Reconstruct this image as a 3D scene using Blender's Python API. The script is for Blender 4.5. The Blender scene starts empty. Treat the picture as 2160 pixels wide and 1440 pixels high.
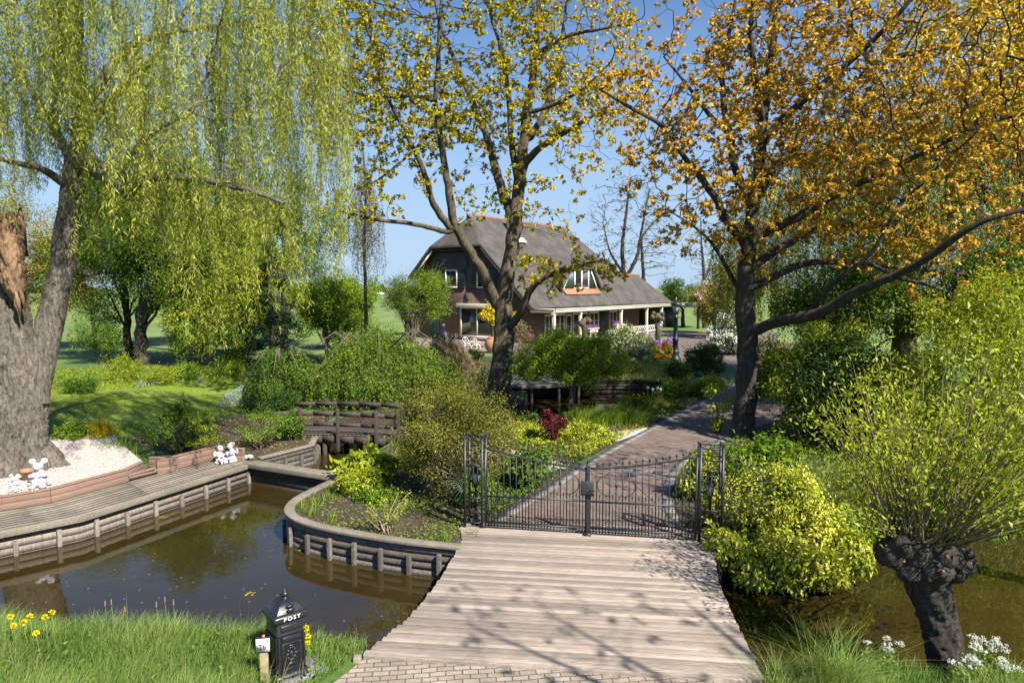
import bpy, math, random
import numpy as np
from mathutils import Vector, Matrix, geometry

# ------------------------------------------------------------------ camera, sky, sun, exposure
scene = bpy.context.scene
col = scene.collection
CAM_H, F, HORIZON = 5.0, 1440.0, 606.0            # photo is 2160 x 1440
PITCH = math.atan((720.0 - HORIZON) / F)
cam_d = bpy.data.cameras.new('camera'); cam = bpy.data.objects.new('camera', cam_d); col.objects.link(cam)
cam_d.lens = 24.0; cam_d.sensor_width = 36.0; cam_d.clip_end = 6000.0; cam_d.clip_start = 0.05
cam.location = (0, 0, CAM_H); cam.rotation_euler = (math.pi / 2 - PITCH, 0, 0)
scene.camera = cam
SUN_EL = math.radians(45); SUN_XY = (0.66, -0.751)
world = bpy.data.worlds.new('World'); scene.world = world; world.use_nodes = True
wn = world.node_tree.nodes; wl = world.node_tree.links
sky = wn.new('ShaderNodeTexSky'); sky.sky_type = 'NISHITA'; sky.sun_disc = False
sky.sun_elevation = SUN_EL; sky.sun_rotation = math.atan2(SUN_XY[0], SUN_XY[1])
sky.air_density = 1.0; sky.dust_density = 0.15; sky.ozone_density = 2.2
hs_ = wn.new('ShaderNodeHueSaturation'); hs_.inputs['Saturation'].default_value = 1.22; hs_.inputs['Value'].default_value = 1.18; wl.new(sky.outputs[0], hs_.inputs['Color']); tcw = wn.new('ShaderNodeTexCoord'); spw = wn.new('ShaderNodeSeparateXYZ'); wl.new(tcw.outputs['Generated'], spw.inputs[0]); mrw = wn.new('ShaderNodeMapRange'); mrw.inputs['From Min'].default_value = 0.0; mrw.inputs['From Max'].default_value = 0.5; mrw.inputs['To Min'].default_value = 0.9; mrw.inputs['To Max'].default_value = 0.0; mrw.interpolation_type = 'SMOOTHSTEP'; wl.new(spw.outputs[2], mrw.inputs[0])
mxw = wn.new('ShaderNodeMix'); mxw.data_type = 'RGBA'; wl.new(mrw.outputs[0], mxw.inputs[0]); mxm = wn.new('ShaderNodeMix'); mxm.data_type = 'RGBA'; mxm.blend_type = 'MULTIPLY'; mxm.inputs[0].default_value = 1.0; wl.new(hs_.outputs[0], mxm.inputs[6]); mxm.inputs[7].default_value = (.92, 1.05, 1.22, 1); wl.new(mxm.outputs[2], mxw.inputs[6]); mxw.inputs[7].default_value = (4.6, 6.3, 8.6, 1); wl.new(mxw.outputs[2], wn['Background'].inputs[0]); wn['Background'].inputs[1].default_value = 0.05
sun_d = bpy.data.lights.new('sun', 'SUN'); sun_d.energy = 5.0; sun_d.angle = math.radians(0.53); sun_d.color = (1.0, 0.93, 0.83)
sun = bpy.data.objects.new('sun', sun_d); col.objects.link(sun); sun.location = (20, -10, 30)
sdir = Vector((SUN_XY[0] * math.cos(SUN_EL), SUN_XY[1] * math.cos(SUN_EL), math.sin(SUN_EL)))
sun.rotation_euler = sdir.to_track_quat('Z', 'Y').to_euler()
scene.view_settings.view_transform = 'Standard'; scene.view_settings.look = 'None'
scene.view_settings.exposure = 1.08; scene.view_settings.gamma = 1.0; scene.view_settings.use_curve_mapping = False
cy = scene.cycles
cy.max_bounces = 5; cy.diffuse_bounces = 1; cy.glossy_bounces = 3; cy.transmission_bounces = 4; cy.transparent_max_bounces = 4
cy.caustics_reflective = False; cy.caustics_refractive = False
cy.use_denoising = True
cy.sample_clamp_indirect = 6.0

# ------------------------------------------------------------------ helpers
rng = np.random.default_rng(11)
R = random.Random(5)
SP, CP = math.sin(PITCH), math.cos(PITCH)

def ray(px, py):
    u = (px - 1080.0) / F; v = (720.0 - py) / F
    return np.array([u, CP + v * SP, -SP + v * CP])

def P(px, py, z=0.0):                 # photo pixel -> point on the plane z
    r = ray(px, py); t = (z - CAM_H) / r[2]
    return np.array([r[0] * t, r[1] * t, z])

def PD(px, py, d):                    # photo pixel -> point at distance d along Y
    r = ray(px, py); t = d / r[1]
    return np.array([r[0] * t, d, CAM_H + r[2] * t])

def G2(px, py):
    p = P(px, py); return (p[0], p[1])

def nrm(a):
    a = np.asarray(a, float)
    return a / np.maximum(np.linalg.norm(a, axis=-1, keepdims=True), 1e-9)

class MB:
    """collects shapes and links them as ONE mesh object"""
    def __init__(s):
        s.v = []; s.f = []; s.n = 0; s.var = []
    def add(s, verts, faces, var=0.5):
        verts = np.asarray(verts, float).reshape(-1, 3); o = s.n
        s.v.append(verts); s.n += len(verts)
        if isinstance(faces, np.ndarray):
            s.f.append(faces.astype(np.int64) + o); k = len(faces)
        else:
            k = len(faces)
            for f in faces: s.f.append(np.array([f], dtype=np.int64) + o)
        s.var.append(np.full(k, var, float) if np.isscalar(var) else np.asarray(var, float))
        return s
    def box(s, c, size, M=None, var=0.5):
        x, y, z = [k / 2.0 for k in size]
        v = np.array([[-x,-y,-z],[x,-y,-z],[x,y,-z],[-x,y,-z],[-x,-y,z],[x,-y,z],[x,y,z],[-x,y,z]])
        if M is not None:
            v = v @ np.array(M.to_3x3()).T
        v = v + np.asarray(c, float)
        return s.add(v, np.array([[3,2,1,0],[4,5,6,7],[0,1,5,4],[1,2,6,5],[2,3,7,6],[3,0,4,7]]), var)
    def beam(s, a, b, w, h, var=0.5, up=(0, 0, 1)):
        a = np.asarray(a, float); b = np.asarray(b, float); d = b - a; L = np.linalg.norm(d); d = d / L
        upv = np.asarray(up, float)
        sd = np.cross(d, upv)
        if np.linalg.norm(sd) < 1e-4: sd = np.cross(d, (1.0, 0, 0))
        sd = nrm(sd); u = np.cross(sd, d)
        v = []
        for p in (a, b):
            for (i, j) in ((-1,-1),(1,-1),(1,1),(-1,1)):
                v.append(p + sd * i * w / 2 + u * j * h / 2)
        return s.add(v, np.array([[0,1,2,3],[7,6,5,4],[0,4,5,1],[1,5,6,2],[2,6,7,3],[3,7,4,0]]), var)
    def tube(s, pts, rad, n=8, cap=True, var=0.5, wob=0.0, seed=0, fis=0.0):
        pts = np.asarray(pts, float); m = len(pts)
        rad = np.full(m, rad, float) if np.isscalar(rad) else np.asarray(rad, float)
        t = np.gradient(pts, axis=0); t = nrm(t)
        ref = np.array([0.0, 0, 1.0])
        if abs(t[0][2]) > 0.9: ref = np.array([1.0, 0, 0])
        a = nrm(np.cross(t[0], ref)); A = [a]
        for i in range(1, m):
            a = A[-1] - t[i] * np.dot(A[-1], t[i]); A.append(nrm(a))
        A = np.array(A); B = np.cross(t, A)
        th = np.linspace(0, 2 * math.pi, n, endpoint=False)
        rr = rad[:, None] * np.ones((1, n))
        if wob:
            k = np.arange(m)[:, None]
            rr = rr * (1 + wob * (0.6 * np.sin(th * 3 + seed + k * 0.23) + 0.5 * np.sin(th * 5 - seed * 2 + k * 0.31) + 0.45 * np.sin(th * 9 + k * 0.5 + seed) + 0.5 * np.sin(k * 0.9 + th * 2) * np.sin(k * 1.7 + seed)))
        if fis:
            k = np.arange(m)[:, None]; wv = th * 13 + 1.6 * np.sin(k * .11 + th * 2) + 1.1 * np.sin(k * .27 - th * 3 + seed)
            rr = rr * (1 - fis * (1 - np.abs(np.sin(wv))) ** 2 * (1 + .6 * np.sin(k * .19 + th * 5)) + fis * .25 * np.sin(k * 1.9 + 5 * np.sin(th * 4)))
        v = pts[:, None, :] + rr[:, :, None] * (np.cos(th)[None, :, None] * A[:, None, :] + np.sin(th)[None, :, None] * B[:, None, :])
        i = np.arange(m - 1)[:, None] * n; j = np.arange(n)[None, :]; j2 = (j + 1) % n
        q = np.stack([i + j, i + j2, i + n + j2, i + n + j], -1).reshape(-1, 4)
        s.add(v.reshape(-1, 3), q, var)
        if cap and n > 3:
            s.f.append(np.array([list(range(n))[::-1]], dtype=np.int64) + s.n - m * n)
            s.f.append(np.array([list(range(n))], dtype=np.int64) + s.n - n); s.var.append(np.full(2, var if np.isscalar(var) else 0.5))
        return s
    def lathe(s, c, prof, n=16, var=0.5, M=None):
        c = np.asarray(c, float); th = np.linspace(0, 2 * math.pi, n, endpoint=False)
        v = []
        for r, z in prof:
            ring = np.stack([r * np.cos(th), r * np.sin(th), np.full(n, z)], -1); v.append(ring)
        v = np.concatenate(v)
        if M is not None: v = v @ np.array(M.to_3x3()).T
        v = v + c; m = len(prof)
        i = np.arange(m - 1)[:, None] * n; j = np.arange(n)[None, :]; j2 = (j + 1) % n
        q = np.stack([i + j, i + j2, i + n + j2, i + n + j], -1).reshape(-1, 4)
        o = s.n; s.add(v, q, var)
        s.f.append(np.array([list(range(n))[::-1]]) + o); s.f.append(np.array([list(range(n))]) + o + (m - 1) * n); s.var.append(np.full(2, var))
        return s
    def prism(s, poly, z0, z1, var=0.5):
        poly = np.asarray(poly, float); n = len(poly)
        area = 0.5 * np.sum(poly[:, 0] * np.roll(poly[:, 1], -1) - poly[:, 1] * np.roll(poly[:, 0], -1))
        if area < 0: poly = poly[::-1]
        lo = np.c_[poly, np.full(n, z0)]; hi = np.c_[poly, np.full(n, z1)]
        F_ = [list(range(n))[::-1], [n + i for i in range(n)]] + [[i, (i + 1) % n, n + (i + 1) % n, n + i] for i in range(n)]
        return s.add(np.r_[lo, hi], F_, var)
    def sheet(s, poly, z, var=0.5):
        poly = np.asarray(poly, float); n = len(poly)
        area = 0.5 * np.sum(poly[:, 0] * np.roll(poly[:, 1], -1) - poly[:, 1] * np.roll(poly[:, 0], -1))
        if area < 0: poly = poly[::-1]
        tris = geometry.tessellate_polygon([[Vector((p[0], p[1], 0)) for p in poly]])
        fs = []
        for t in tris:
            a, b, c = [poly[i] for i in t]
            cr = (b[0]-a[0])*(c[1]-a[1]) - (b[1]-a[1])*(c[0]-a[0])
            fs.append(list(t) if cr > 0 else list(t)[::-1])
        return s.add(np.c_[poly, np.full(n, z)], fs, var)
    def ball(s, c, r, n=12, m=8, var=0.5, M=None):
        r = np.array([r, r, r], float) if np.isscalar(r) else np.asarray(r, float)
        prof = [(max(1e-3, math.sin(math.pi * k / m)), -math.cos(math.pi * k / m)) for k in range(m + 1)]
        th = np.linspace(0, 2 * math.pi, n, endpoint=False); v = []
        for rr, z in prof: v.append(np.stack([rr * np.cos(th), rr * np.sin(th), np.full(n, z)], -1))
        v = np.concatenate(v) * r
        if M is not None: v = v @ np.array(M.to_3x3()).T
        v = v + np.asarray(c, float)
        i = np.arange(m)[:, None] * n; j = np.arange(n)[None, :]; j2 = (j + 1) % n
        return s.add(v, np.stack([i + j, i + j2, i + n + j2, i + n + j], -1).reshape(-1, 4), var)
    def leaves(s, p, d, n, L, W, var, droop=0.15, fold=0.2, mid=0.45):
        p = np.asarray(p, float); N = len(p)
        if N == 0: return s
        d = nrm(d); sd = nrm(np.cross(d, n)); n2 = np.cross(sd, d)
        L = np.broadcast_to(np.asarray(L, float).reshape(-1, 1), (N, 1)); W = np.broadcast_to(np.asarray(W, float).reshape(-1, 1), (N, 1))
        v1 = p + d * L * mid + sd * W * .5 + n2 * W * fold
        v3 = p + d * L * mid - sd * W * .5 + n2 * W * fold
        v2 = p + d * L - n2 * L * droop
        v = np.stack([p, v1, v2, v3], 1).reshape(-1, 3)
        q = np.arange(N * 4).reshape(N, 4)
        return s.add(v, q, np.broadcast_to(np.asarray(var, float), (N,)))
    def build(s, name, mat, parent=None, smooth=False, bevel=0.0, origin=None, M=None):
        me = bpy.data.meshes.new(name)
        V = np.concatenate(s.v) if s.v else np.zeros((0, 3))
        if M is not None: V = V @ np.array(M.to_3x3()).T + np.array(M.translation)
        if origin is not None: V = V - np.asarray(origin, float)
        loops = np.concatenate([f.reshape(-1) for f in s.f]); tot = np.concatenate([np.full(len(f), f.shape[1]) for f in s.f])
        start = np.concatenate([[0], np.cumsum(tot)[:-1]])
        me.vertices.add(len(V)); me.vertices.foreach_set('co', V.astype(np.float32).reshape(-1))
        me.loops.add(len(loops)); me.loops.foreach_set('vertex_index', loops.astype(np.int32))
        me.polygons.add(len(tot)); me.polygons.foreach_set('loop_start', start.astype(np.int32)); me.polygons.foreach_set('loop_total', tot.astype(np.int32))
        if smooth: me.polygons.foreach_set('use_smooth', np.ones(len(tot), dtype=bool))
        a = me.attributes.new('var', 'FLOAT', 'FACE'); a.data.foreach_set('value', np.concatenate(s.var).astype(np.float32))
        me.update(calc_edges=True); me.validate()
        me.materials.append(mat)
        o = bpy.data.objects.new(name, me); col.objects.link(o)
        if origin is not None: o.location = Vector(origin)
        if parent is not None:
            o.parent = parent
            if origin is None and parent.get('_abs'):
                o.matrix_parent_inverse = Matrix.LocRotScale(parent.location, parent.rotation_euler, None).inverted()
        if bevel:
            b = o.modifiers.new('bevel', 'BEVEL'); b.width = bevel; b.segments = 2; b.limit_method = 'ANGLE'
        return o

def tag(o, label=None, cat=None, group=None, kind=None):
    if label: o['label'] = label
    if cat: o['category'] = cat
    if group: o['group'] = group
    if kind: o['kind'] = kind
    return o

def thing(name, loc, label, cat, group=None, rz=0.0):
    """an Empty at the thing's base; parts given in world coordinates are parented to it"""
    o = bpy.data.objects.new(name, None); col.objects.link(o); o.empty_display_size = 0.2
    o.location = Vector([float(k) for k in loc]); o.rotation_euler = (0, 0, rz); o['_abs'] = 1
    return tag(o, label, cat, group)

def local(name, loc, label, cat, group=None, rz=0.0):
    """same, but its parts are built in its own coordinates"""
    o = thing(name, loc, label, cat, group, rz); del o['_abs']; return o

def children(o): return [c for c in bpy.data.objects if c.parent == o]

def copy_tree(o, parent=None):
    c = o.copy(); col.objects.link(c)
    if parent is not None: c.parent = parent
    for ch in children(o): copy_tree(ch, c)
    return c

def rot(ax, ang): return Matrix.Rotation(ang, 3, ax)

# ------------------------------------------------------------------ materials (all procedural)
MATS = {}
def newmat(name):
    m = bpy.data.materials.new(name); m.use_nodes = True
    MATS[name] = m
    return m, m.node_tree.nodes, m.node_tree.links, m.node_tree.nodes['Principled BSDF']

def ramp(N, stops):
    r = N.new('ShaderNodeValToRGB'); e = r.color_ramp.elements
    while len(e) < len(stops): e.new(0.5)
    for k, (pos, c) in enumerate(stops):
        e[k].position = pos; e[k].color = (c[0], c[1], c[2], 1)
    return r

def coords(N, L, scale=(1, 1, 1), rotz=0.0, src='Object'):
    tc = N.new('ShaderNodeTexCoord'); mp = N.new('ShaderNodeMapping')
    mp.inputs['Scale'].default_value = scale; mp.inputs['Rotation'].default_value = (0, 0, rotz)
    L.new(tc.outputs[src], mp.inputs[0]); return mp.outputs[0]

def noise(N, L, vec, scale, detail=5, rough=0.6, dist=0.0):
    n = N.new('ShaderNodeTexNoise'); n.inputs['Scale'].default_value = scale; n.inputs['Detail'].default_value = detail
    n.inputs['Roughness'].default_value = rough; n.inputs['Distortion'].default_value = dist
    L.new(vec, n.inputs['Vector']); return n.outputs[0]

def mixc(N, L, fac, a, b, mode='MIX'):
    m = N.new('ShaderNodeMix'); m.data_type = 'RGBA'; m.blend_type = mode
    for sock, val in ((m.inputs[0], fac), (m.inputs[6], a), (m.inputs[7], b)):
        if hasattr(val, 'links') or isinstance(val, bpy.types.NodeSocket): L.new(val, sock)
        elif isinstance(val, (tuple, list)): sock.default_value = (val[0], val[1], val[2], 1)
        else: sock.default_value = val
    return m.outputs[2]

def attr(N, name='var'):
    a = N.new('ShaderNodeAttribute'); a.attribute_name = name; return a.outputs['Fac']

def mk(name, stops, scale=8, rough=0.8, bump=0.3, bscale=None, stretch=(1, 1, 1), var=0.0, big=0.0, bigscale=0.7, metal=0.0, detail=6, dist=0.0, bdist=0.02, spec=0.5):
    m, N, L, b = newmat(name)
    v = coords(N, L, stretch)
    f = noise(N, L, v, scale, detail, 0.65, dist)
    c = ramp(N, stops); L.new(f, c.inputs[0]); out = c.outputs[0]
    if var:
        mp = N.new('ShaderNodeMapRange'); mp.inputs['To Min'].default_value = 1 - var; mp.inputs['To Max'].default_value = 1 + var
        L.new(attr(N), mp.inputs[0])
        cmb = N.new('ShaderNodeCombineColor'); [L.new(mp.outputs[0], cmb.inputs[k]) for k in range(3)]
        out = mixc(N, L, 1.0, out, cmb.outputs[0], 'MULTIPLY')
    if big:
        g = noise(N, L, coords(N, L), bigscale, 4, 0.6)
        mp = N.new('ShaderNodeMapRange'); mp.inputs['From Min'].default_value = .3; mp.inputs['From Max'].default_value = .7
        mp.inputs['To Min'].default_value = 1 - big; mp.inputs['To Max'].default_value = 1 + big; L.new(g, mp.inputs[0])
        cmb = N.new('ShaderNodeCombineColor'); [L.new(mp.outputs[0], cmb.inputs[k]) for k in range(3)]
        out = mixc(N, L, 1.0, out, cmb.outputs[0], 'MULTIPLY')
    L.new(out, b.inputs['Base Color']); b.inputs['Roughness'].default_value = rough; b.inputs['Metallic'].default_value = metal
    b.inputs['Specular IOR Level'].default_value = spec
    if bump:
        h = noise(N, L, v, bscale or scale * 1.6, 8, 0.7, dist)
        bp = N.new('ShaderNodeBump'); bp.inputs['Strength'].default_value = bump; bp.inputs['Distance'].default_value = bdist
        L.new(h, bp.inputs['Height']); L.new(bp.outputs[0], b.inputs['Normal'])
    return m

def leafmat(name, stops, trans=0.45, rough=0.45, tint=(1.25, 1.2, 0.6)):
    m, N, L, b = newmat(name)
    c = ramp(N, stops); L.new(attr(N), c.inputs[0])
    L.new(c.outputs[0], b.inputs['Base Color']); b.inputs['Roughness'].default_value = rough
    b.inputs['Specular IOR Level'].default_value = 0.22
    t = N.new('ShaderNodeBsdfTranslucent'); tc = mixc(N, L, 1.0, c.outputs[0], tint, 'MULTIPLY'); L.new(tc, t.inputs[0])
    mx = N.new('ShaderNodeMixShader'); mx.inputs[0].default_value = trans
    L.new(b.outputs[0], mx.inputs[1]); L.new(t.outputs[0], mx.inputs[2])
    L.new(mx.outputs[0], N['Material Output'].inputs[0])
    return m

def plain(name, c, rough=0.5, metal=0.0, bump=0.0, scale=30, vary=0.12):
    a = [max(0, k * (1 - vary)) for k in c]; e = [min(1, k * (1 + vary)) for k in c]
    return mk(name, [(0.3, a), (0.7, e)], scale=scale, rough=rough, bump=bump, metal=metal)

WOODGREY = mk('weathered_planks', [(0.25, (.16, .126, .098)), (.5, (.285, .235, .19)), (.75, (.38, .325, .27))], scale=3.0, stretch=(1.2, 14, 14), rough=.85, bump=.35, var=.34, big=.14, bigscale=.9, bdist=.01)
DARKWOOD = mk('dark_timber', [(0.3, (.022, .018, .014)), (.7, (.065, .052, .04))], scale=4, stretch=(2, 2, 9), rough=.85, bump=.3, var=.3)
QUAYWOOD = mk('old_quay_boards', [(0.25, (.11, .095, .07)), (.5, (.195, .17, .13)), (.75, (.28, .245, .19))], scale=3.0, stretch=(2, 9, 9), rough=.85, bump=.3, var=.18, big=.18, bigscale=1.1)
PILEWOOD = mk('silvered_pile_wood', [(0.25, (.10, .082, .066)), (.5, (.2, .172, .145)), (.75, (.30, .265, .225))], scale=5, stretch=(6, 6, 1.2), rough=.9, bump=.5, var=.25)
COMPOSITE = mk('brown_composite_board', [(0.3, (.19, .118, .085)), (.7, (.27, .175, .13))], scale=4, stretch=(1, 1, 9), rough=.7, bump=.12, var=.12)
DARKPILE = mk('dark_silvered_wood', [(0.25, (.055, .047, .04)), (.5, (.11, .098, .085)), (.75, (.2, .18, .155))], scale=5, stretch=(3, 3, 3), rough=.9, bump=.5, var=.25)
BRIDGEWOOD = mk('shaded_brown_timber', [(0.3, (.032, .025, .019)), (.7, (.082, .064, .05))], scale=4, stretch=(3, 3, 8), rough=.85, bump=.3, var=.25)  # brown timber colour lowered to stand in for shade over the footbridge
IRON = mk('black_iron', [(0.3, (.012, .013, .016)), (.7, (.03, .032, .038))], scale=25, rough=.42, bump=.08, metal=.0)
CASTIRON = mk('black_cast_iron', [(0.3, (.010, .011, .014)), (.7, (.022, .024, .03))], scale=40, rough=.33, bump=.15, bdist=.004)
BARK_OAK = mk('oak_bark', [(0.3, (.026, .020, .013)), (.5, (.085, .07, .042)), (.74, (.20, .17, .105))], scale=9, stretch=(1.6, 1.6, .5), rough=.95, bump=.9, bdist=.06, big=.25, bigscale=1.5)
BARK_DARK = mk('dark_oak_bark', [(0.3, (.016, .013, .010)), (.5, (.048, .039, .028)), (.76, (.12, .10, .072))], scale=9, stretch=(1.6, 1.6, .5), rough=.95, bump=.9, bdist=.06, big=.25, bigscale=1.5)
BARK_WILLOW = mk('grey_willow_bark', [(0.32, (.035, .028, .021)), (.47, (.15, .128, .10)), (.72, (.30, .268, .22))], scale=6.5, stretch=(2.4, 2.4, .8), dist=.6, rough=.95, bump=1.0, bdist=.09, big=.15, bigscale=1.2)
BARK_POLLARD = mk('black_pollard_bark', [(0.3, (.015, .013, .011)), (.6, (.06, .05, .04)), (.8, (.17, .14, .11))], scale=6, stretch=(2.2, 2.2, .6), rough=.95, bump=1.0, bdist=.06)
BARK_PLAIN = mk('brown_bark', [(0.3, (.05, .04, .028)), (.7, (.16, .13, .095))], scale=9, stretch=(2, 2, .5), rough=.95, bump=.6)
TORN = mk('torn_orange_wood', [(0.3, (.12, .07, .035)), (.5, (.28, .17, .09)), (.75, (.42, .29, .17))], scale=6, stretch=(4, 4, .5), rough=.85, bump=.9, bdist=.06)
SOIL = mk('dark_garden_soil', [(0.3, (.025, .017, .010)), (.55, (.06, .042, .026)), (.8, (.13, .10, .065))], scale=9, rough=.95, bump=.9, bdist=.04, big=.35)
GRAVEL = mk('pale_gravel', [(0.3, (.30, .25, .21)), (.5, (.55, .48, .42)), (.7, (.72, .66, .60))], scale=38, rough=.9, bump=.8, bdist=.03, big=.08)
LAWN = mk('lawn_turf', [(0.3, (.09, .15, .012)), (.5, (.155, .225, .018)), (.75, (.21, .28, .028))], scale=14, rough=.9, bump=.5, bdist=.03, big=.22, bigscale=.5)
FIELD = mk('meadow_turf', [(0.3, (.07, .15, .025)), (.5, (.11, .22, .035)), (.75, (.16, .27, .05))], scale=.9, rough=.95, bump=.2, big=.18, bigscale=.05)
STONE = mk('grey_kerb_stone', [(0.3, (.12, .115, .11)), (.7, (.21, .205, .195))], scale=12, rough=.85, bump=.25, var=.15)
THATCH = mk('grey_thatch', [(0.3, (.028, .025, .022)), (.5, (.075, .066, .058)), (.75, (.165, .148, .128))], scale=13, stretch=(1, 1, 1), rough=.95, bump=.8, bdist=.08, big=.38, bigscale=.8)
TERRA = mk('terracotta_tile', [(0.3, (.30, .13, .07)), (.7, (.44, .22, .13))], scale=10, rough=.8, bump=.3)
RIDGE = mk('old_ridge_tile', [(0.3, (.17, .085, .055)), (.7, (.28, .15, .10))], scale=10, rough=.85, bump=.3)
CREAM = plain('cream_paint', (.66, .61, .50), .5)
WHITE = plain('white_paint', (.80, .79, .76), .5)
WHITESTONE = mk('white_painted_stone', [(0.3, (.42, .42, .42)), (.7, (.62, .62, .61))], scale=14, rough=.7, bump=.3)
GREENPAINT = plain('dark_green_shutter_paint', (.008, .028, .026), .45)
DARKGREEN = plain('green_boarding_paint', (.012, .06, .045), .5)
def glassmat():
    m, N, L, b = newmat('dark_window_glass')
    b.inputs['Base Color'].default_value = (.012, .014, .015, 1); b.inputs['Roughness'].default_value = .04
    b.inputs['Specular IOR Level'].default_value = .7
    f = noise(N, L, coords(N, L), .6, 2); bp = N.new('ShaderNodeBump'); bp.inputs['Strength'].default_value = .04; L.new(f, bp.inputs['Height']); L.new(bp.outputs[0], b.inputs['Normal'])
    return m
GLASS = glassmat()
def lampglass():
    m, N, L, b = newmat('frosted_lamp_glass')
    f = noise(N, L, coords(N, L), 6, 3); c = ramp(N, [(.3, (.55, .58, .6)), (.7, (.72, .75, .77))]); L.new(f, c.inputs[0]); L.new(c.outputs[0], b.inputs['Base Color'])
    b.inputs['Roughness'].default_value = .15; b.inputs['Transmission Weight'].default_value = .35
    return m
LAMPGLASS = lampglass()
LAMPGREEN = plain('dark_green_lamp_paint', (.018, .032, .034), .4)
NAVY = plain('dark_blue_paint', (.012, .02, .06), .4)
BLACKINK = plain('black_lettering', (.012, .014, .02), .5)
WHITEINK = plain('white_lettering', (.82, .82, .78), .5)
LICHEN = mk('lichened_concrete', [(0.3, (.13, .115, .08)), (.5, (.28, .25, .15)), (.7, (.45, .36, .10))], scale=16, rough=.95, bump=.5)
FLINT = plain('dark_slate_paint', (.03, .032, .036), .6)

def brickmat(name, c1, c2, mortar, scale, vertical=False, rotz=0.0, bw=.5, rh=.25, msize=.012, bump=.4):
    m, N, L, b = newmat(name)
    if vertical:
        tc = N.new('ShaderNodeTexCoord'); sp = N.new('ShaderNodeSeparateXYZ'); L.new(tc.outputs['Object'], sp.inputs[0])
        ad = N.new('ShaderNodeMath'); L.new(sp.outputs[0], ad.inputs[0]); L.new(sp.outputs[1], ad.inputs[1])
        cb = N.new('ShaderNodeCombineXYZ'); L.new(ad.outputs[0], cb.inputs[0]); L.new(sp.outputs[2], cb.inputs[1]); v = cb.outputs[0]
    else:
        v = coords(N, L, (1, 1, 1), rotz)
        nd = N.new('ShaderNodeTexNoise'); nd.inputs['Scale'].default_value = 2.0; L.new(v, nd.inputs['Vector'])
        vm = N.new('ShaderNodeVectorMath'); vm.operation = 'MULTIPLY_ADD'; L.new(nd.outputs[1], vm.inputs[0]); vm.inputs[1].default_value = (.05, .05, 0); L.new(v, vm.inputs[2]); v = vm.outputs[0]
    br = N.new('ShaderNodeTexBrick'); L.new(v, br.inputs['Vector'])
    br.inputs['Color1'].default_value = (*c1, 1); br.inputs['Color2'].default_value = (*c2, 1); br.inputs['Mortar'].default_value = (*mortar, 1)
    br.inputs['Scale'].default_value = scale; br.inputs['Mortar Size'].default_value = msize; br.inputs['Brick Width'].default_value = bw; br.inputs['Row Height'].default_value = rh
    br.inputs['Bias'].default_value = 0.0
    f = noise(N, L, v, 1.3, 5); r = ramp(N, [(.3, (.72, .72, .72)), (.7, (1.2, 1.18, 1.15))]); L.new(f, r.inputs[0])
    f2 = noise(N, L, v, 40, 4); r2 = ramp(N, [(.25, (.72, .72, .72)), (.75, (1.2, 1.2, 1.2))]); L.new(f2, r2.inputs[0])
    c = mixc(N, L, 1.0, br.outputs[0], r.outputs[0], 'MULTIPLY'); c = mixc(N, L, 1.0, c, r2.outputs[0], 'MULTIPLY')
    L.new(c, b.inputs['Base Color']); b.inputs['Roughness'].default_value = .9
    mh = mixc(N, L, .35, br.outputs['Fac'], f2)
    bp = N.new('ShaderNodeBump'); bp.invert = True; bp.inputs['Strength'].default_value = bump; bp.inputs['Distance'].default_value = .02; L.new(br.outputs['Fac'], bp.inputs['Height']); L.new(bp.outputs[0], b.inputs['Normal'])
    return m
DRIVEBRICK = brickmat('pink_brown_clinkers', (.135, .10, .082), (.205, .155, .13), (.085, .068, .055), 1.0, rotz=math.radians(42), bw=.21, rh=.105, msize=.008)
PAVER = brickmat('beige_road_pavers', (.27, .225, .175), (.36, .31, .25), (.10, .085, .06), 1.0, rotz=math.radians(-7), bw=.21, rh=.105, msize=.009)
HOUSEBRICK = brickmat('brown_house_brick', (.12, .06, .042), (.18, .092, .066), (.15, .12, .10), 1.0, vertical=True, bw=.22, rh=.075, msize=.01, bump=.2)

def watermat():
    m, N, L, b = newmat('brown_canal_water')
    v = coords(N, L)
    f = noise(N, L, v, .5, 3); c = ramp(N, [(.3, (.022, .016, .004)), (.7, (.036, .026, .007))]); L.new(f, c.inputs[0]); L.new(c.outputs[0], b.inputs['Base Color'])
    b.inputs['Roughness'].default_value = .025; b.inputs['IOR'].default_value = 1.45; b.inputs['Specular IOR Level'].default_value = .6
    h = noise(N, L, coords(N, L, (1, 1, 1)), 3.2, 2, .5); bp = N.new('ShaderNodeBump'); bp.inputs['Strength'].default_value = .05; bp.inputs['Distance'].default_value = .05
    L.new(h, bp.inputs['Height']); L.new(bp.outputs[0], b.inputs['Normal'])
    return m
WATER = watermat()

LF = {}
def lf(name, *stops, **k):
    if 'bloom' not in name and name not in ('petal', 'purple', 'bluegrey', 'gold', 'amber', 'red', 'tan', 'oakorange'): stops = [tuple(min(.8, v * g) for v, g in zip(c, (1.12, 1.12, .8))) for c in stops]
    k['trans'] = k.get('trans', .4) * .62
    n = len(stops); LF[name] = leafmat(name + '_leaf', [(i / max(1, n - 1), c) for i, c in enumerate(stops)], **k)
lf('willow', (.07, .10, .014), (.19, .23, .03), (.33, .36, .06), (.50, .48, .12), trans=.5)
lf('oakyellow', (.22, .21, .016), (.41, .36, .02), (.53, .43, .028), (.55, .35, .065), trans=.5)
lf('oakorange', (.36, .235, .035), (.55, .32, .045), (.67, .44, .06), (.72, .57, .05), trans=.5)
lf('lime', (.15, .20, .02), (.27, .33, .03), (.42, .45, .06), trans=.5)
lf('fresh', (.07, .13, .012), (.13, .22, .022), (.22, .31, .035), trans=.5)
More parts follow.
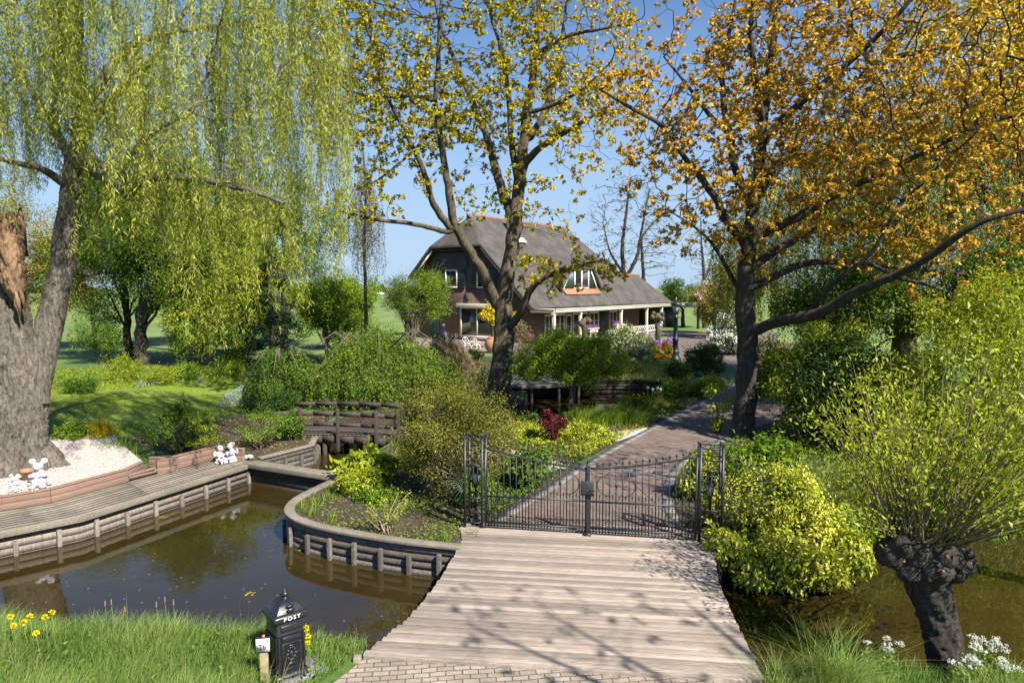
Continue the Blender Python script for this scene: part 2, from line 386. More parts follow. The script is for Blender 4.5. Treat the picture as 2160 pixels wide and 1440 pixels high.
lf('mid', (.04, .085, .012), (.08, .15, .02), (.13, .21, .03), trans=.4)
lf('dark', (.015, .04, .010), (.03, .07, .015), (.055, .11, .022), trans=.3)
lf('conifer', (.010, .028, .014), (.02, .05, .022), (.035, .075, .03), trans=.15)
lf('olive', (.09, .09, .018), (.19, .18, .035), (.33, .29, .07), (.42, .33, .12), trans=.45)
lf('tan', (.17, .13, .065), (.27, .21, .11), (.36, .29, .16), trans=.35)
lf('varieg', (.08, .13, .015), (.27, .32, .03), (.47, .49, .07), (.60, .57, .18), trans=.4)
lf('spindle', (.05, .065, .012), (.11, .125, .022), (.20, .20, .045), (.32, .27, .10), trans=.4)
lf('gold', (.40, .30, .012), (.60, .46, .015), (.68, .56, .03), trans=.4, tint=(1.2, 1.1, .5))
lf('amber', (.42, .24, .01), (.60, .36, .015), (.65, .44, .02), trans=.4, tint=(1.2, 1.1, .5))
lf('red', (.05, .010, .010), (.11, .018, .018), (.22, .05, .045), trans=.45, tint=(1.3, .8, .7))
lf('purple', (.16, .06, .28), (.30, .12, .44), (.40, .2, .52), trans=.3, tint=(1.1, .9, 1.2))
lf('whitebloom', (.55, .58, .46), (.74, .75, .66), (.82, .82, .78), trans=.3, tint=(1, 1, .95))
lf('creambloom', (.45, .48, .2), (.66, .66, .40), (.78, .76, .58), trans=.3, tint=(1, 1, .9))
lf('pinkbloom', (.5, .34, .28), (.66, .5, .42), (.74, .64, .56), trans=.3, tint=(1, .95, .9))
lf('grass', (.045, .10, .025), (.10, .19, .045), (.17, .27, .075), (.28, .34, .13), (.42, .38, .2), trans=.6)
lf('lawnblade', (.12, .17, .012), (.19, .25, .018), (.26, .31, .03), trans=.5)
lf('petal', (.62, .48, .004), (.70, .58, .01), (.74, .64, .02), trans=.3, tint=(1.1, 1.0, .4))
lf('birch', (.16, .12, .05), (.26, .2, .09), (.33, .28, .12), trans=.4)
lf('bluegrey', (.16, .22, .22), (.28, .34, .36), (.42, .48, .52), trans=.3, tint=(1, 1, 1))
# ------------------------------------------------------------------ plant builders
def rdir(n, up=0.0):
    d = rng.normal(size=(n, 3)); d = nrm(d); d[:, 2] += up; return nrm(d)

def blob_leaves(mb, blobs, n, L, W, up=0.25, out=.7, droop=.15, zmin=None, var_shift=0.0, shell=.5, var_amt=1.0):
    """leaf-sized faces spread through a set of clumps (x, y, z, r)"""
    blobs = np.asarray(blobs, float); w = blobs[:, 3] ** 2; k = rng.choice(len(blobs), n, p=w / w.sum())
    d = rdir(n); rad = blobs[k, 3] * (shell + (1 - shell) * rng.random(n) ** .5) * (1 + .14 * rng.normal(size=n))
    p = blobs[k, :3] + d * rad[:, None] * np.array([1, 1, .82])
    if zmin is not None:
        ok = p[:, 2] > zmin; p = p[ok]; d = d[ok]; k = k[ok]
    m = len(p)
    nn = nrm(d * out + rng.normal(size=(m, 3)) * .55 + np.array([0, 0, up]))
    dd = nrm(np.cross(nn, rng.normal(size=(m, 3))) + d * .5 + np.array([0, 0, -droop]))
    cv = rng.random(len(blobs))[k]
    var = np.clip(var_shift + var_amt * (.42 * cv + .58 * rng.random(m)), 0, 1)
    s = .7 + .6 * rng.random(m)
    mb.leaves(p, dd, nn, L * s, W * s, var)
    return mb

def sprigs(mb, bl, k, L, W, zmin, shift, c, q=8):
    """short leafy shoots standing out of the clumps"""
    i = rng.integers(0, len(bl), k); d = nrm(nrm(bl[i, :3] - c) * .8 + rng.normal(size=(k, 3)) * .5 + np.array([0, 0, .55])); s = bl[i, :3] + d * bl[i, 3:4] * .7
    ln = bl[i, 3] * (.5 + .9 * rng.random(k)); f = np.linspace(.1, 1, q); p = (s[:, None, :] + d[:, None, :] * (ln[:, None] * f[None])[:, :, None]).reshape(-1, 3); dd = np.repeat(d, q, 0); p = p + rng.normal(size=p.shape) * L * .15
    ok = p[:, 2] > zmin; p = p[ok]; dd = dd[ok]; m = len(p)
    mb.leaves(p, nrm(dd * .6 + rng.normal(size=(m, 3)) * .7), nrm(rng.normal(size=(m, 3)) + np.array([0, 0, .6])), L * (.6 + .5 * rng.random(m)), W * (.6 + .5 * rng.random(m)), np.clip(shift + .25 + .75 * rng.random(m), 0, 1))

def ell_blobs(c, r, nb, br, inner=.5, zcut=None):
    d = rdir(nb); q = inner + (1 - inner) * rng.random(nb)
    c = np.asarray(c, float); r = np.asarray(r, float)
    pos = c + d * r * q[:, None] * (1 - .6 * br)
    rad = r.mean() * br * (.7 + .6 * rng.random(nb))
    b = np.c_[pos, rad]
    return b

def stems(mb, base, tips, r0=.03, r1=.008, n=5, spread=.15):
    base = np.asarray(base, float)
    for t in tips:
        t = np.asarray(t, float); b = base + np.array([R.uniform(-spread, spread), R.uniform(-spread, spread), 0])
        m = 6; q = np.linspace(0, 1, m)[:, None]; ctrl = b * .5 + t * .5; ctrl[:2] = b[:2] * .7 + t[:2] * .3
        pts = (1 - q) ** 2 * b + 2 * q * (1 - q) * ctrl + q ** 2 * t
        pts[1:-1] += rng.normal(size=(m - 2, 3)) * .02 * np.linalg.norm(t - b)
        mb.tube(pts, np.linspace(r0, r1, m), n)
    return mb

def shrub(name, label, cat, px0, px1, pyt, pyb, leaf, n, L=.06, W=.03, nb=26, br=.34, inner=.45, ns=7, depth=None, dof=.5, ryf=.9, group=None, z0=0.0, bark=None, zlift=0.0, droop=.15, shift=0.0, bloom=None, up=.25, part='foliage', shell=.5):
    """a rounded bush given by its place in the photo; stands at its own distance"""
    cx = (px0 + px1) / 2; b0 = P(cx, pyb, z0); d = depth or b0[1]
    rx = (px1 - px0) / 2 * d / F; ry = rx * ryf; yc = d + ry * dof; x = (cx - 1080) / F * d * 1.0
    zt = PD(cx, pyt, d + ry * dof)[2]; h = max(.15, zt - z0 - zlift)
    c = np.array([x, yc, z0 + zlift + h * .5])
    t = thing(name, (x, yc, z0), label, cat, group)
    bl = ell_blobs(c, (rx, ry, h * .54), nb, br, inner)
    mb = MB(); blob_leaves(mb, bl, n, L, W, zmin=z0 + .02, droop=droop, var_shift=shift, up=up, shell=shell)
    sprigs(mb, bl, max(8, n // 70), L, W, z0 + .05, shift, c)
    if ns:
        sm = MB(); tips = bl[rng.choice(len(bl), min(ns, len(bl)), replace=False), :3]
        stems(sm, (x, yc, z0 - .03), tips, max(.012, h * .014), .006, spread=rx * .15); sm.build('stems', bark or BARK_PLAIN, t)
    mb.build(part, LF[leaf], t)
    if bloom:
        lf_, nbm, sz = bloom; m2 = MB(); d_ = rdir(nbm, .35); k = rng.integers(0, len(bl), nbm)
        cen = bl[k, :3] + d_ * bl[k, 3:4] * 1.05 * np.array([1, 1, .85]); ok = cen[:, 2] > z0 + .1; cen = cen[ok]; d_ = d_[ok]
        # each bloom a cluster of petals
        q = 9; cc = np.repeat(cen, q, 0) + rng.normal(size=(len(cen) * q, 3)) * sz * .4; nn = nrm(np.repeat(d_, q, 0) + rng.normal(size=(len(cen) * q, 3)) * .6)
        m2.leaves(cc, np.cross(nn, rdir(len(nn))), nn, sz * .8, sz * .7, rng.random(len(nn)), mid=.5)
        m2.build('blooms', LF[bloom[0]], t)
    return t

def resample(pts, rads, step):
    pts = np.asarray(pts, float); seg = np.linalg.norm(np.diff(pts, axis=0), axis=1); s = np.r_[0, np.cumsum(seg)]
    m = max(2, int(round(s[-1] / step)) + 1); q = np.linspace(0, s[-1], m)
    # smooth the corners with a Catmull-like blend
    out = np.stack([np.interp(q, s, pts[:, k]) for k in range(3)], -1)
    for _ in range(3):
        out[1:-1] = .25 * out[:-2] + .5 * out[1:-1] + .25 * out[2:]
    return out, np.interp(q, s, rads)

def colonize(limbs, att, step=.35, infl=2.5, kill=.5, maxit=70, tip=.006, e=2.35, wig=.3, grav=0.0, upb=0.0):
    """space colonization: twigs grow from the given limbs towards the attraction points"""
    pos = []; par = []; flo = []; onlimb = []
    for pts, rads in limbs:
        p, r = resample(pts, rads, step)
        if pos:
            base = int(np.argmin(np.linalg.norm(np.array(pos) - p[0], axis=1)))
        else: base = -1
        k0 = 0 if base < 0 else 1
        prev = base
        wob = rng.normal(size=(len(p), 3)) * step * .10
        for i in range(k0, len(p)):
            pos.append(p[i] + wob[i] * min(1, r[i] * 3)); par.append(prev); flo.append(r[i]); onlimb.append(1); prev = len(pos) - 1
    pos = np.array(pos); N0 = len(pos); par = list(par); flo = list(flo)
    att = np.asarray(att, float)
    D = np.full(len(att), 1e9); near = np.zeros(len(att), int)
    def upd(a0, newpos, off):
        for s0 in range(0, len(newpos), 400):
            blk = newpos[s0:s0 + 400]
            d = np.linalg.norm(att[:, None, :] - blk[None], axis=2); j = d.argmin(1); dm = d[np.arange(len(att)), j]
            u = dm < D; D[u] = dm[u]; near[u] = j[u] + off + s0
    upd(att, pos, 0)
    for it in range(maxit):
        act = (D < infl)
        if len(att) == 0 or not act.any():
            infl *= 1.5
            if infl > 60 or len(att) == 0: break
            continue
        nid = near[act]; dv = nrm(att[act] - pos[nid])
        uniq, inv = np.unique(nid, return_inverse=True)
        acc = np.zeros((len(uniq), 3)); np.add.at(acc, inv, dv)
        dirv = nrm(nrm(acc) + rng.normal(size=acc.shape) * wig + np.array([0, 0, upb - grav]))
        newp = pos[uniq] + dirv * step
        off = len(pos); pos = np.r_[pos, newp]; par += list(uniq); flo += [0.0] * len(uniq)
        upd(att, newp, off)
        keep = D > kill
        att = att[keep]; D = D[keep]; near = near[keep]
    par = np.array(par); n = len(pos); rad_e = np.zeros(n); nch = np.zeros(n, int)
    for i in range(n - 1, -1, -1):
        if rad_e[i] == 0: rad_e[i] = tip ** e
        r = max(rad_e[i] ** (1 / e), 0)
        if flo[i] > 0: rad_e[i] = flo[i] ** e
        if par[i] >= 0:
            nch[par[i]] += 1
            rad_e[par[i]] += rad_e[i] if par[i] >= N0 or flo[par[i]] == 0 else 0
    rad = rad_e ** (1 / e)
    for i in range(N0):
        rad[i] = flo[i]
    for i in range(N0, n):                  # a twig never thicker than what it grows from
        rad[i] = min(rad[i], rad[par[i]] * (.75 if par[i] < N0 else 1.0))
    return pos, par, rad, nch, N0

def branch_mesh(mb, pos, par, rad, wob=.05, thick=None, minr=0.0):
    n = len(pos); kids = [[] for _ in range(n)]
    for i in range(n):
        if par[i] >= 0: kids[par[i]].append(i)
    starts = [(i, None) for i in range(n) if par[i] < 0]
    while starts:
        i, p = starts.pop()
        ch = [] if p is None else [p]
        rr = [] if p is None else [min(rad[p], rad[i] * 1.25)]
        j = i
        while True:
            ch.append(j); rr.append(rad[j])
            if not kids[j]: break
            ks = sorted(kids[j], key=lambda k: -rad[k]); starts += [(k, j) for k in ks[1:]]; j = ks[0]
        if len(ch) >= 2 and max(rr) > minr:
            r0 = max(rr); ns = 14 if r0 > .2 else 9 if r0 > .07 else 5 if r0 > .02 else 3
            mb.tube(pos[ch], rr, ns, cap=False, wob=wob if r0 > .05 else 0, seed=i * .37)
    return mb

def att_ell(px, py, rpx, rpy, d, rd, n, surf=.35):
    """attraction points in an ellipsoid given around a photo pixel at a distance"""
    c = PD(px, py, d); r = np.array([rpx * d / F, rd, rpy * d / F])
    dd = rdir(n); q = (surf + (1 - surf) * rng.random(n)) ** .6
    return c + dd * r * q[:, None]

def LB(pts, r0, r1, rmul=1.0):
    w = np.array([PD(*p) for p in pts]); return (w, np.linspace(r0, r1, len(pts)) if np.isscalar(r0) else np.array(r0, float))

def twig_leaves(mb, pos, par, rad, thr, per, L, W, jit, varf, droop=.3, skip=0.0, clus=5, tips=None):
    idx = np.where(rad < thr)[0] if tips is None else np.where((tips == 0) | ((rad < thr) & (rng.random(len(rad)) < .10)))[0]
    if skip: idx = idx[rng.random(len(idx)) > skip]
    idx = np.repeat(idx, per); m0 = len(idx)
    base = pos[idx] + rng.normal(size=(m0, 3)) * jit
    # every cluster: leaves radiating from a twig tip
    idx = np.repeat(idx, clus); base = np.repeat(base, clus, 0); m = len(base)
    d = nrm(rng.normal(size=(m, 3)) + np.array([0, 0, -droop])); nn = nrm(rng.normal(size=(m, 3)) + np.array([0, 0, .8]))
    cl = np.repeat(rng.random(m0), clus)
    var = np.clip(varf(base, cl) + .18 * rng.normal(size=m), 0, 1)
    s = .65 + .7 * rng.random(m)
    mb.leaves(base, d, nn, L * s, W * s, var, droop=.25, fold=.15, mid=.6)
    return mb

def strands(starts, outd, lens, leafL, leafW, spacing, zfloor, sway=.25, varf=None, spread=.5, tw=.006):
    """hanging willow withes: returns (withe mesh, leaf mesh)"""
    tw_mb = MB(); lm = MB(); P_, D_, V_ = [], [], []
    for k in range(len(starts)):
        s0 = starts[k]; Ln = min(lens[k], max(.3, s0[2] - zfloor(s0))); m = max(4, int(Ln / .35) + 2)
        t = np.linspace(0, Ln, m); a = R.uniform(.2, .9) * spread
        o = outd[k]; ph = R.uniform(0, 6.28)
        pts = s0 + o[None, :] * (a * (1 - np.exp(-t / .6)))[:, None] * np.array([1, 1, .3]) + np.c_[sway * .25 * np.sin(t * .8 + ph) * t / 3, sway * .25 * np.cos(t * .7 + ph) * t / 3, -t + .25 * a * np.sin(np.minimum(t / .6, 3.14))]
        tw_mb.tube(pts, np.linspace(tw, tw * .4, m), 3, cap=False)
        q = np.arange(.1, Ln, spacing); q = q + rng.random(len(q)) * spacing
        pp = np.stack([np.interp(q, t, pts[:, c]) for c in range(3)], -1); P_.append(pp + rng.normal(size=pp.shape) * np.array([.05, .05, .02]) * min(1, leafL * 8)); cv = R.random()
        V_.append(.65 * cv + .35 * rng.random(len(q)))
    p = np.concatenate(P_); m = len(p)
    d = nrm(np.c_[rng.normal(size=(m, 2)) * .42, -np.ones(m) * (.35 + .65 * rng.random(m))]); nn = nrm(rng.normal(size=(m, 3)) + np.array([0, 0, .2]))
    v = np.concatenate(V_)
    if varf is not None: v = np.clip(v + varf(p), 0, 1)
    s = .6 + .7 * rng.random(m)
    lm.leaves(p + rng.normal(size=(m, 3)) * .02, d, nn, leafL * s, leafW * s, v, droop=.1)
    return tw_mb, lm

def leafy_tree(name, label, cat, base, trunk_h, r, c, rr, leaf, n, L, W, bark=BARK_PLAIN, nb=40, br=.3, limbs=9, group=None, inner=.35, shift=0.0, lean=(0, 0), shell=.45, zmin=None, nt=1):
    """a broad tree further off: tapered trunk, limbs that reach the clumps, crown of leaves"""
    base = np.asarray(base, float); c = np.asarray(c, float)
    t = thing(name, base, label, cat, group)
    bl = ell_blobs(c, rr, nb, br, inner)
    tm = MB()
    for k in range(nt):
        off = np.array([R.uniform(-1, 1), R.uniform(-1, 1), 0]) * r * 3 * (k > 0)
        top = base + off + np.array([lean[0], lean[1], trunk_h]); m = 7; q = np.linspace(0, 1, m)[:, None]
        pts = (base + off - np.array([0, 0, .1])) * (1 - q) + top * q + rng.normal(size=(m, 3)) * r * .25 * np.sin(q * 3.14)
        pts = np.r_[pts, [top * .4 + c * .6, c + np.array([0, 0, rr[2] * .5])]]
        rd = np.r_[np.linspace(r * 1.25, r * .8, m), r * .5, r * .15]; rd[0] *= 1.25
        tm.tube(pts, rd, 9, wob=.06, seed=R.random() * 9)
        for b in bl[rng.choice(len(bl), min(limbs, len(bl)), replace=False)]:
            a = pts[R.randint(m - 3, m)]
            stems(tm, a, [b[:3]], r * .32, r * .06, n=5, spread=.02)
    tm.build('trunk', bark, t, smooth=True)
    mb = MB(); blob_leaves(mb, bl, n, L, W, var_shift=shift, shell=shell, zmin=zmin); sprigs(mb, bl, n // 80, L, W, .3, shift, c); mb.build('crown', LF[leaf], t)
    return t

def blades(mb, pts, h, w, lean=.5, var=None, seg=3, hv=.5):
    """curved grass blades"""
    N = len(pts); a = rng.random(N) * 6.283; ld = np.c_[np.cos(a), np.sin(a), np.zeros(N)]; sd = np.c_[-np.sin(a + .6), np.cos(a + .6), np.zeros(N)]
    H = h * (1 - hv + 2 * hv * rng.random(N)) if np.isscalar(h) else h * (1 - hv + 2 * hv * rng.random(N)); ln = lean * (.2 + rng.random(N)) * H
    W = w * (.6 + .8 * rng.random(N)); rows = []
    for k in range(seg + 1):
        q = k / seg; c = pts + ld * (ln * q * q)[:, None] + np.array([0, 0, 1.0]) * (H * (q - .28 * q * q * (ln / H)))[:, None]
        ww = (W * (1 - q * .93) * .5)[:, None]; rows += [c - sd * ww, c + sd * ww]
    v = np.stack(rows, 1).reshape(-1, 3); o = np.arange(N)[:, None] * (2 * (seg + 1)); fs = []
    for k in range(seg): fs.append(o + np.array([[2 * k, 2 * k + 1, 2 * k + 3, 2 * k + 2]]))
    q = np.stack(fs, 1).reshape(-1, 4)
    vv = rng.random(N) if var is None else np.asarray(var)
    mb.add(v, q, np.repeat(vv, seg)); return mb

def inpoly(pts, poly):
    poly = np.asarray(poly, float); x, y = pts[:, 0], pts[:, 1]; c = np.zeros(len(pts), bool); n = len(poly)
    for i in range(n):
        x1, y1 = poly[i]; x2, y2 = poly[(i + 1) % n]
        hit = ((y1 > y) != (y2 > y)) & (x < (x2 - x1) * (y - y1) / (y2 - y1 + 1e-12) + x1); c ^= hit
    return c

def scatter(poly, n):
    poly = np.asarray(poly, float); lo, hi = poly.min(0), poly.max(0); out = []; tot = 0
    while tot < n:
        q = lo + (hi - lo) * rng.random((n * 2, 2)); q = q[inpoly(q, poly)]; out.append(q); tot += len(q)
    return np.concatenate(out)[:n]

def clumpnoise(p, s=1.0, ph=0.0):
    x, y = p[:, 0] * s + ph, p[:, 1] * s - ph
    return .5 + .25 * (np.sin(x * 2.1 + 1.3 * np.sin(y * 1.7)) + np.sin(y * 2.7 + 1.1 * np.sin(x * 2.3 + 2)))

def cover(name, label, poly, leaf, n, h, L, W, z0=0.0, cat=None, blade=False, shift=0.0, s=1.0):
    q = scatter(poly, n); cn = clumpnoise(q, s, R.random() * 9); q = q[rng.random(n) < .25 + .9 * cn]; cn = clumpnoise(q, s * 1.6, 3)
    m = len(q); mb = MB()
    if blade:
        blades(mb, np.c_[q, np.full(m, z0)], h * (.5 + .9 * cn), W, var=np.clip(shift + rng.random(m), 0, 1))
    else:
        z = z0 + h * cn * rng.random(m) ** .6; nn = nrm(rng.normal(size=(m, 3)) * .6 + np.array([0, 0, .8])); d = np.cross(nn, rdir(m))
        mb.leaves(np.c_[q, z], d, nn, L * (.6 + .8 * rng.random(m)), W * (.6 + .8 * rng.random(m)), np.clip(shift + .5 * cn + .5 * rng.random(m), 0, 1))
    o = mb.build(name, LF[leaf]); return tag(o, label, cat, kind='stuff')
# ------------------------------------------------------------------ the setting: ground, water, paths
WZ = -0.55
quay_px = [(-900, 1290), (-330, 1178), (0, 1120), (165, 1088), (530, 975)]
pen_px = [(720, 1010), (665, 1035), (625, 1056), (606, 1076), (612, 1094), (650, 1110), (720, 1126), (845, 1147), (975, 1160)]
QUAY = [G2(*p) for p in quay_px]; PEN = [G2(*p) for p in pen_px]
def smooth_line(pts, k=2):
    p = [np.array(q) for q in pts]
    for _ in range(k):
        o = [p[0]]
        for a, b in zip(p[:-1], p[1:]): o += [.75 * a + .25 * b, .25 * a + .75 * b]
        p = o + [p[-1]]
    return [tuple(q) for q in p]
PENS = smooth_line(PEN, 2)
BR_NL, BR_NR = G2(768, 1386), G2(1612, 1441)
canal_a = [(-60, 13.0)] + QUAY[1:] + PENS + [G2(1515, 1180), (4.6, 13.3), (6, 13.9), (8.5, 14.4), (12, 15.4), (30, 18), (60, 20), (60, 6.8), (30, 7.4), (12, 8.0), (7, 8.45), (5, 8.6), (3.4, 8.62), (BR_NR[0], BR_NR[1] + .12), (BR_NL[0], BR_NL[1] + .12), (-2.3, 9.3), (-3.4, 9.35), (-5, 9.5), (-8, 9.8), (-20, 10.5), (-60, 11)]
LB_ = [G2(548, 970), G2(658, 942), (-6.9, 24.5), (-6.4, 26.8), (-3.8, 28.0), (-1.7, 28.2), (-.6, 28.5), (.55, 29.3), (.6, 33.5), (2.2, 35.3), (5, 36.3), (8, 36), (9.4, 34.2)]
FB_ = [(9.7, 32), (7, 30.3), (4, 27.6), (2.1, 25.2), (0, 24.4), (-3.2, 23.6), (-4.1, 21.5), G2(738, 1000)]
canal_b = smooth_line(LB_, 1) + smooth_line(FB_, 1)

def build_ground():
    big = [(-1800, -300), (1800, -300), (1800, 3500), (-1800, 3500)]
    vs, es = [], []
    def loop(poly):
        o = len(vs); n = len(poly); vs.extend(Vector(p) for p in poly); es.extend((o + i, o + (i + 1) % n) for i in range(n))
    loop(big); loop(canal_a); loop(canal_b)
    V, E, Fc, *_ = geometry.delaunay_2d_cdt(vs, es, [], 1, 1e-5)
    Va = np.array([(p.x, p.y) for p in V]); tri = np.array([f for f in Fc if len(f) == 3])
    cen = Va[tri].mean(1); ok = ~(inpoly(cen, canal_a) | inpoly(cen, canal_b)); tri = tri[ok]
    a, b, c = Va[tri[:, 0]], Va[tri[:, 1]], Va[tri[:, 2]]
    cr = (b[:, 0] - a[:, 0]) * (c[:, 1] - a[:, 1]) - (b[:, 1] - a[:, 1]) * (c[:, 0] - a[:, 0]); tri[cr < 0] = tri[cr < 0][:, ::-1]
    mb = MB(); mb.add(np.c_[Va, np.zeros(len(Va))], tri)
    sb = MB()
    for poly in (canal_a, canal_b):                      # earth sides of the canal
        n = len(poly)
        for i in range(n):
            p, q = poly[i], poly[(i + 1) % n]
            sb.add([(p[0], p[1], 0), (q[0], q[1], 0), (q[0], q[1], -1.3), (p[0], p[1], -1.3)], [[0, 1, 2, 3]])
    g = mb.build('ground', GROUND); tag(g, kind='structure'); tag(sb.build('bank', SOIL), kind='structure')
def groundmat():
    m, N, L, b = newmat('garden_ground')
    v = coords(N, L)
    f = noise(N, L, v, 9, 7, .7); c = ramp(N, [(.3, (.03, .065, .010)), (.5, (.065, .125, .016)), (.75, (.11, .19, .03))]); L.new(f, c.inputs[0])
    f2 = noise(N, L, coords(N, L, (1, .35, 1)), .22, 7, .7); c2 = ramp(N, [(.3, (.075, .135, .025)), (.5, (.12, .185, .035)), (.7, (.185, .22, .06))]); L.new(f2, c2.inputs[0])
    sp = N.new('ShaderNodeSeparateXYZ'); L.new(v, sp.inputs[0])
    mr = N.new('ShaderNodeMapRange'); mr.inputs['From Min'].default_value = 42; mr.inputs['From Max'].default_value = 50; L.new(sp.outputs[1], mr.inputs[0])
    out = mixc(N, L, mr.outputs[0], c.outputs[0], c2.outputs[0]); L.new(out, b.inputs['Base Color']); b.inputs['Roughness'].default_value = .95
    bp = N.new('ShaderNodeBump'); bp.inputs['Strength'].default_value = .6; bp.inputs['Distance'].default_value = .05; L.new(f, bp.inputs['Height']); L.new(bp.outputs[0], b.inputs['Normal'])
    return m
GROUND = groundmat()
build_ground()
w = MB(); w.sheet([(-70, 5), (70, 5), (70, 40), (-70, 40)], WZ); tag(w.build('water', WATER), kind='structure')

def sheet(name, poly, z, mat):
    m = MB(); m.sheet(poly, z); return tag(m.build(name, mat), kind='structure')
# lawn behind the willow
lawn_poly = [G2(90, 930), G2(220, 935), G2(300, 905), G2(520, 868), G2(525, 800), G2(440, 800), G2(100, 818), G2(-300, 840), G2(-300, 960)]
sheet('lawn', lawn_poly, .005, LAWN)
# soil beds
pen_bed = [(p[0] + .12, p[1] + .12) for p in PENS[:-6]] + [G2(960, 1150), G2(985, 1118), G2(1060, 1095), G2(1090, 1060), G2(1150, 1022), G2(1050, 955), (1.2, 22.0), (-1, 23.8), (-3.2, 23.2), (-4.0, 21.0)]
sheet('soil_bed', pen_bed, .006, SOIL)
sheet('soil_bank', [G2(440, 968), G2(532, 972), G2(655, 941), (-7.0, 24.4), (-6.8, 26.8), (-10, 27.5), G2(230, 930)], .009, SOIL)
sheet('soil_border', [G2(1125, 905), G2(1180, 890), G2(1240, 876), G2(1330, 862), G2(1405, 850), (8.2, 31.6), (9.2, 31), G2(1435, 868), G2(1335, 922), G2(1225, 972), G2(1085, 935)], .007, SOIL)
sheet('garden_soil', [(-6.2, 27.4), (-3.8, 28.1), (-1.7, 28.4), (-.6, 28.7), (.40, 29.5), (.45, 33.6), (2.1, 35.45), (5, 36.45), (8, 36.15), (9.6, 34.3), (12, 44), (0, 50), (-12, 44), (-12, 32)], .006, SOIL)
sheet('soil_verge', [G2(1480, 1165), G2(1440, 1010), G2(1540, 930), (9.5, 26), (16, 30), (30, 24), (14, 18), (8.5, 15.0), (5.8, 14.2)], .006, SOIL)
# driveway
dl = smooth_line([G2(1015, 1122), G2(1060, 1085), G2(1095, 1062), G2(1155, 1028), G2(1225, 980), G2(1335, 920), G2(1440, 866), (9.2, 31.2), (12, 36), (14.2, 43), (14.2, 50), (13.0, 57)], 2)
dr = smooth_line([G2(1470, 1142), G2(1420, 1082), G2(1415, 1020), G2(1455, 965), G2(1560, 915), (11.0, 26.5), (14.5, 33.5), (18, 42), (21, 50), (30, 62)], 2)
sheet('driveway', dl + dr[::-1], .012, DRIVEBRICK)
def strip(name, line, w, z, mat, side=1):
    mb = MB(); p = np.array(line); t = nrm(np.gradient(p, axis=0)); nn = np.c_[-t[:, 1], t[:, 0]] * side; s = np.r_[0, np.cumsum(np.linalg.norm(np.diff(p, axis=0), axis=1))]
    q = np.arange(0, s[-1] - .5, .52)
    for a in q:
        pa = np.array([[np.interp(k, s, p[:, i]) for i in (0, 1)] for k in (a, a + .50)]); na = np.array([[np.interp(k, s, nn[:, i]) for i in (0, 1)] for k in (a, a + .50)])
        poly = [pa[0], pa[1], pa[1] + na[1] * w, pa[0] + na[0] * w]; mb.prism(poly, z - .01, z + R.uniform(0, .004), R.random())
    return tag(mb.build(name, mat), kind='structure')
strip('kerb_strip', dl[2:], .24, .016, STONE, -1)
strip('kerb_edge', dr[3:30], .24, .016, STONE, 1)
arc = smooth_line([G2(1225, 978), G2(1280, 985), G2(1360, 992), G2(1425, 1000)], 2); strip('kerb_band', arc, .26, .020, STONE, -1)
sheet('gravel_path', [G2(1205, 985), G2(1130, 1002), G2(1040, 965), G2(1000, 955), G2(1000, 945), G2(1080, 948), G2(1150, 965)], .011, GRAVEL)
sheet('forecourt', [G2(1432, 764), G2(1545, 772), G2(1640, 730), G2(1640, 702), G2(1420, 700)], .008, DRIVEBRICK)
sheet('gravel_walk', [G2(1300, 932), G2(1375, 905), G2(1360, 902), G2(1290, 912), G2(1262, 918), G2(1275, 922)], .011, GRAVEL)
sheet('soil_corner', [G2(1000, 1105), G2(1060, 1088), G2(1095, 1064), G2(1155, 1030), G2(1222, 982), G2(1200, 945), G2(1080, 925), G2(1000, 940), G2(990, 1020)], .0085, SOIL)
sheet('soil_edge', [G2(1472, 1150), G2(1424, 1082), G2(1419, 1020), G2(1460, 965), G2(1565, 916), (9.5, 26), (12, 24), (8, 17), (5.5, 14.4)], .0085, SOIL)
# road pavers in front of the bridge
sheet('road', [(BR_NL[0] + .02, BR_NL[1] - .03), (BR_NR[0] + .1, BR_NR[1] - .03), (4.4, 7.6), (5.0, 3), (-4.0, 3), (-2.75, 7.9), G2(705, 1440)], .012, PAVER)
# terrace by the house
sheet('terrace', [(-7, 53), (1.5, 50.5), (5, 55), (20, 77), (10, 84), (-12, 62)], .010, plain('brown_terrace_tile', (.22, .17, .14), .9, bump=.2))
# gravel bed beside the quay (raised behind the boards)
GZ = .30
gravel_poly = [G2(-420, 1125), G2(0, 1049 + 33), G2(101, 1033 + 33), G2(262, 991 + 30), G2(272, 1000), G2(262, 968), G2(236, 934), G2(95, 953), G2(-420, 1010)]

# ------------------------------------------------------------------ quay, revetments, dam
def offset_line(pts, dist):
    p = np.array(pts); t = nrm(np.gradient(p, axis=0)); return p + np.c_[t[:, 1], -t[:, 0]] * dist
def along(pts, spacing, start=0.0):
    p = np.array(pts); s = np.r_[0, np.cumsum(np.linalg.norm(np.diff(p, axis=0), axis=1))]; q = np.arange(start, s[-1], spacing)
    t = nrm(np.gradient(p, axis=0))
    return [(np.array([np.interp(k, s, p[:, 0]), np.interp(k, s, p[:, 1])]), nrm(np.array([np.interp(k, s, t[:, 0]), np.interp(k, s, t[:, 1])]))) for k in q]

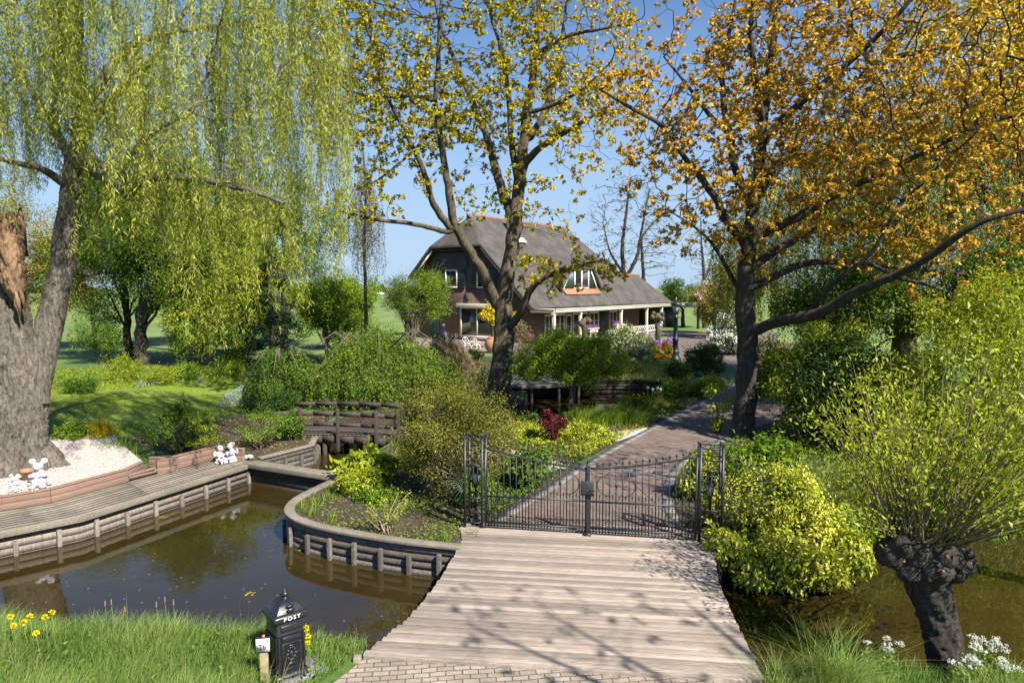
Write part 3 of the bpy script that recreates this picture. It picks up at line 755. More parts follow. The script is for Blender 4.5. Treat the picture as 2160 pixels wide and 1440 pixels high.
def ribbon(mb, a, b, z0, z1, var):
    n = len(a); lo = np.c_[a, np.full(n, z0)]; li = np.c_[b, np.full(n, z0)]; ho = np.c_[a, np.full(n, z1)]; hi_ = np.c_[b, np.full(n, z1)]; V = np.concatenate([lo, li, ho, hi_]); f = []
    for i in range(n - 1):
        f += [[i, i + 1, 2 * n + i + 1, 2 * n + i], [n + i + 1, n + i, 3 * n + i, 3 * n + i + 1], [2 * n + i, 2 * n + i + 1, 3 * n + i + 1, 3 * n + i], [i + 1, i, n + i, n + i + 1]]
    f += [[0, 2 * n, 3 * n, n], [n - 1, 2 * n - 1, 4 * n - 1, 3 * n - 1]]
    mb.add(V, f, var)
def revet(name, label, line, cat='revetment', cap=True, spacing=.75, wood=PILEWOOD, capwood=QUAYWOOD, piles=True, hi=-.02, side=1, capw=.2, rows=4):
    t = thing(name, (line[0][0], line[0][1], 0), label, cat)
    p = np.array(line); pl = MB(); cp = MB()
    for k in range(rows):                                 # horizontal boards
        z1 = hi - .02 - k * .155; z0 = z1 - .148; off = offset_line(line, .03 + .004 * (k % 2)); vr = R.random()
        ribbon(pl, off, offset_line(line, -.005 + .004 * (k % 2)), z0, z1, vr)
    pl.build('boards', wood, t)
    if cap:
        ribbon(cp, offset_line(line, -.02 + capw / 2), offset_line(line, -.02 - capw / 2), hi, hi + .06, .5)
        cp.build('cap_beam', capwood, t, bevel=.006)
    if piles:
        for q, d in along(line, spacing, spacing * .4):
            n = np.array([d[1], -d[0]]) * .09; m = MB(); x, y = q + n; h = hi - R.uniform(.10, .2)
            m.box((x, y, (h - 1.2) / 2), (.085, .085, h + 1.2), Matrix.Rotation(math.atan2(d[1], d[0]), 3, 'Z'), R.random()); m.build('pile', wood, t, bevel=.008)
    return t
qs = QUAY
revet('timber_quay_wall', 'long weathered plank wall with piles holding up the left boardwalk', qs[1:], wood=PILEWOOD, cap=False, hi=-.06)
revet('curved_bank_wall', 'curved plank wall with piles edging the planted peninsula beside the bridge', PENS, spacing=.62, hi=.02, capw=.22, wood=DARKPILE)
revet('side_canal_wall', 'short plank wall along the side canal left of the footbridge', [LB_[0], LB_[1], LB_[2]], spacing=.6, hi=.02, wood=DARKPILE)
dm = thing('plank_dam', P(630, 990), 'mossy plank dam across the side canal with a beam on top', 'dam')
a, b = P(528, 977), P(728, 1008)
m = MB(); m.beam(a + np.array([0, 0, -.02]), b + np.array([0, 0, -.0]), .38, .14); m.build('cap_beam', QUAYWOOD, dm, bevel=.01)
m = MB()
for k in range(5): m.beam(a + np.array([0, -.02 - .004 * (k % 2), -.20 - .2 * k]), b + np.array([0, -.02 - .004 * (k % 2), -.20 - .2 * k]), .09, .19, R.random())
m.build('boards', DARKWOOD, dm)
# pond wall at the far side
pf = [tuple(q) for q in smooth_line([(2.2, 35.3), (5, 36.3), (8, 36), (9.4, 34.2), (9.7, 32)], 2)]
revet('pond_edge_wall', 'dark plank edge round the far side of the pond', pf, wood=DARKWOOD, capwood=DARKWOOD, piles=False, hi=.04, rows=3)

# the boardwalk
bw = thing('boardwalk', P(250, 1060), 'long grey boardwalk running beside the left canal bank', 'boardwalk')
inner_px = [(-330, 1148), (0, 1079), (104, 1062), (264, 1018), (329, 1000), (451, 970), (505, 968)]
INN = [G2(*p) for p in inner_px]; OUT = [tuple(q) for q in offset_line(qs[1:], .10)]
dk = MB()
NB = 9
def lerp_line(line, q):
    p = np.array(line); s = np.r_[0, np.cumsum(np.linalg.norm(np.diff(p, axis=0), axis=1))] ; s = s / s[-1]
    return np.array([np.interp(q, s, p[:, 0]), np.interp(q, s, p[:, 1])])
cuts = [0, .34, .62, 1.0]
bs_ = MB(); bs_.prism(OUT + INN[::-1], -.10, -.034); bs_.build('bearers', DARKWOOD, bw)
sheet('soil_strip', OUT + INN[::-1], .004, SOIL)
for k in range(NB):                                     # boards run along the water, in lengths
    for i in range(len(cuts) - 1):
        qa, qb = cuts[i] + .0006, cuts[i + 1] - .0006; v = R.random(); n = 5; L0, L1 = [], []
        for j in range(n + 1):
            q = qa + (qb - qa) * j / n; o = lerp_line(OUT, q); n_ = lerp_line(INN, q); f0 = (k + .012) / NB; f1 = (k + .988) / NB
            L0.append(o + (n_ - o) * f0); L1.append(o + (n_ - o) * f1)
        dk.prism(L0 + L1[::-1], -.03, .014 + .002 * (k % 2), v)
dk.build('deck_boards', QUAYWOOD, bw)
eb = MB(); ol = np.array(OUT)
ribbon(eb, offset_line(OUT, .055), offset_line(OUT, .005), -.11, .02, .5)
eb.build('edge_beam', QUAYWOOD, bw, bevel=.006)

# raised planter of composite boards holding the gravel, with the step
pb = thing('planter_wall', P(180, 1035), 'low brown composite board wall holding the white gravel under the willow', 'planter wall')
def board_wall(name, pts, h, parent, th=.09, rows=2, capw=.12):
    mb = MB(); cb = MB()
    for a, b in zip(pts[:-1], pts[1:]):
        for k in range(rows):
            z0 = h / rows * k + .004; z1 = h / rows * (k + 1) - .006
            mb.beam((a[0], a[1], (z0 + z1) / 2), (b[0], b[1], (z0 + z1) / 2), th - .004 * k, z1 - z0, R.random())
        cb.beam((a[0], a[1], h + .015), (b[0], b[1], h + .015), capw, .035, R.random())
    mb.build(name, COMPOSITE, parent, bevel=.004); cb.build('cap_board', COMPOSITE, parent, bevel=.004)
w1 = [G2(-420, 1145), G2(0, 1078), G2(103, 1061), G2(263, 1017)]
w1 = [(x, y + .06) for x, y in w1]
board_wall('board_face', w1, .31, pb, rows=2)
stp = [w1[-1], (w1[-1][0] + .02, w1[-1][1] + .75)]; board_wall('board_return', stp, .31, pb, rows=2)
pb2 = thing('bed_wall', P(400, 985), 'low brown board wall stepping along the boardwalk behind the child statues', 'planter wall')
w2 = [(stp[1][0] + .05, stp[1][1] + .3), (stp[1][0] + .85, stp[1][1] + .25), G2(329, 1001), G2(450, 970), G2(512, 976)]
w2 = [w2[0], w2[1], (w2[2][0], w2[2][1] + .06), (w2[3][0], w2[3][1] + .1), (w2[4][0], w2[4][1] + .12)]
board_wall('board_face', w2, .36, pb2, rows=2)
st = thing('garden_step', P(300, 1005), 'brown board step set in the gap between the planter walls', 'step')
x0, y0 = w1[-1]; m = MB(); m.prism([(x0 + .07, y0 + .02), (x0 + .07, y0 + 1.0), (x0 + .8, y0 + .95), (w2[2][0] - .06, w2[2][1] - .02)], .03, .135, .5); m.build('riser', COMPOSITE, st)
m = MB(); m.prism([(x0 + .06, y0 - .02), (x0 + .06, y0 + .3), (w2[2][0] - .03, w2[2][1] + .24), (w2[2][0] - .03, w2[2][1] - .06)], .142, .175, .7); m.build('tread', COMPOSITE, st, bevel=.004)
gp = [(p[0], p[1]) for p in ([(w1[0][0], w1[0][1] + .06)] + [(x, y + .05) for x, y in w1[1:]] + [(x0 - .02, y0 + .9), G2(250, 948), G2(236, 922), G2(95, 940), G2(-420, 985)])]
tag((lambda mm: mm.build('gravel_bed', GRAVEL))(MB().sheet(gp, .27)), kind='structure')
# loose pebbles over it
q = scatter(gp, 9000); mb = MB(); m_ = len(q); nn = nrm(rng.normal(size=(m_, 3)) * .5 + np.array([0, 0, 1])); d = np.cross(nn, rdir(m_))
mb.leaves(np.c_[q, np.full(m_, .28) + .02 * rng.random(m_)], d, nn, .035, .03, rng.random(m_), droop=-.1, mid=.5)
PEB = mk('pebble_stone', [(.3, (.46, .38, .32)), (.7, (.78, .72, .66))], scale=30, rough=.9, bump=0, var=.35)
tag(mb.build('gravel', PEB), 'loose pale pebbles covering the bed under the willow', kind='stuff')

# ------------------------------------------------------------------ the drive bridge
db = thing('plank_bridge', P(1200, 1290), 'wide weathered plank bridge leading to the black iron gate', 'bridge')
lp = [(985, 1100), (972, 1117), (978, 1142), (962, 1172), (920, 1240), (862, 1310), (800, 1360), (766, 1387)]
rp = [(1540, 1120), (1526, 1150), (1505, 1178), (1512, 1225), (1530, 1270), (1555, 1325), (1582, 1380), (1612, 1442)]
e0 = nrm(np.array(BR_NR) - np.array(BR_NL)); ax = np.array([-e0[1], e0[0]])        # plank direction, bridge axis
O = np.array(BR_NL)
def uv(p): q = np.array(p) - O; return q @ e0, q @ ax
lu = np.array(sorted([uv(G2(*p))[::-1] for p in lp])); ru = np.array(sorted([uv(G2(*p))[::-1] for p in rp]))
top = max(lu[-1][0], ru[-1][0])
pk = MB(); bwid = .122; k = 0; v = -.0
while v < top - .05:
    va, vb = v + .009, v + bwid - .009; vm = (va + vb) / 2
    l = np.interp(vm, lu[:, 0], lu[:, 1]) - R.uniform(0, .03); r = np.interp(vm, ru[:, 0], ru[:, 1]) + R.uniform(0, .03)
    z = .05 + R.uniform(-.004, .004); c = O + e0 * (l + r) / 2 + ax * vm
    M = Matrix.Rotation(math.atan2(e0[1], e0[0]) + R.uniform(-.0012, .0012), 3, 'Z')
    pk.box((c[0], c[1], z - .02), (r - l, vb - va, .045), M, R.random() if k else .8); v += bwid; k += 1
pk.build('deck_planks', WOODGREY, db, bevel=.004)
for side, prof in ((-1, lu), (1, ru)):
    m = MB()
    for i in range(len(prof) - 1):
        a = O + e0 * (prof[i][1] + side * -.06) + ax * prof[i][0]; b = O + e0 * (prof[i + 1][1] + side * -.06) + ax * prof[i + 1][0]
        m.beam((*a, -.11), (*b, -.11), .1, .22, .4)
    m.build('side_beam', DARKWOOD, db)
m = MB(); m.beam((*(O - ax * .02), .01), (*(O + e0 * (BR_NR[0] - BR_NL[0] + .05) - ax * .02), .01), .05, .11); m.build('front_beam', WOODGREY, db, bevel=.006)
for f in (.35, .7):
    for s_ in (.12, .38, .62, .88):
        vv = top * f; l = np.interp(vv, lu[:, 0], lu[:, 1]); r = np.interp(vv, ru[:, 0], ru[:, 1]); c = O + e0 * (l + (r - l) * s_) + ax * vv
        m = MB(); m.tube([(c[0], c[1], -1.5), (c[0], c[1], -.04)], .1, 10); m.build('bridge_pile', DARKWOOD, db)
m = MB(); c = P(764, 1392); m.box((c[0] - .06, c[1] - .02, -.1), (.1, .1, .34), None, .4); m.build('corner_post', WOODGREY, db, bevel=.008)
# ------------------------------------------------------------------ iron gate
GL = P(1021, 1113, .05); GR = P(1470, 1141, .05); GC = (GL + GR) / 2
gdir = nrm(GR - GL); gdir[2] = 0
gz0 = .05; W_ = np.linalg.norm(GR - GL)
def gp3(s, z): return GL + gdir * s + np.array([0, 0, z])
gate = thing('iron_gate', GC, 'tall black iron double gate with spear tips at the far bridge end', 'gate')
def toprail(s):                                       # swept top rail: high at the hinges, low in the middle
    q = min(1, abs(s - W_ / 2) / (W_ / 2)); return 1.35 + .34 * q ** 1.6
def spear(mb, p, r=.027, h=.11):
    mb.lathe(p, [(.006, 0), (.012, h * .12), (.006, h * .25), (r, h * .5), (.003, h)], 6)
def leaf_gate(sa, sb, hinge_left):
    lf_ = 'gate_leaf'
    m = MB(); n = 17; ss = np.linspace(sa, sb, n)
    pts = [gp3(s, toprail(s)) for s in np.linspace(sa, sb, 22)]; m.tube(pts, .019, 5)
    m.beam(gp3(sa, .13), gp3(sb, .13), .03, .03); m.beam(gp3(sa, .07), gp3(sb, .07), .02, .02); m.beam(gp3(sa, .68), gp3(sb, .68), .028, .028)
    for s in (sa, sb): m.beam(gp3(s, .02), gp3(s, toprail(s)), .035, .035)
    root = m.build(lf_, IRON, gate)
    b = MB()
    for i in range(1, n - 1):
        s = ss[i]; b.tube([gp3(s, .04), gp3(s, toprail(s) + .03)], .0125, 4); spear(b, gp3(s, toprail(s) + .03))
    b.build('tall_bars', IRON, root)
    b = MB()
    for i in range(n - 1):
        s = (ss[i] + ss[i + 1]) / 2; b.tube([gp3(s, .04), gp3(s, .76)], .0105, 4); spear(b, gp3(s, .76), .022, .085)
    b.build('short_bars', IRON, root)
    b = MB(); mid = W_ / 2; sg = 1 if hinge_left else -1        # big sweep and scrolls near the lock
    cx = mid - sg * .62
    for rr_, cz in ((.21, 1.02),):
        for c_ in (mid - sg * .33, mid - sg * .78):
            a_ = np.linspace(-1.9, 1.9, 16); o = 1 if c_ == mid - sg * .33 else -1
            b.tube([gp3(c_ + sg * o * -.02 + sg * o * rr_ * (math.cos(k) - .2), cz + rr_ * math.sin(k)) for k in a_], .009, 4)
    a_ = np.linspace(0, math.pi / 2, 18)
    hs = sa if hinge_left else sb
    b.tube([gp3(mid - sg * (.75 + 1.35 * (1 - math.cos(k)) * .95), .09 + 1.12 * math.cos(k)) for k in a_], .009, 4)
    b.ball(gp3(mid - sg * .56, 1.02), (.03, .02, .055), 8, 6)
    b.build('scrollwork', IRON, root)
leaf_gate(.03, W_ / 2 - .04, True); leaf_gate(W_ / 2 + .04, W_ - .03, False)
m = MB(); m.beam(gp3(W_ / 2, 0), gp3(W_ / 2, 1.42), .075, .075); m.lathe(gp3(W_ / 2, 1.42), [(.045, 0), (.02, .03), (.035, .06), (.004, .13)], 8); m.build('centre_post', IRON, gate, bevel=.006)
m = MB(); n_ = np.array([gdir[1], -gdir[0], 0])
m.box(gp3(W_ / 2 - .01, .96) + n_ * .06, (.26, .06, .30), Matrix.Rotation(math.atan2(gdir[1], gdir[0]), 3, 'Z')); lk = m.build('lock_box', FLINT, gate, bevel=.02)
m = MB(); m.tube([gp3(W_ / 2 + .04, .93) + n_ * .1, gp3(W_ / 2 + .04, .93) + n_ * .15, gp3(W_ / 2 + .22, .95) + n_ * .15], .012, 6); m.build('handle', IRON, lk)
m = MB(); m.box(gp3(W_ / 2, .02) + n_ * .02, (.14, .16, .05), Matrix.Rotation(math.atan2(gdir[1], gdir[0]), 3, 'Z')); m.build('stop_block', IRON, gate)
# side pillars of open ironwork, with sunburst wings
def gate_side(s0, s1, out, label, lname):
    t = thing('gate_pillar', gp3((s0 + s1) / 2, 0), label, 'gate pillar')
    w = s1 - s0; n2 = np.array([-gdir[1], gdir[0], 0])
    for (s, k) in ((s0, 0), (s1, 0), (s0, .4), (s1, .4)):
        m = MB(); m.beam(gp3(s, -.02) + n2 * k, gp3(s, 1.86 if k == 0 else 1.80) + n2 * k, .05, .05); spear(m, gp3(s, 1.85 if k == 0 else 1.79) + n2 * k, .03, .14); m.build('post', IRON, t)
    m = MB()
    for z in (.1, .62, 1.3, 1.62, 1.84):
        for k in (0, .4): m.beam(gp3(s0, z) + n2 * k, gp3(s1, z) + n2 * k, .022, .022)
        for s in (s0, s1): m.beam(gp3(s, z), gp3(s, z) + n2 * .4, .022, .022)
    for z0, z1 in ((1.3, 1.62),): m.tube([gp3(s0, z0), gp3(s1, z1)], .008, 4); m.tube([gp3(s1, z0), gp3(s0, z1)], .008, 4)
    for i in range(1, 4): m.tube([gp3(s0 + w * i / 4, .62), gp3(s0 + w * i / 4, 1.3)], .006, 4)
    m.build('rails', IRON, t)
    m = MB()
    for c_, zc, r_ in ((.5, .24, .10), (.5, .47, .12)):
        a = np.linspace(0, 6.283, 20); m.tube([gp3(s0 + w * c_ + r_ * math.cos(k), zc + r_ * math.sin(k)) for k in a], .008, 4)
    for sg in (-1, 1):
        a = np.linspace(-.5, 3.6, 14); m.tube([gp3(s0 + w * .5 + sg * (.13 - .10 * math.cos(k)), 1.9 + .09 * math.sin(k)) for k in a], .008, 4)
    m.build('scrolls', IRON, t)
    # sunburst
    sb = MB(); so = s0 if out < 0 else s1; cz = .98
    for k, a in enumerate(np.linspace(-1.5, 1.35, 15)):
        L = .95 - .12 * abs(a); sb.tube([gp3(so + out * .14 * math.cos(a), cz + .16 * math.sin(a)), gp3(so + out * (.05 + L * math.cos(a)), cz + L * math.sin(a))], .010, 4)
    for rr_ in (.16, .20, .74):
        a = np.linspace(-1.55, 1.55, 20); sb.tube([gp3(so + out * rr_ * math.cos(k), cz + rr_ * math.sin(k)) for k in a], .008, 4)
    for rr_ in (.04, .08, .12):
        a = np.linspace(-1.55, 1.55, 12); sb.tube([gp3(so + out * rr_ * math.cos(k), cz + rr_ * math.sin(k)) for k in a], .008, 4)
    sb.build('sunburst', IRON, t)
    # small lantern standing inside
    c = gp3((s0 + s1) / 2, 0) + n2 * .2
    l = thing('gate_lantern', c, lname, 'lantern', 'lanterns inside the gate pillars')
    m = MB(); m.lathe(c, [(.10, 0), (.10, .05), (.055, .09), (.045, .2), (.026, .24), (.026, .78), (.045, .82), (.05, .86)], 12); m.build('post', CASTIRON, l, smooth=False)
    m = MB(); m.lathe(c, [(.055, .87), (.095, 1.08), (.09, 1.09)], 6); m.build('lantern_glass', LAMPGLASS, l)
    m = MB(); m.lathe(c, [(.13, 1.09), (.135, 1.11), (.09, 1.16), (.05, 1.19), (.03, 1.2), (.03, 1.23), (.005, 1.27)], 10)
    for k in range(6): a = k * math.pi / 3; m.tube([c + np.array([.057 * math.cos(a), .057 * math.sin(a), .86]), c + np.array([.098 * math.cos(a), .098 * math.sin(a), 1.1])], .007, 4)
    m.build('lantern_cap', CASTIRON, l)
gate_side(-.40, -.04, -1, 'open black iron pillar with sunburst wing beside the tan shrub', 'small black lantern in the gate pillar beside the tan shrub')
gate_side(W_ + .04, W_ + .46, 1, 'open black iron pillar with sunburst wing against the variegated shrub', 'small black lantern in the gate pillar against the variegated shrub')

# ------------------------------------------------------------------ post box, number sign, slab
bx = P(600, 1437)[:2] + np.array([-.035, .2]); rz = math.radians(40)
pbx = local('post_box', (bx[0], bx[1], 0), 'black cast-iron pillar post box with domed lid and white POST lettering', 'post box', rz=rz); pbx.scale = (1.17, 1.17, 1.0)
def sq(mb, prof, rx=1.0):
    v = []
    for r, z in prof: v += [(-r * rx, -r, z), (r * rx, -r, z), (r * rx, r, z), (-r * rx, r, z)]
    n = len(prof); f = [[3, 2, 1, 0]] + [[4 * i + j, 4 * i + (j + 1) % 4, 4 * i + 4 + (j + 1) % 4, 4 * i + 4 + j] for i in range(n - 1) for j in range(4)] + [[4 * n - 4 + j for j in range(4)]]
    mb.add(v, f)
b = MB(); sq(b, [(.158, .10), (.158, .60), (.163, .61), (.163, .625), (.158, .635), (.158, .78)]); b.build('body', CASTIRON, pbx, bevel=.008)
b = MB(); sq(b, [(.205, 0), (.205, .035), (.19, .05), (.19, .075), (.17, .10), (.162, .105)]); b.build('plinth', CASTIRON, pbx, bevel=.006)
lid = MB(); sq(lid, [(.165, .775), (.182, .79), (.192, .80), (.192, .855), (.182, .868), (.155, .885), (.150, .905), (.135, .925), (.118, .96), (.085, .995), (.05, 1.012)])
ld = lid.build('lid', CASTIRON, pbx, bevel=.01)
m = MB(); m.lathe((0, 0, 1.01), [(.055, 0), (.03, .012), (.025, .03), (.048, .05), (.05, .07), (.03, .092), (.012, .1), (.014, .112), (.003, .13)], 14); m.build('finial', CASTIRON, ld, smooth=True)
def panel(mb, face, z0, z1, hw, th=.012, fr=.018):
    # raised frame on a side of the box: face 0 front (-Y), 1 left (-X)
    for (a0, a1, c0, c1) in ((-hw, hw, z0, z0 + fr), (-hw, hw, z1 - fr, z1), (-hw, -hw + fr, z0 + fr, z1 - fr), (hw - fr, hw, z0 + fr, z1 - fr)):
        if face == 0: mb.box(((a0 + a1) / 2, -.158 - th / 2 + .002, (c0 + c1) / 2), (a1 - a0, th, c1 - c0))
        else: mb.box((-.158 - th / 2 + .002, (a0 + a1) / 2, (c0 + c1) / 2), (th, a1 - a0, c1 - c0))
m = MB(); panel(m, 0, .15, .50, .105); panel(m, 1, .15, .57, .105)
for a in (0, 1):
    for sx in (-1, 1):
        if a == 0: m.box((sx * .138, -.162, .36), (.016, .012, .46))
        else: m.box((-.162, sx * .138, .36), (.012, .016, .46))
for k in range(10):                                   # relief in the front panel and on the lid
    an = k * .628; m.ball((.045 * math.cos(an), -.158, .34 + .085 * math.sin(an)), (.018, .012, .022), 8, 5)
m.ball((0, -.158, .34), (.03, .016, .045), 10, 6); m.ball((0, -.158, .215), (.05, .012, .02), 10, 6); m.ball((0, -.158, .455), (.04, .012, .014), 10, 6)
m.build('relief_panels', CASTIRON, pbx, bevel=.003)
m = MB(); m.box((0, -.163, .56), (.20, .014, .055)); m.build('name_plate', CASTIRON, pbx, bevel=.004)
m = MB(); m.box((0, -.166, .70), (.235, .02, .075)); fl = m.build('slot_flap', CASTIRON, pbx, bevel=.008)
m = MB(); m.ball((0, -.17, .765 + .16), (.05, .02, .03), 10, 6); m.ball((0, -.14, .965), (.05, .025, .02), 10, 6); m.build('crest', CASTIRON, ld)
def text(name, body, size, mat, parent, loc, rote, ext=.002, spacing=1.0, bold=0.0):
    c = bpy.data.curves.new(name, 'FONT'); c.body = body; c.size = size; c.extrude = ext; c.align_x = 'CENTER'; c.align_y = 'CENTER'; c.space_character = spacing; c.offset = bold
    c.materials.append(mat); o = bpy.data.objects.new('tmp', c); col.objects.link(o); dg = bpy.context.evaluated_depsgraph_get(); me = bpy.data.meshes.new_from_object(o.evaluated_get(dg)); bpy.data.objects.remove(o); o = bpy.data.objects.new(name, me); col.objects.link(o); o.parent = parent; o.location = loc; o.rotation_euler = rote; return o
text('lettering', 'POST', .066, WHITEINK, ld, (0.0, -.194, .828), (math.pi / 2, 0, 0), spacing=1.3, bold=.0004)

sg = P(557, 1440)[:2] + np.array([.03, -.05])
ns = local('number_sign', (sg[0], sg[1], 0), 'small white house number sign 26 A on a yellow lichened post', 'sign', rz=math.radians(8))
m = MB(); m.box((0, 0, .22), (.10, .07, .50)); m.build('post', LICHEN, ns, bevel=.01)
m = MB(); m.box((0, -.045, .565), (.178, .016, .188)); bd = m.build('board', NAVY, ns, bevel=.003)
m = MB(); m.box((.0, -.056, .557), (.166, .006, .165)); m.build('plate', WHITE, bd)
m = MB(); m.box((.01, -.05, .672), (.03, .03, .026)); m.build('mount', plain('orange_rust', (.5, .25, .03), .8), bd)
text('lettering', '26', .092, BLACKINK, bd, (-.005, -.0605, .535), (math.pi / 2, 0, 0), .0012, bold=.001)
text('lettering', 'A', .045, BLACKINK, bd, (.055, -.0605, .612), (math.pi / 2, 0, 0), .0012, bold=.001)
sl = local('stone_slab', (bx[0] + .12, bx[1] + .0, 0), 'pale concrete slab under the black post box', 'slab', rz=math.radians(38))
m = MB(); m.box((.05, .02, .012), (.62, .5, .05)); m.build('slab_top', STONE, sl, bevel=.012)

# ------------------------------------------------------------------ lamp post by the house
lp0 = P(1424, 760)
lt = local('lamp_post', lp0, 'dark green classic lamp post with a white lantern beside the drive', 'lamp post')
m = MB(); m.lathe((0, 0, 0), [(.42, 0), (.42, .12), (.36, .18), (.30, .24), (.27, .55), (.3, .6), (.24, .66), (.2, 1.0), (.19, 1.35), (.23, 1.4), (.23, 1.48), (.16, 1.54), (.145, 2.9), (.2, 2.95), (.2, 3.0), (.11, 3.08), (.10, 3.2)], 14); m.build('column', LAMPGREEN, lt, smooth=False)
m = MB(); m.beam((-.38, 0, 2.98), (.38, 0, 2.98), .05, .05); m.ball((.38, 0, 2.98), .05); m.ball((-.38, 0, 2.98), .05); m.build('ladder_bar', LAMPGREEN, lt)
m = MB(); m.lathe((0, 0, 0), [(.16, 3.22), (.30, 3.80), (.28, 3.81)], 6); m.build('lantern_glass', LAMPGLASS, lt)
m = MB(); m.lathe((0, 0, 0), [(.40, 3.80), (.41, 3.86), (.30, 3.98), (.14, 4.08), (.06, 4.1), (.05, 4.16)], 12)
for k in range(6): a = k * math.pi / 3; m.tube([(.165 * math.cos(a), .165 * math.sin(a), 3.2), (.31 * math.cos(a), .31 * math.sin(a), 3.82)], .018, 4)
lc = m.build('lantern_cap', LAMPGREEN, lt)
m = MB(); m.lathe((0, 0, 0), [(.04, 4.16), (.05, 4.2), (.02, 4.25), (.005, 4.36)], 8); m.build('finial', plain('gilt', (.6, .38, .05), .35), lc)

# ------------------------------------------------------------------ footbridge over the side canal
fb = local('footbridge', (-5.6, 23.2, 0), 'brown timber footbridge with rails over the shaded side canal', 'footbridge', rz=math.radians(-9))
m = MB(); n = 30
def arch(x): return .06 + .07 * (1 - (x / 2.4) ** 2)
for i in range(n):
    x = -2.2 + 4.4 * (i + .5) / n; m.box((x, .0, arch(x)), (4.4 / n - .012, 1.9, .045), Matrix.Rotation(.05 * x / 2.4, 3, 'Y'), R.random())
m.build('deck', BRIDGEWOOD, fb)
for y in (-.95, .95):
    m = MB(); xs = np.linspace(-2.2, 2.2, 9)
    for a, b2 in zip(xs[:-1], xs[1:]): m.beam((a, y, arch(a) - .14), (b2, y, arch(b2) - .14), .08, .24, .3)
    m.build('side_beam', BRIDGEWOOD, fb)
    for x in (-1.28, .03, 1.35, 2.1):
        m = MB(); m.box((x, y + (.09 if y > 0 else -.09), arch(x) + .2), (.10, .10, 1.42)); m.build('railing_post', BRIDGEWOOD, fb, bevel=.01)
    for z, hh in ((.72, .15), (.36, .11)):
        m = MB(); xs = np.linspace(-2.5, 2.45, 7)
        for a, b2 in zip(xs[:-1], xs[1:]): m.beam((a, y + (.02 if y > 0 else -.02), arch(a) + z), (b2, y + (.02 if y > 0 else -.02), arch(b2) + z), .04, hh, R.random())
        m.build('rail', BRIDGEWOOD, fb)
for x in (-.5, .9):
    for y in (-.9, .9):
        m = MB(); m.tube([(x, y, -1.4), (x, y, .1)], .08, 8); m.build('support_pile', DARKWOOD, fb)

# round terrace deck over the pond
pd_ = thing('pond_deck', P(1160, 822), 'round edged grey deck on posts over the pond behind the ball tree', 'deck')
arcp = [P(1060, 822)[:2], P(1110, 825)[:2], P(1180, 822)[:2], P(1235, 815)[:2], P(1262, 806)[:2], P(1245, 799)[:2], P(1150, 798)[:2], P(1060, 800)[:2]]
arcp = [np.array([x * 1.0, y]) for x, y in arcp]
m = MB(); m.prism(smooth_line([tuple(a) for a in arcp] + [tuple(arcp[0])], 2)[:-1], .10, .24); m.build('deck', QUAYWOOD, pd_, bevel=.02)
for (px, py) in ((1075, 823), (1122, 824), (1180, 822), (1222, 817)):
    c = P(px, py); m = MB(); m.tube([(c[0], c[1] + .25, -1.3), (c[0], c[1] + .25, .1)], .07, 8); m.build('deck_post', PILEWOOD, pd_)

# ------------------------------------------------------------------ white garden statues (stone, each one body)
def statue(name, label, loc, rz, parts, group=None, size=1.0, vox=.02):
    m = MB()
    for c, r in parts: m.ball(np.array(c) * size, np.array(r) * size if not np.isscalar(r) else r * size, 14, 10)
    o = m.build(name, WHITESTONE, smooth=True); o.location = loc; o.rotation_euler = (0, 0, rz)
    rm = o.modifiers.new('remesh', 'REMESH'); rm.mode = 'VOXEL'; rm.voxel_size = vox * size; rm.use_smooth_shade = True
    sm = o.modifiers.new('smooth', 'SMOOTH'); sm.factor = .5; sm.iterations = 2
    return tag(o, label, 'statue', group)
mouse = [((0, 0, .22), (.24, .22, .24)), ((0, -.02, .45), (.17, .15, .16)), ((0, -.06, .68), (.15, .14, .125)), ((0, -.18, .65), (.075, .09, .065)), ((0, -.26, .66), (.03, .03, .03)),
         ((-.17, 0, .84), (.105, .045, .10)), ((.17, 0, .84), (.105, .045, .10)), ((-.10, -.03, .77), (.05, .04, .05)), ((.10, -.03, .77), (.05, .04, .05)), ((-.20, -.12, .40), (.07, .12, .06)), ((.20, -.12, .40), (.07, .12, .06)), ((-.08, -.2, .40), (.06, .06, .05)), ((.08, -.2, .40), (.06, .06, .05)),
         ((-.15, -.2, .06), (.10, .15, .06)), ((.15, -.2, .06), (.10, .15, .06)), ((-.07, -.165, .71), .022), ((.07, -.165, .71), .022), ((.26, .05, .12), (.1, .06, .05))]
mp = P(68, 1031, .3); statue('mouse_statue', 'large white mouse statue with round ears on the gravel by the willow', (mp[0], mp[1] + .25, .28), math.radians(18), mouse, size=.74)
mp = P(22, 1037, .3); statue('mouse_statue', 'small white mouse statue left of the large one on the gravel', (mp[0], mp[1] + .15, .28), math.radians(10), mouse, size=.43)
def child(s):  # seated winged child
    return [((0, 0, .14), (.17, .16, .13)), ((0, .02, .33), (.12, .10, .17)), ((s * .03, -.03, .57), (.105, .11, .115)), ((s * .03, .01, .61), (.115, .11, .10)), ((s * .03, -.135, .56), (.022, .025, .022)), ((s * .03, .06, .635), (.10, .09, .07)),
            ((-.13, -.08, .33), (.05, .1, .05)), ((.13, -.08, .33), (.05, .1, .05)), ((0, -.18, .30), (.08, .05, .05)), ((-.10, -.2, .16), (.06, .16, .06)), ((.10, -.2, .16), (.06, .16, .06)), ((-.10, -.33, .08), (.045, .06, .09)), ((.10, -.33, .08), (.045, .06, .09)),
            ((-.12, .14, .36), (.08, .03, .13)), ((.12, .14, .36), (.08, .03, .13)), ((0, -.0, .04), (.22, .2, .05)), ((0, 0, .47), (.05, .05, .06))]
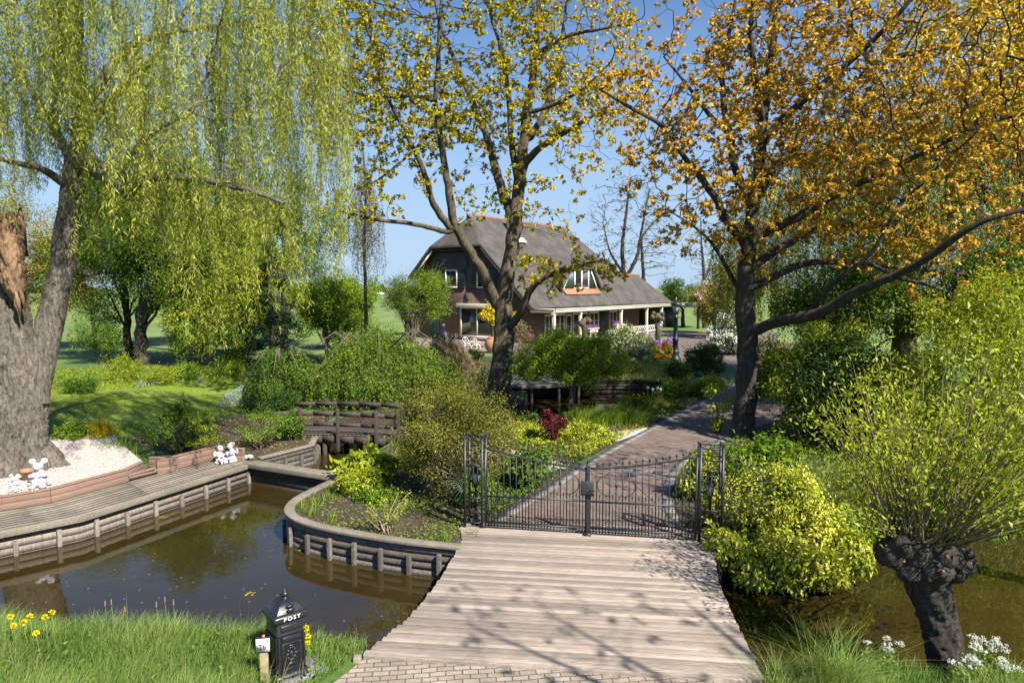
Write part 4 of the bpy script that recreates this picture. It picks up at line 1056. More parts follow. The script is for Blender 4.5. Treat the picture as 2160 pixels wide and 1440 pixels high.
cp_ = P(458, 981); statue('child_statue', 'white seated child statue turned right on the boardwalk end', (cp_[0], cp_[1] + .2, .013), math.radians(50), child(1), 'pair of child statues', .72)
cp_ = P(483, 978); statue('child_statue', 'white seated child statue nearest the dam, taller of the pair', (cp_[0], cp_[1] + .2, .013), math.radians(-35), child(-1), 'pair of child statues', .80)
cp_ = P(520, 972); m = MB(); [m.ball((R.uniform(-.1, .1), R.uniform(-.08, .08), .05 + R.uniform(0, .04)), R.uniform(.04, .07), 8, 6) for _ in range(7)]
o = m.build('white_ornament', WHITESTONE, smooth=True); o.location = (cp_[0], cp_[1] + .15, .02); tag(o, 'low white stone ornament beside the end of the board wall', 'ornament')
cp_ = P(36, 1018, .3); tp = local('terracotta_pot', (cp_[0], cp_[1] + .35, .28), 'small terracotta pot behind the small mouse statue', 'pot')
m = MB(); m.lathe((0, 0, 0), [(.09, 0), (.14, .2), (.155, .2), (.155, .25), (.135, .25), (.12, .2)], 14); m.build('pot_body', TERRA, tp)
# ------------------------------------------------------------------ the thatched house (own coordinates: x = right along the gable, y = back, z = up)
HO = PD(1139, 720, 60.0); HROT = math.radians(-35.6)
hs = local('thatched_house', (HO[0], HO[1], 0), 'large brown brick house with grey thatched roof and a cream porch', 'house', rz=HROT)
def hx(px, y=60.0):                                   # photo column -> x on the gable plane
    u = (px - 1080) / F; return -(HO[0] - u * HO[1]) / (math.cos(HROT) * 1.0 - u * math.sin(HROT)) if False else -((HO[0] - u * HO[1]) / (0.8131 + u * 0.5821))
def hz(px, py):
    s = -hx(px); d = HO[1] + .5821 * s; return PD(px, py, d)[2]
m = MB()                                               # brick body
prof = [(-.6, 0), (-14.5, 0), (-14.5, 6.3), (-12.3, 8.55), (-6.2, 8.55), (-.6, 3.1)]
n = len(prof); v = [(x, 0, z) for x, z in prof] + [(x, 21.5, z) for x, z in prof]
m.add(v, [list(range(n)), [n + i for i in range(n)][::-1]] + [[i, n + i, n + (i + 1) % n, (i + 1) % n] for i in range(n)]); m.build('wall', HOUSEBRICK, hs)
def roofpart(name, polys, mat, parent, th=.36, sub=0, bev=.10):
    vs, fs = [], []
    for p in polys:
        ids = []
        for q in p:
            for i, w_ in enumerate(vs):
                if np.linalg.norm(np.array(w_) - np.array(q)) < 1e-4: ids.append(i); break
            else: vs.append(q); ids.append(len(vs) - 1)
        fs.append(ids)
    m = MB(); m.add(vs, fs); o = m.build(name, mat, parent)
    s = o.modifiers.new('thick', 'SOLIDIFY'); s.thickness = th; s.offset = -1
    if bev: b = o.modifiers.new('bevel', 'BEVEL'); b.width = bev; b.segments = 3; b.limit_method = 'ANGLE'; b.angle_limit = math.radians(25)
    return o
A, B, C, D = (-6.08, -.7, 8.95), (-12.4, -.7, 8.95), (-9.24, 1.8, 12.0), (-9.24, 19.4, 12.0)
E, Fp, Gp, H = (-.25, -.7, 3.22), (-.25, 25, 3.22), (-15.4, -.7, 6.0), (-15.4, 24, 6.0)
rf = roofpart('roof', [[E, Fp, D, C, A], [A, C, B], [B, C, D, H, Gp], [Fp, H, D]], THATCH, hs)
m = MB()
for k in range(44):                                   # ridge tiles
    y = 1.6 + 17.9 * k / 43; m.lathe((-9.24, y, 11.93), [(.17, -.25), (.185, .25)], 10, .5, rot('X', math.radians(90)))
m.build('ridge_tiles', RIDGE, rf)
m = MB()
for t_, s in ((0, 1), (1, -1)): m.beam((-9.24 + s * .12, 1.75, 11.9), (-9.24 + s * .2, 1.5, 11.7), .2, .2)
m.build('ridge_end', RIDGE, rf)
ch = MB(); ch.box((-7.6, 6.5, 11.2), (.9, .9, 2.2)); c_ = ch.build('chimney', brickmat('orange_chimney_brick', (.34, .17, .10), (.42, .23, .14), (.4, .36, .3), 1.0, vertical=True, bw=.22, rh=.075), rf, bevel=.02)
m = MB(); m.prism([(-7.0, 5.7), (-6.3, 5.7), (-6.3, 7.3), (-7.0, 7.3)], 0, .05); o = m.build('lead_flashing', WHITE, c_); o.rotation_euler = (0, math.radians(44.5), 0); o.location = (-6.62 - (-6.65 * math.cos(math.radians(44.5))), 0, 9.72 + (-6.65) * math.sin(math.radians(44.5)))
# barge boards along the gable verges
m = MB(); m.beam((-.55, -.45, 3.15), (-6.15, -.45, 8.68), .12, .38); m.build('barge_board', CREAM, hs); m = MB(); m.beam((-15.2, -.45, 5.75), (-12.35, -.45, 8.62), .12, .38); m.build('barge_board', CREAM, hs)
m = MB(); m.beam((-6.1, -.35, 8.55), (-12.4, -.35, 8.55), .1, .16); m.build('eave_board', DARKWOOD, hs)
def window(x0, x1, z0, z1, y, mat=CREAM, fw=.12, bars=0, parent=hs, cross=0, name='window'):
    m = MB()
    m.box(((x0 + x1) / 2, y, z0 + fw / 2), (x1 - x0, .14, fw)); m.box(((x0 + x1) / 2, y, z1 - fw / 2), (x1 - x0, .14, fw))
    m.box((x0 + fw / 2, y, (z0 + z1) / 2), (fw, .14, z1 - z0 - 2 * fw)); m.box((x1 - fw / 2, y, (z0 + z1) / 2), (fw, .14, z1 - z0 - 2 * fw))
    for k in range(bars): xx = x0 + (x1 - x0) * (k + 1) / (bars + 1); m.box((xx, y - .003, (z0 + z1) / 2), (fw * .7, .12, z1 - z0 - 2 * fw))
    for k in range(cross): zz = z0 + (z1 - z0) * (k + 1) / (cross + 1); m.box(((x0 + x1) / 2, y - .003, zz), (x1 - x0 - 2 * fw, .1, fw * .5))
    f = m.build(name, mat, parent)
    m = MB(); m.box(((x0 + x1) / 2, y + .03, (z0 + z1) / 2), (x1 - x0 - .02, .04, z1 - z0 - .02)); m.build('pane', GLASS, f)
    return f
# upper gable windows and dark shutters
zs0, zs1 = hz(985, 607), hz(985, 568)
window(hx(941), hx(966), zs0, zs1, -.06); window(hx(1007), hx(1032), zs0, zs1, -.06)
for a, b in ((966.5, 982), (989, 1006.5), (1032.5, 1048), (926, 940.5)):
    m = MB(); xa, xb = hx(a), hx(b); m.box(((xa + xb) / 2, -.06, (zs0 + zs1) / 2), (xb - xa, .07, zs1 - zs0)); 
    for z in (zs0 + .08, (zs0 + zs1) / 2, zs1 - .08): m.box(((xa + xb) / 2, -.10, z), (xb - xa - .1, .03, .12))
    m.build('shutter', GREENPAINT, hs, bevel=.01)
# wall anchors
for z0, z1 in ((hz(985, 566), hz(985, 541)), (hz(985, 640), hz(985, 617))):
    m = MB(); x = hx(985); m.beam((x, -.05, z0), (x, -.05, z1), .10, .06); m.ball((x, -.05, z0 + (z1 - z0) * .35), (.3, .05, .2), 10, 6); m.ball((x, -.05, z1), (.1, .05, .1), 8, 6); m.ball((x, -.05, z0 + (z1 - z0) * .75), (.18, .05, .1), 8, 6); m.build('wall_anchor', IRON, hs)
# large ground-floor window bay
wb = window(hx(972), hx(1045), hz(1000, 712), hz(1000, 646), -.10, fw=.2, bars=1, name='window')
m = MB(); m.box(((hx(968) + hx(1048)) / 2, -.2, hz(1000, 644)), (hx(1048) - hx(968), .5, .34)); m.build('canopy_board', CREAM, wb, bevel=.02)
m = MB(); m.box(((hx(905) + hx(926)) / 2, -.04, 1.25), (hx(926) - hx(905), .08, 2.4)); m.build('door', GREENPAINT, hs, bevel=.02)
# dormer on the right slope
def slope(x): return 3.22 + (-.25 - x) * (12.0 - 3.22) / 8.99
xd = -1.75; zb, zt = slope(xd) + .02, 6.95; t0, t1 = 6.6, 13.6; q0, q1 = 8.3, 11.9
dmr = MB(); v = [(xd, t0, zb), (xd, t1, zb), (xd, q1, zt), (xd, q0, zt)]; v2 = [(-6.0, t0 + 1.5, zb + 1), (-6.0, t1 - 1.5, zb + 1), (-6.0, q1, zt), (-6.0, q0, zt)]
dmr.add(v + v2, [[0, 1, 2, 3], [0, 4, 5, 1], [1, 5, 6, 2], [2, 6, 7, 3], [3, 7, 4, 0]]); dm_ = dmr.build('dormer', DARKGREEN, hs)
def swindow(y0, y1, z0, z1, x, parent, bars=1, fw=.13, mat=WHITE, cross=0, name='window'):
    m = MB(); yc, zc = (y0 + y1) / 2, (z0 + z1) / 2
    for z in (z0 + fw / 2, z1 - fw / 2): m.box((x, yc, z), (.14, y1 - y0, fw))
    for y in (y0 + fw / 2, y1 - fw / 2): m.box((x, y, zc), (.14, fw, z1 - z0 - 2 * fw))
    for k in range(bars): m.box((x + .003, y0 + (y1 - y0) * (k + 1) / (bars + 1), zc), (.12, fw * 1.1, z1 - z0 - 2 * fw))
    for k in range(cross): m.box((x + .002, yc, z0 + (z1 - z0) * (k + 1) / (cross + 1)), (.08, y1 - y0 - 2 * fw, fw * .35))
    f = m.build(name, mat, parent); m = MB(); m.box((x - .03, yc, zc), (.04, y1 - y0 - .02, z1 - z0 - .02)); m.build('pane', GLASS, f); return f
swindow(8.7, 11.6, zb + .15, zt - .15, xd + .09, dm_, 1)
m = MB(); m.beam((xd + .06, q1 + .05, zt), (xd + .06, t1, zb), .1, .14); m.build('trim', WHITE, dm_); m = MB(); m.beam((xd + .06, q0 - .05, zt), (xd + .06, t0, zb), .1, .14); m.build('trim', WHITE, dm_)
m = MB(); m.beam((xd + .30, t0 - .1, zb - .12), (xd + .30, t1 + .1, zb - .12), .75, .08, up=(.74, 0, .7)); m.build('apron_tiles', TERRA, dm_)
tb = -5.6; zq = slope(tb) + .06
roofpart('roof', [[(xd + .45, q0 - .4, zt + .12), (xd + .45, q1 + .4, zt + .12), (tb, q1 - .4, zq), (tb, q0 + .4, zq)],
    [(xd + .45, q1 + .4, zt + .12), (xd + .4, t1 + .7, zb + .1), (-3.2, t1 + 1.2, slope(-3.2) + .05), (tb, q1 - .4, zq)],
    [(xd + .45, q0 - .4, zt + .12), (tb, q0 + .4, zq), (-3.2, t0 - 1.2, slope(-3.2) + .05), (xd + .4, t0 - .7, zb + .1)]], THATCH, dm_, th=.3, bev=.08)
# porch: flat eaves board, posts, recessed wall with windows
m = MB(); m.box((.55, 14.3, 2.98), (2.4, 29.2, .12)); m.build('porch_roof', CREAM, hs)
m = MB(); m.box((1.80, 14.3, 2.97), (.12, 29.3, .36)); m.box((1.86, 14.3, 3.12), (.12, 29.4, .08)); m.box((.5, -.36, 2.97), (2.5, .12, .36)); m.box((.5, -.42, 3.12), (2.6, .12, .08)); m.build('fascia', CREAM, hs)
def tcol(px, x=1.6):                                  # photo column -> distance back along the porch line
    u = (px - 1080) / F; a = HO[0] + .8131 * x; b = HO[1] - .5821 * x; return (u * b - a) / (.5821 - u * .8131)
for px in (1168, 1224, 1310, 1364, 1395):
    t_ = tcol(px); m = MB(); m.box((1.6, t_, 1.4), (.24, .24, 2.8)); m.box((1.6, t_, .2), (.32, .32, .4)); m.box((1.6, t_, 2.68), (.32, .32, .2)); m.build('porch_post', CREAM, hs, bevel=.01)
for (a, b, z0, z1) in ((1148, 1166, .1, 2.6), (1170, 1190, .6, 2.6), (1192, 1205, .1, 2.5), (1207, 1238, .1, 2.6), (1242, 1262, .7, 2.6), (1284, 1300, .2, 2.6)):
    y0, y1 = tcol(a, -.55), tcol(b, -.55); swindow(y0, y1, z0, z1, -.52, hs, 1 if b - a > 14 else 0, fw=.2, mat=CREAM, cross=1)
m = MB(); y0, y1 = tcol(1263, -.55), tcol(1283, -.55); m.box((-.54, (y0 + y1) / 2, 1.3), (.1, y1 - y0, 2.6)); m.build('open_door', FLINT, hs)
# white trellis balustrade at the far end
m = MB(); y0, y1 = tcol(1312), tcol(1396)
for z in (.25, .85): m.box((1.7, (y0 + y1) / 2, z), (.07, y1 - y0, .08))
k = 0
yy = y0
while yy < y1 - .5: m.beam((1.7, yy, .3), (1.7, yy + .5, .8), .03, .04); m.beam((1.7, yy + .5, .3), (1.7, yy, .8), .03, .04); yy += .5
m.build('balustrade', WHITE, hs)
# lower annex roof
roofpart('annex_roof', [[(-.2, 19.0, 3.2), (-.2, 30.2, 3.2), (-3.6, 27.4, 6.5), (-3.6, 22.6, 6.5)], [(-.2, 30.2, 3.2), (-7.2, 30.2, 3.2), (-3.6, 27.4, 6.5)], [(-7.2, 30.2, 3.2), (-7.2, 19.0, 3.2), (-3.6, 22.6, 6.5), (-3.6, 27.4, 6.5)], [(-.2, 19, 3.2), (-3.6, 22.6, 6.5), (-7.2, 19, 3.2)]], THATCH, hs, th=.34)
m = MB()
for k in range(13): m.lathe((-3.6, 22.5 + 4.9 * k / 12, 6.47), [(.17, -.21), (.185, .21)], 10, .5, rot('X', math.radians(90)))
m.build('ridge_tiles', RIDGE, hs)
m = MB(); m.box((-3.6, 28.4, 1.5), (5.6, .2, 3.0)); m.build('annex_wall', HOUSEBRICK, hs)
# carport beyond
def hw(x, y, z=0.0): return (HO[0] + .8131 * x + .5821 * y, HO[1] - .5821 * x + .8131 * y, z)
cpt = local('carport', hw(1.0, 32), 'dark open carport with black posts at the far end of the house', 'carport', rz=HROT)
m = MB(); m.box((0, 0, 2.75), (5.0, 4.6, .3)); m.build('roof', FLINT, cpt)
for x, y in ((2.2, -2), (2.2, 2), (-2.2, 2)): m = MB(); m.box((x, y, 1.3), (.28, .28, 2.6)); m.build('post', FLINT, cpt, bevel=.01)
m = MB(); m.box((-2.2, 0, 1.3), (.1, 4.4, 2.6)); m.build('rear_panel', FLINT, cpt)

# ------------------------------------------------------------------ things around the house
for k, (px, d, lab) in enumerate(((1249, 64, 'cream trough of purple flowers nearer the front of the porch'), (1304, 71, 'cream trough of purple flowers nearer the lamp post'))):
    c = PD(px, 720, d); t = local('flower_trough', (c[0], c[1], 0), lab, 'planter', 'flower troughs along the porch', rz=HROT + math.radians(90))
    m = MB(); m.prism([(-.9, -.3), (.9, -.3), (.9, .3), (-.9, .3)], 1.12, 1.2); m.prism([(-.75, -.22), (.75, -.22), (.75, .22), (-.75, .22)], .75, 1.11); m.build('trough', CREAM, t, bevel=.02)
    for x in (-.5, .5): m = MB(); m.box((x, 0, .38), (.12, .3, .74)); m.build('leg', CREAM, t)
    m = MB(); blob_leaves(m, [(x, 0, 1.32, .22) for x in np.linspace(-.75, .75, 7)], 700, .07, .05, shell=.2); m.build('foliage', LF['purple'], t)
def iron_chair(px, py, d, rz, lab):
    c = PD(px, py, d); t = local('iron_chair', (c[0], c[1], 0), lab, 'chair', 'white iron chairs on the terrace', rz=rz)
    m = MB(); m.lathe((0, 0, .44), [(.26, 0), (.27, .02), (.26, .04)], 14); m.build('seat', WHITE, t)
    for sx in (-1, 1):
        for sy in (-1, 1): m = MB(); m.tube([(sx * .2, sy * .2, .44), (sx * .27, sy * .26, .2), (sx * .24, sy * .24, 0)], .022, 5); m.build('leg', WHITE, t)
    m = MB(); a = np.linspace(-.3, 3.44, 14); m.tube([(.27 * math.cos(k), .24, .62 + .34 * math.sin(k)) for k in a], .022, 5); m.tube([(-.12, .24, .5), (.1, .25, .75), (0, .25, .92)], .016, 4); m.tube([(.12, .24, .5), (-.1, .25, .75), (0, .25, .92)], .016, 4); m.build('backrest', WHITE, t)
    for sx in (-1, 1): m = MB(); a = np.linspace(0, 5, 10); m.tube([(sx * .28, .2, .62), (sx * .3, 0, .68), (sx * .3, -.2, .62), (sx * .28, -.2, .46)], .02, 5); m.build('armrest', WHITE, t)
iron_chair(984, 735, 55.5, .5, 'white scrolled iron chair on the terrace, farther from the oak'); iron_chair(1004, 735, 54.5, 2.6, 'white scrolled iron chair on the terrace, nearer the oak trunk')
c = PD(1022, 735, 57); tt = local('terrace_table', (c[0], c[1], 0), 'dark low brick-coloured table behind the white iron chairs', 'table', rz=.2)
m = MB(); m.box((0, 0, .72), (2.6, .9, .08)); m.build('table_top', plain('red_brown_wood', (.16, .08, .055), .6), tt, bevel=.01)
for x in (-1.1, 1.1):
    for y in (-.35, .35): m = MB(); m.box((x, y, .34), (.09, .09, .68)); m.build('leg', plain('red_brown_wood', (.16, .08, .055), .6), tt)
c = PD(1050, 740, 52); po = local('clay_urn', (c[0], c[1], 0), 'round terracotta urn on the terrace just left of the oak trunk', 'urn')
m = MB(); m.lathe((-.4, 0, 0), [(.3, 0), (.55, .35), (.62, .7), (.5, 1.05), (.36, 1.15), (.42, 1.22), (.35, 1.2)], 16); m.build('urn_body', TERRA, po, smooth=True)
c = PD(936, 730, 40); ob = local('garden_finial', (c[0], c[1], 0), 'blue-grey cone garden ornament with a ball behind the brown mound', 'ornament')
m = MB(); m.lathe((0, 0, 0), [(.42, 0), (.42, 1.5), (.5, 1.55), (.06, 2.62), (.05, 2.66)], 12); m.build('cone', plain('blue_grey_zinc', (.14, .17, .24), .45), ob)
m = MB(); m.ball((0, 0, 2.76), .11); m.build('ball', plain('pale_zinc', (.45, .42, .45), .4), ob)
# two small pollarded trees by the porch
for px, pyb, d, top, lab in ((1231, 770, 60, 672, 'small knobbly pollarded tree by the porch, left of its twin'), (1386, 735, 62, 660, 'small knobbly pollarded tree by the lavender near the lamp post')):
    b0 = PD(px, 720, d); b0[2] = 0; zt = PD(px, top, d)[2]; t = thing('topiary_stump', b0, lab, 'pollard tree', 'small pollards by the porch')
    m = MB(); m.tube([b0, b0 + np.array([.08, 0, zt * .4]), b0 + np.array([-.03, 0, zt * .75]), b0 + np.array([.02, 0, zt])], [.26, .24, .22, .25], 9, wob=.12); m.build('trunk', BARK_OAK, t)
    m = MB()
    for k in range(9): a = R.uniform(0, 6.28); m.ball(b0 + np.array([.45 * math.cos(a), .3 * math.sin(a), zt - R.uniform(0, .55)]), R.uniform(.16, .28), 8, 6)
    m.build('knobs', BARK_OAK, t, smooth=True)
# ------------------------------------------------------------------ the three great trees
# --- centre oak: traced limbs, twigs grown by space colonization
ot = thing('oak_tree', P(1052, 852), 'tall forked oak with sparse yellow-green spring leaves before the house', 'tree')
limbs = [LB([(1050, 862, 30), (1056, 800, 30), (1064, 720, 30), (1062, 650, 30)], .58, .39),
    LB([(1062, 650, 30), (1068, 600, 30), (1078, 540, 30.1), (1085, 480, 30.2), (1092, 420, 30.3), (1100, 360, 30.4), (1105, 300, 30.5), (1110, 240, 30.6), (1124, 170, 30.6), (1131, 100, 30.6), (1135, 30, 30.6), (1142, -80, 30.6), (1150, -200, 30.6)], .38, .06),
    LB([(1052, 650, 30), (1020, 578, 29.6), (985, 522, 29.2), (957, 475, 28.9), (945, 400, 28.6), (935, 330, 28.3), (925, 270, 28.1), (918, 212, 28)], .25, .09),
    LB([(918, 212, 28), (925, 130, 27.8), (928, 40, 27.6), (935, -60, 27.5)], .11, .05),
    LB([(955, 490, 29), (912, 432, 28.2), (895, 360, 27.6), (866, 300, 27.2), (832, 235, 26.8), (800, 170, 26.5)], .15, .05),
    LB([(957, 492, 29), (905, 479, 28.4), (850, 468, 27.6), (800, 466, 27), (745, 452, 26.4)], .12, .05),
    LB([(918, 215, 28), (880, 200, 27.4), (820, 205, 26.6), (750, 200, 26), (700, 170, 25.4)], .09, .03),
    LB([(1080, 460, 30.2), (1055, 390, 30.8), (1040, 330, 31.4), (1020, 270, 32), (998, 215, 32.5), (975, 170, 33), (950, 105, 33.6), (925, 45, 34), (912, -40, 34)], .22, .05),
    LB([(1095, 400, 30.3), (1078, 300, 31), (1073, 200, 31.6), (1060, 110, 32.2), (1040, 50, 32.8), (1018, -30, 33)], .16, .05),
    LB([(1104, 345, 30.4), (1150, 302, 29.6), (1190, 280, 29), (1240, 252, 28.4), (1292, 215, 28)], .17, .04),
    LB([(1112, 300, 30.5), (1150, 240, 30.8), (1168, 160, 31.2), (1185, 90, 31.6), (1195, 0, 32)], .17, .05),
    LB([(1130, 115, 30.6), (1200, 72, 30), (1270, 62, 29.6), (1340, 45, 29.2)], .12, .03),
    LB([(1110, 240, 30.6), (1170, 222, 29.8), (1230, 190, 29.2), (1290, 130, 28.6)], .10, .03),
    LB([(1066, 700, 30), (1095, 668, 29.3), (1112, 620, 28.8), (1138, 588, 28.3), (1175, 572, 27.8), (1222, 560, 27.3), (1275, 548, 26.8)], .19, .05),
    LB([(920, 270, 28), (860, 330, 27), (800, 380, 26), (745, 400, 25.3)], .07, .02)]
att = np.concatenate([att_ell(930, 60, 290, 240, 30, 6.5, 1500), att_ell(820, 240, 190, 110, 27, 3.5, 480), att_ell(730, 100, 110, 190, 27, 4, 400), att_ell(1210, 90, 160, 200, 30, 5, 620), att_ell(1100, -120, 330, 160, 30.5, 7, 300), att_ell(1050, 210, 260, 90, 30, 4, 300),
    att_ell(1250, 270, 120, 120, 28.5, 3, 110), att_ell(1200, 575, 130, 55, 27.5, 2.2, 110), att_ell(760, 440, 90, 45, 26.5, 2, 60), att_ell(1030, 360, 90, 120, 30, 2.5, 70), att_ell(1150, 430, 90, 60, 29, 2, 45), att_ell(840, 370, 90, 50, 27, 2, 40)])
pos, par, rad, nch, N0 = colonize(limbs, att, step=.30, infl=3.0, kill=.38, tip=.0085, wig=.36)
m = MB(); branch_mesh(m, pos, par, rad, wob=.07); m.build('trunk', BARK_OAK, ot, smooth=True)
def pxof(p): return 1080 + p[:, 0] / p[:, 1] * F
def oakvar(p, cl): return np.clip((pxof(p) - 1000) / 380, 0, .8) * .75 + .45 * cl
mb = MB(); twig_leaves(mb, pos, par, rad, .016, 4, .12, .07, .13, oakvar, skip=.04, clus=12, tips=nch); mb.build('crown', LF['oakyellow'], ot)
print('oak nodes', len(pos), 'faces', mb.n // 4)

# --- right oak with orange spring leaves
ot2 = thing('oak_tree', P(1566, 932), 'oak with orange-brown spring leaves and long low limbs over the hedge', 'tree')
limbs = [LB([(1563, 940, 22.6), (1570, 870, 22.6), (1575, 800, 22.6), (1578, 720, 22.6), (1572, 640, 22.6)], .375, .31),
    LB([(1572, 640, 22.6), (1575, 560, 22.6), (1581, 500, 22.7), (1590, 430, 22.8), (1600, 360, 22.9), (1606, 290, 23), (1616, 200, 23.1), (1630, 100, 23.2), (1640, 0, 23.3), (1652, -120, 23.4)], .29, .06),
    LB([(1585, 700, 22.6), (1650, 672, 21.6), (1720, 668, 20.6), (1762, 645, 20), (1802, 615, 19.4), (1872, 588, 18.6), (1932, 560, 18), (1992, 520, 17.5), (2052, 470, 17), (2132, 448, 16.6), (2230, 425, 16.2)], .185, .05),
    LB([(1580, 610, 22.6), (1640, 577, 22.9), (1700, 552, 23.2), (1780, 552, 23.4), (1850, 560, 23.6), (1950, 570, 23.8), (2050, 580, 24), (2180, 580, 24.2)], .14, .035),
    LB([(1580, 510, 22.7), (1640, 480, 22.2), (1702, 448, 21.8), (1780, 400, 21.4), (1850, 370, 21), (1922, 335, 20.6), (1992, 300, 20.2), (2070, 262, 19.8), (2160, 240, 19.4)], .16, .035),
    LB([(1596, 405, 22.8), (1660, 330, 23.4), (1702, 270, 23.8), (1762, 208, 24.2), (1830, 150, 24.6), (1882, 120, 24.8), (1962, 108, 25), (2080, 88, 25.2), (2180, 40, 25.4)], .18, .04),
    LB([(1604, 305, 23), (1650, 250, 22.6), (1722, 190, 22.2), (1782, 140, 21.8), (1850, 80, 21.4), (1922, 0, 21), (1980, -80, 20.6)], .15, .04),
    LB([(1580, 525, 22.7), (1532, 470, 22), (1515, 420, 21.6), (1480, 380, 21.2), (1440, 330, 20.8), (1400, 262, 20.4), (1332, 230, 20), (1268, 190, 19.6)], .15, .03),
    LB([(1588, 430, 22.8), (1550, 360, 23.4), (1530, 250, 23.8), (1520, 150, 24.2), (1540, 60, 24.4), (1562, -50, 24.6)], .15, .05),
    LB([(1560, 300, 23.6), (1500, 250, 23.8), (1450, 180, 24), (1400, 120, 24.2)], .10, .03),
    LB([(1578, 570, 22.6), (1650, 520, 23.6), (1722, 482, 24.4), (1830, 470, 25.2), (1900, 500, 25.8), (2000, 490, 26.4), (2140, 470, 27)], .15, .04),
    LB([(1700, 668, 21.5), (1760, 590, 20.6), (1840, 540, 20), (1900, 420, 19.4), (1960, 380, 19)], .09, .03),
    LB([(1580, 640, 22.6), (1540, 580, 23), (1510, 520, 23.2), (1470, 480, 23.4), (1420, 450, 23.6)], .09, .025),
    LB([(1610, 260, 23), (1590, 150, 22.4), (1580, 50, 22), (1600, -60, 21.6)], .13, .04),
    LB([(1880, 585, 20), (1960, 600, 20), (2060, 640, 19.8), (2150, 680, 19.6)], .06, .02)]
att = np.concatenate([att_ell(1900, 130, 420, 250, 22, 6, 3000), att_ell(1960, 60, 300, 220, 22, 5, 900), att_ell(1560, 180, 230, 260, 22.5, 4, 420), att_ell(1450, 330, 150, 170, 21.5, 3, 230), att_ell(1950, 400, 330, 150, 21.5, 4.5, 1000), att_ell(1620, 420, 110, 150, 22, 3, 150),
    att_ell(1450, 470, 110, 70, 22.5, 2, 70), att_ell(2000, 590, 190, 70, 21, 3, 70), att_ell(1330, 200, 90, 70, 20, 1.6, 50)])
pos, par, rad, nch, N0 = colonize(limbs, att, step=.28, infl=2.6, kill=.36, tip=.009, wig=.38)
m = MB(); branch_mesh(m, pos, par, rad, wob=.07); m.build('trunk', BARK_DARK, ot2, smooth=True)
def oakvar2(p, cl):
    u = pxof(p); v = CAM_H + 0 * u; py = 606 - (p[:, 2] - CAM_H) / p[:, 1] * F
    return .12 + .55 * cl + .36 * np.clip((u - 1650) / 450, 0, 1) * np.clip((430 - py) / 300, 0, 1)
mb = MB(); idx_keep = None
twig_leaves(mb, pos, par, rad, .0157, 4, .115, .055, .12, oakvar2, skip=.02, clus=14, droop=.6, tips=nch); mb.build('crown', LF['oakorange'], ot2)
print('oak2 nodes', len(pos), 'faces', mb.n // 4)

# --- the old weeping willow
wt = thing('weeping_willow', P(45, 1005, .27), 'huge old weeping willow with torn trunk at the left canal bank', 'tree')
m = MB()
bs = [PD(34, 1040, 17.6), PD(36, 985, 17.7), PD(40, 920, 17.8), PD(46, 840, 17.9), PD(44, 770, 18), PD(16, 690, 18), PD(5, 610, 18), PD(-6, 540, 18), PD(-12, 470, 18)]
bp_, br_ = resample(bs, [.90, .72, .63, .62, .60, .54, .52, .49, .36], .05)
m.tube(bp_, br_, 120, wob=.045, seed=1.3, fis=.07)
for an, L in ((.15, 1.5), (-.5, 1.2), (-1.2, 1.1), (-2.2, 1.2), (.9, 1.1)):         # root flares
    b = bs[1]; m.tube([b + np.array([math.cos(an) * .55, math.sin(an) * .55, .30]), b + np.array([math.cos(an) * .9, math.sin(an) * .9, -.05]), b + np.array([math.cos(an) * L, math.sin(an) * L, -.28])], [.36, .28, .08], 12, wob=.12, seed=an)
limbs = [LB([(60, 850, 17.9), (88, 760, 18.1), (112, 660, 18.3), (130, 570, 18.5), (143, 500, 18.7), (150, 420, 18.8), (158, 335, 19)], [.44, .34, .30, .29, .30, .28, .24], 0),
    LB([(158, 335, 19), (170, 250, 19.2), (168, 160, 19.3), (152, 90, 19.4), (130, 0, 19.5), (110, -100, 19.6)], .19, .07),
    LB([(158, 130, 19.3), (166, 60, 19), (168, -30, 18.6), (170, -140, 18.2)], .15, .06),
    LB([(168, 345, 19), (200, 350, 18.4), (235, 372, 17.9), (268, 405, 17.5)], .24, .22),
    LB([(268, 405, 17.5), (290, 380, 17.2), (350, 366, 16.8), (440, 384, 16.2), (530, 398, 15.8), (600, 430, 15.4)], .12, .04),
    LB([(258, 395, 17.6), (262, 340, 17.4), (290, 305, 17.2), (320, 275, 17), (400, 240, 16.6)], .12, .04),
    LB([(172, 240, 19.2), (215, 170, 19.6), (260, 100, 20), (330, 72, 20.4), (420, 58, 20.8), (520, 48, 21.2), (640, 80, 21.6)], .15, .04),
    LB([(160, 330, 19), (200, 240, 19.8), (245, 200, 20.4), (320, 130, 21), (420, -20, 21.6)], .2, .05),
    LB([(150, 400, 18.8), (90, 345, 18), (20, 350, 17.2), (-80, 300, 16.4)], .12, .04),
    LB([(155, 345, 19), (110, 260, 20), (60, 180, 21), (0, 90, 22), (-80, 10, 22)], .14, .04),
    LB([(300, 380, 17.2), (330, 480, 16.8), (380, 560, 16.5)], .04, .015)]
att = np.concatenate([att_ell(330, -40, 400, 250, 18.5, 5, 800), att_ell(560, 60, 190, 190, 18, 4, 260), att_ell(60, 80, 260, 220, 18.5, 4.5, 420), att_ell(420, 300, 190, 110, 17, 3, 120), att_ell(690, 120, 90, 200, 20, 2, 110)])
pos, par, rad, nch, N0 = colonize(limbs, att, step=.38, infl=3.2, kill=.62, tip=.008, wig=.3, grav=.03)
sb_, sr_ = resample(limbs[0][0], limbs[0][1] * 1.0, .06); m.tube(sb_, sr_, 64, wob=.04, seed=3, fis=.06)
branch_mesh(m, pos, par, rad, wob=.07); m.build('trunk', BARK_WILLOW, wt, smooth=True)
tm = MB()                                            # torn top of the broken stem
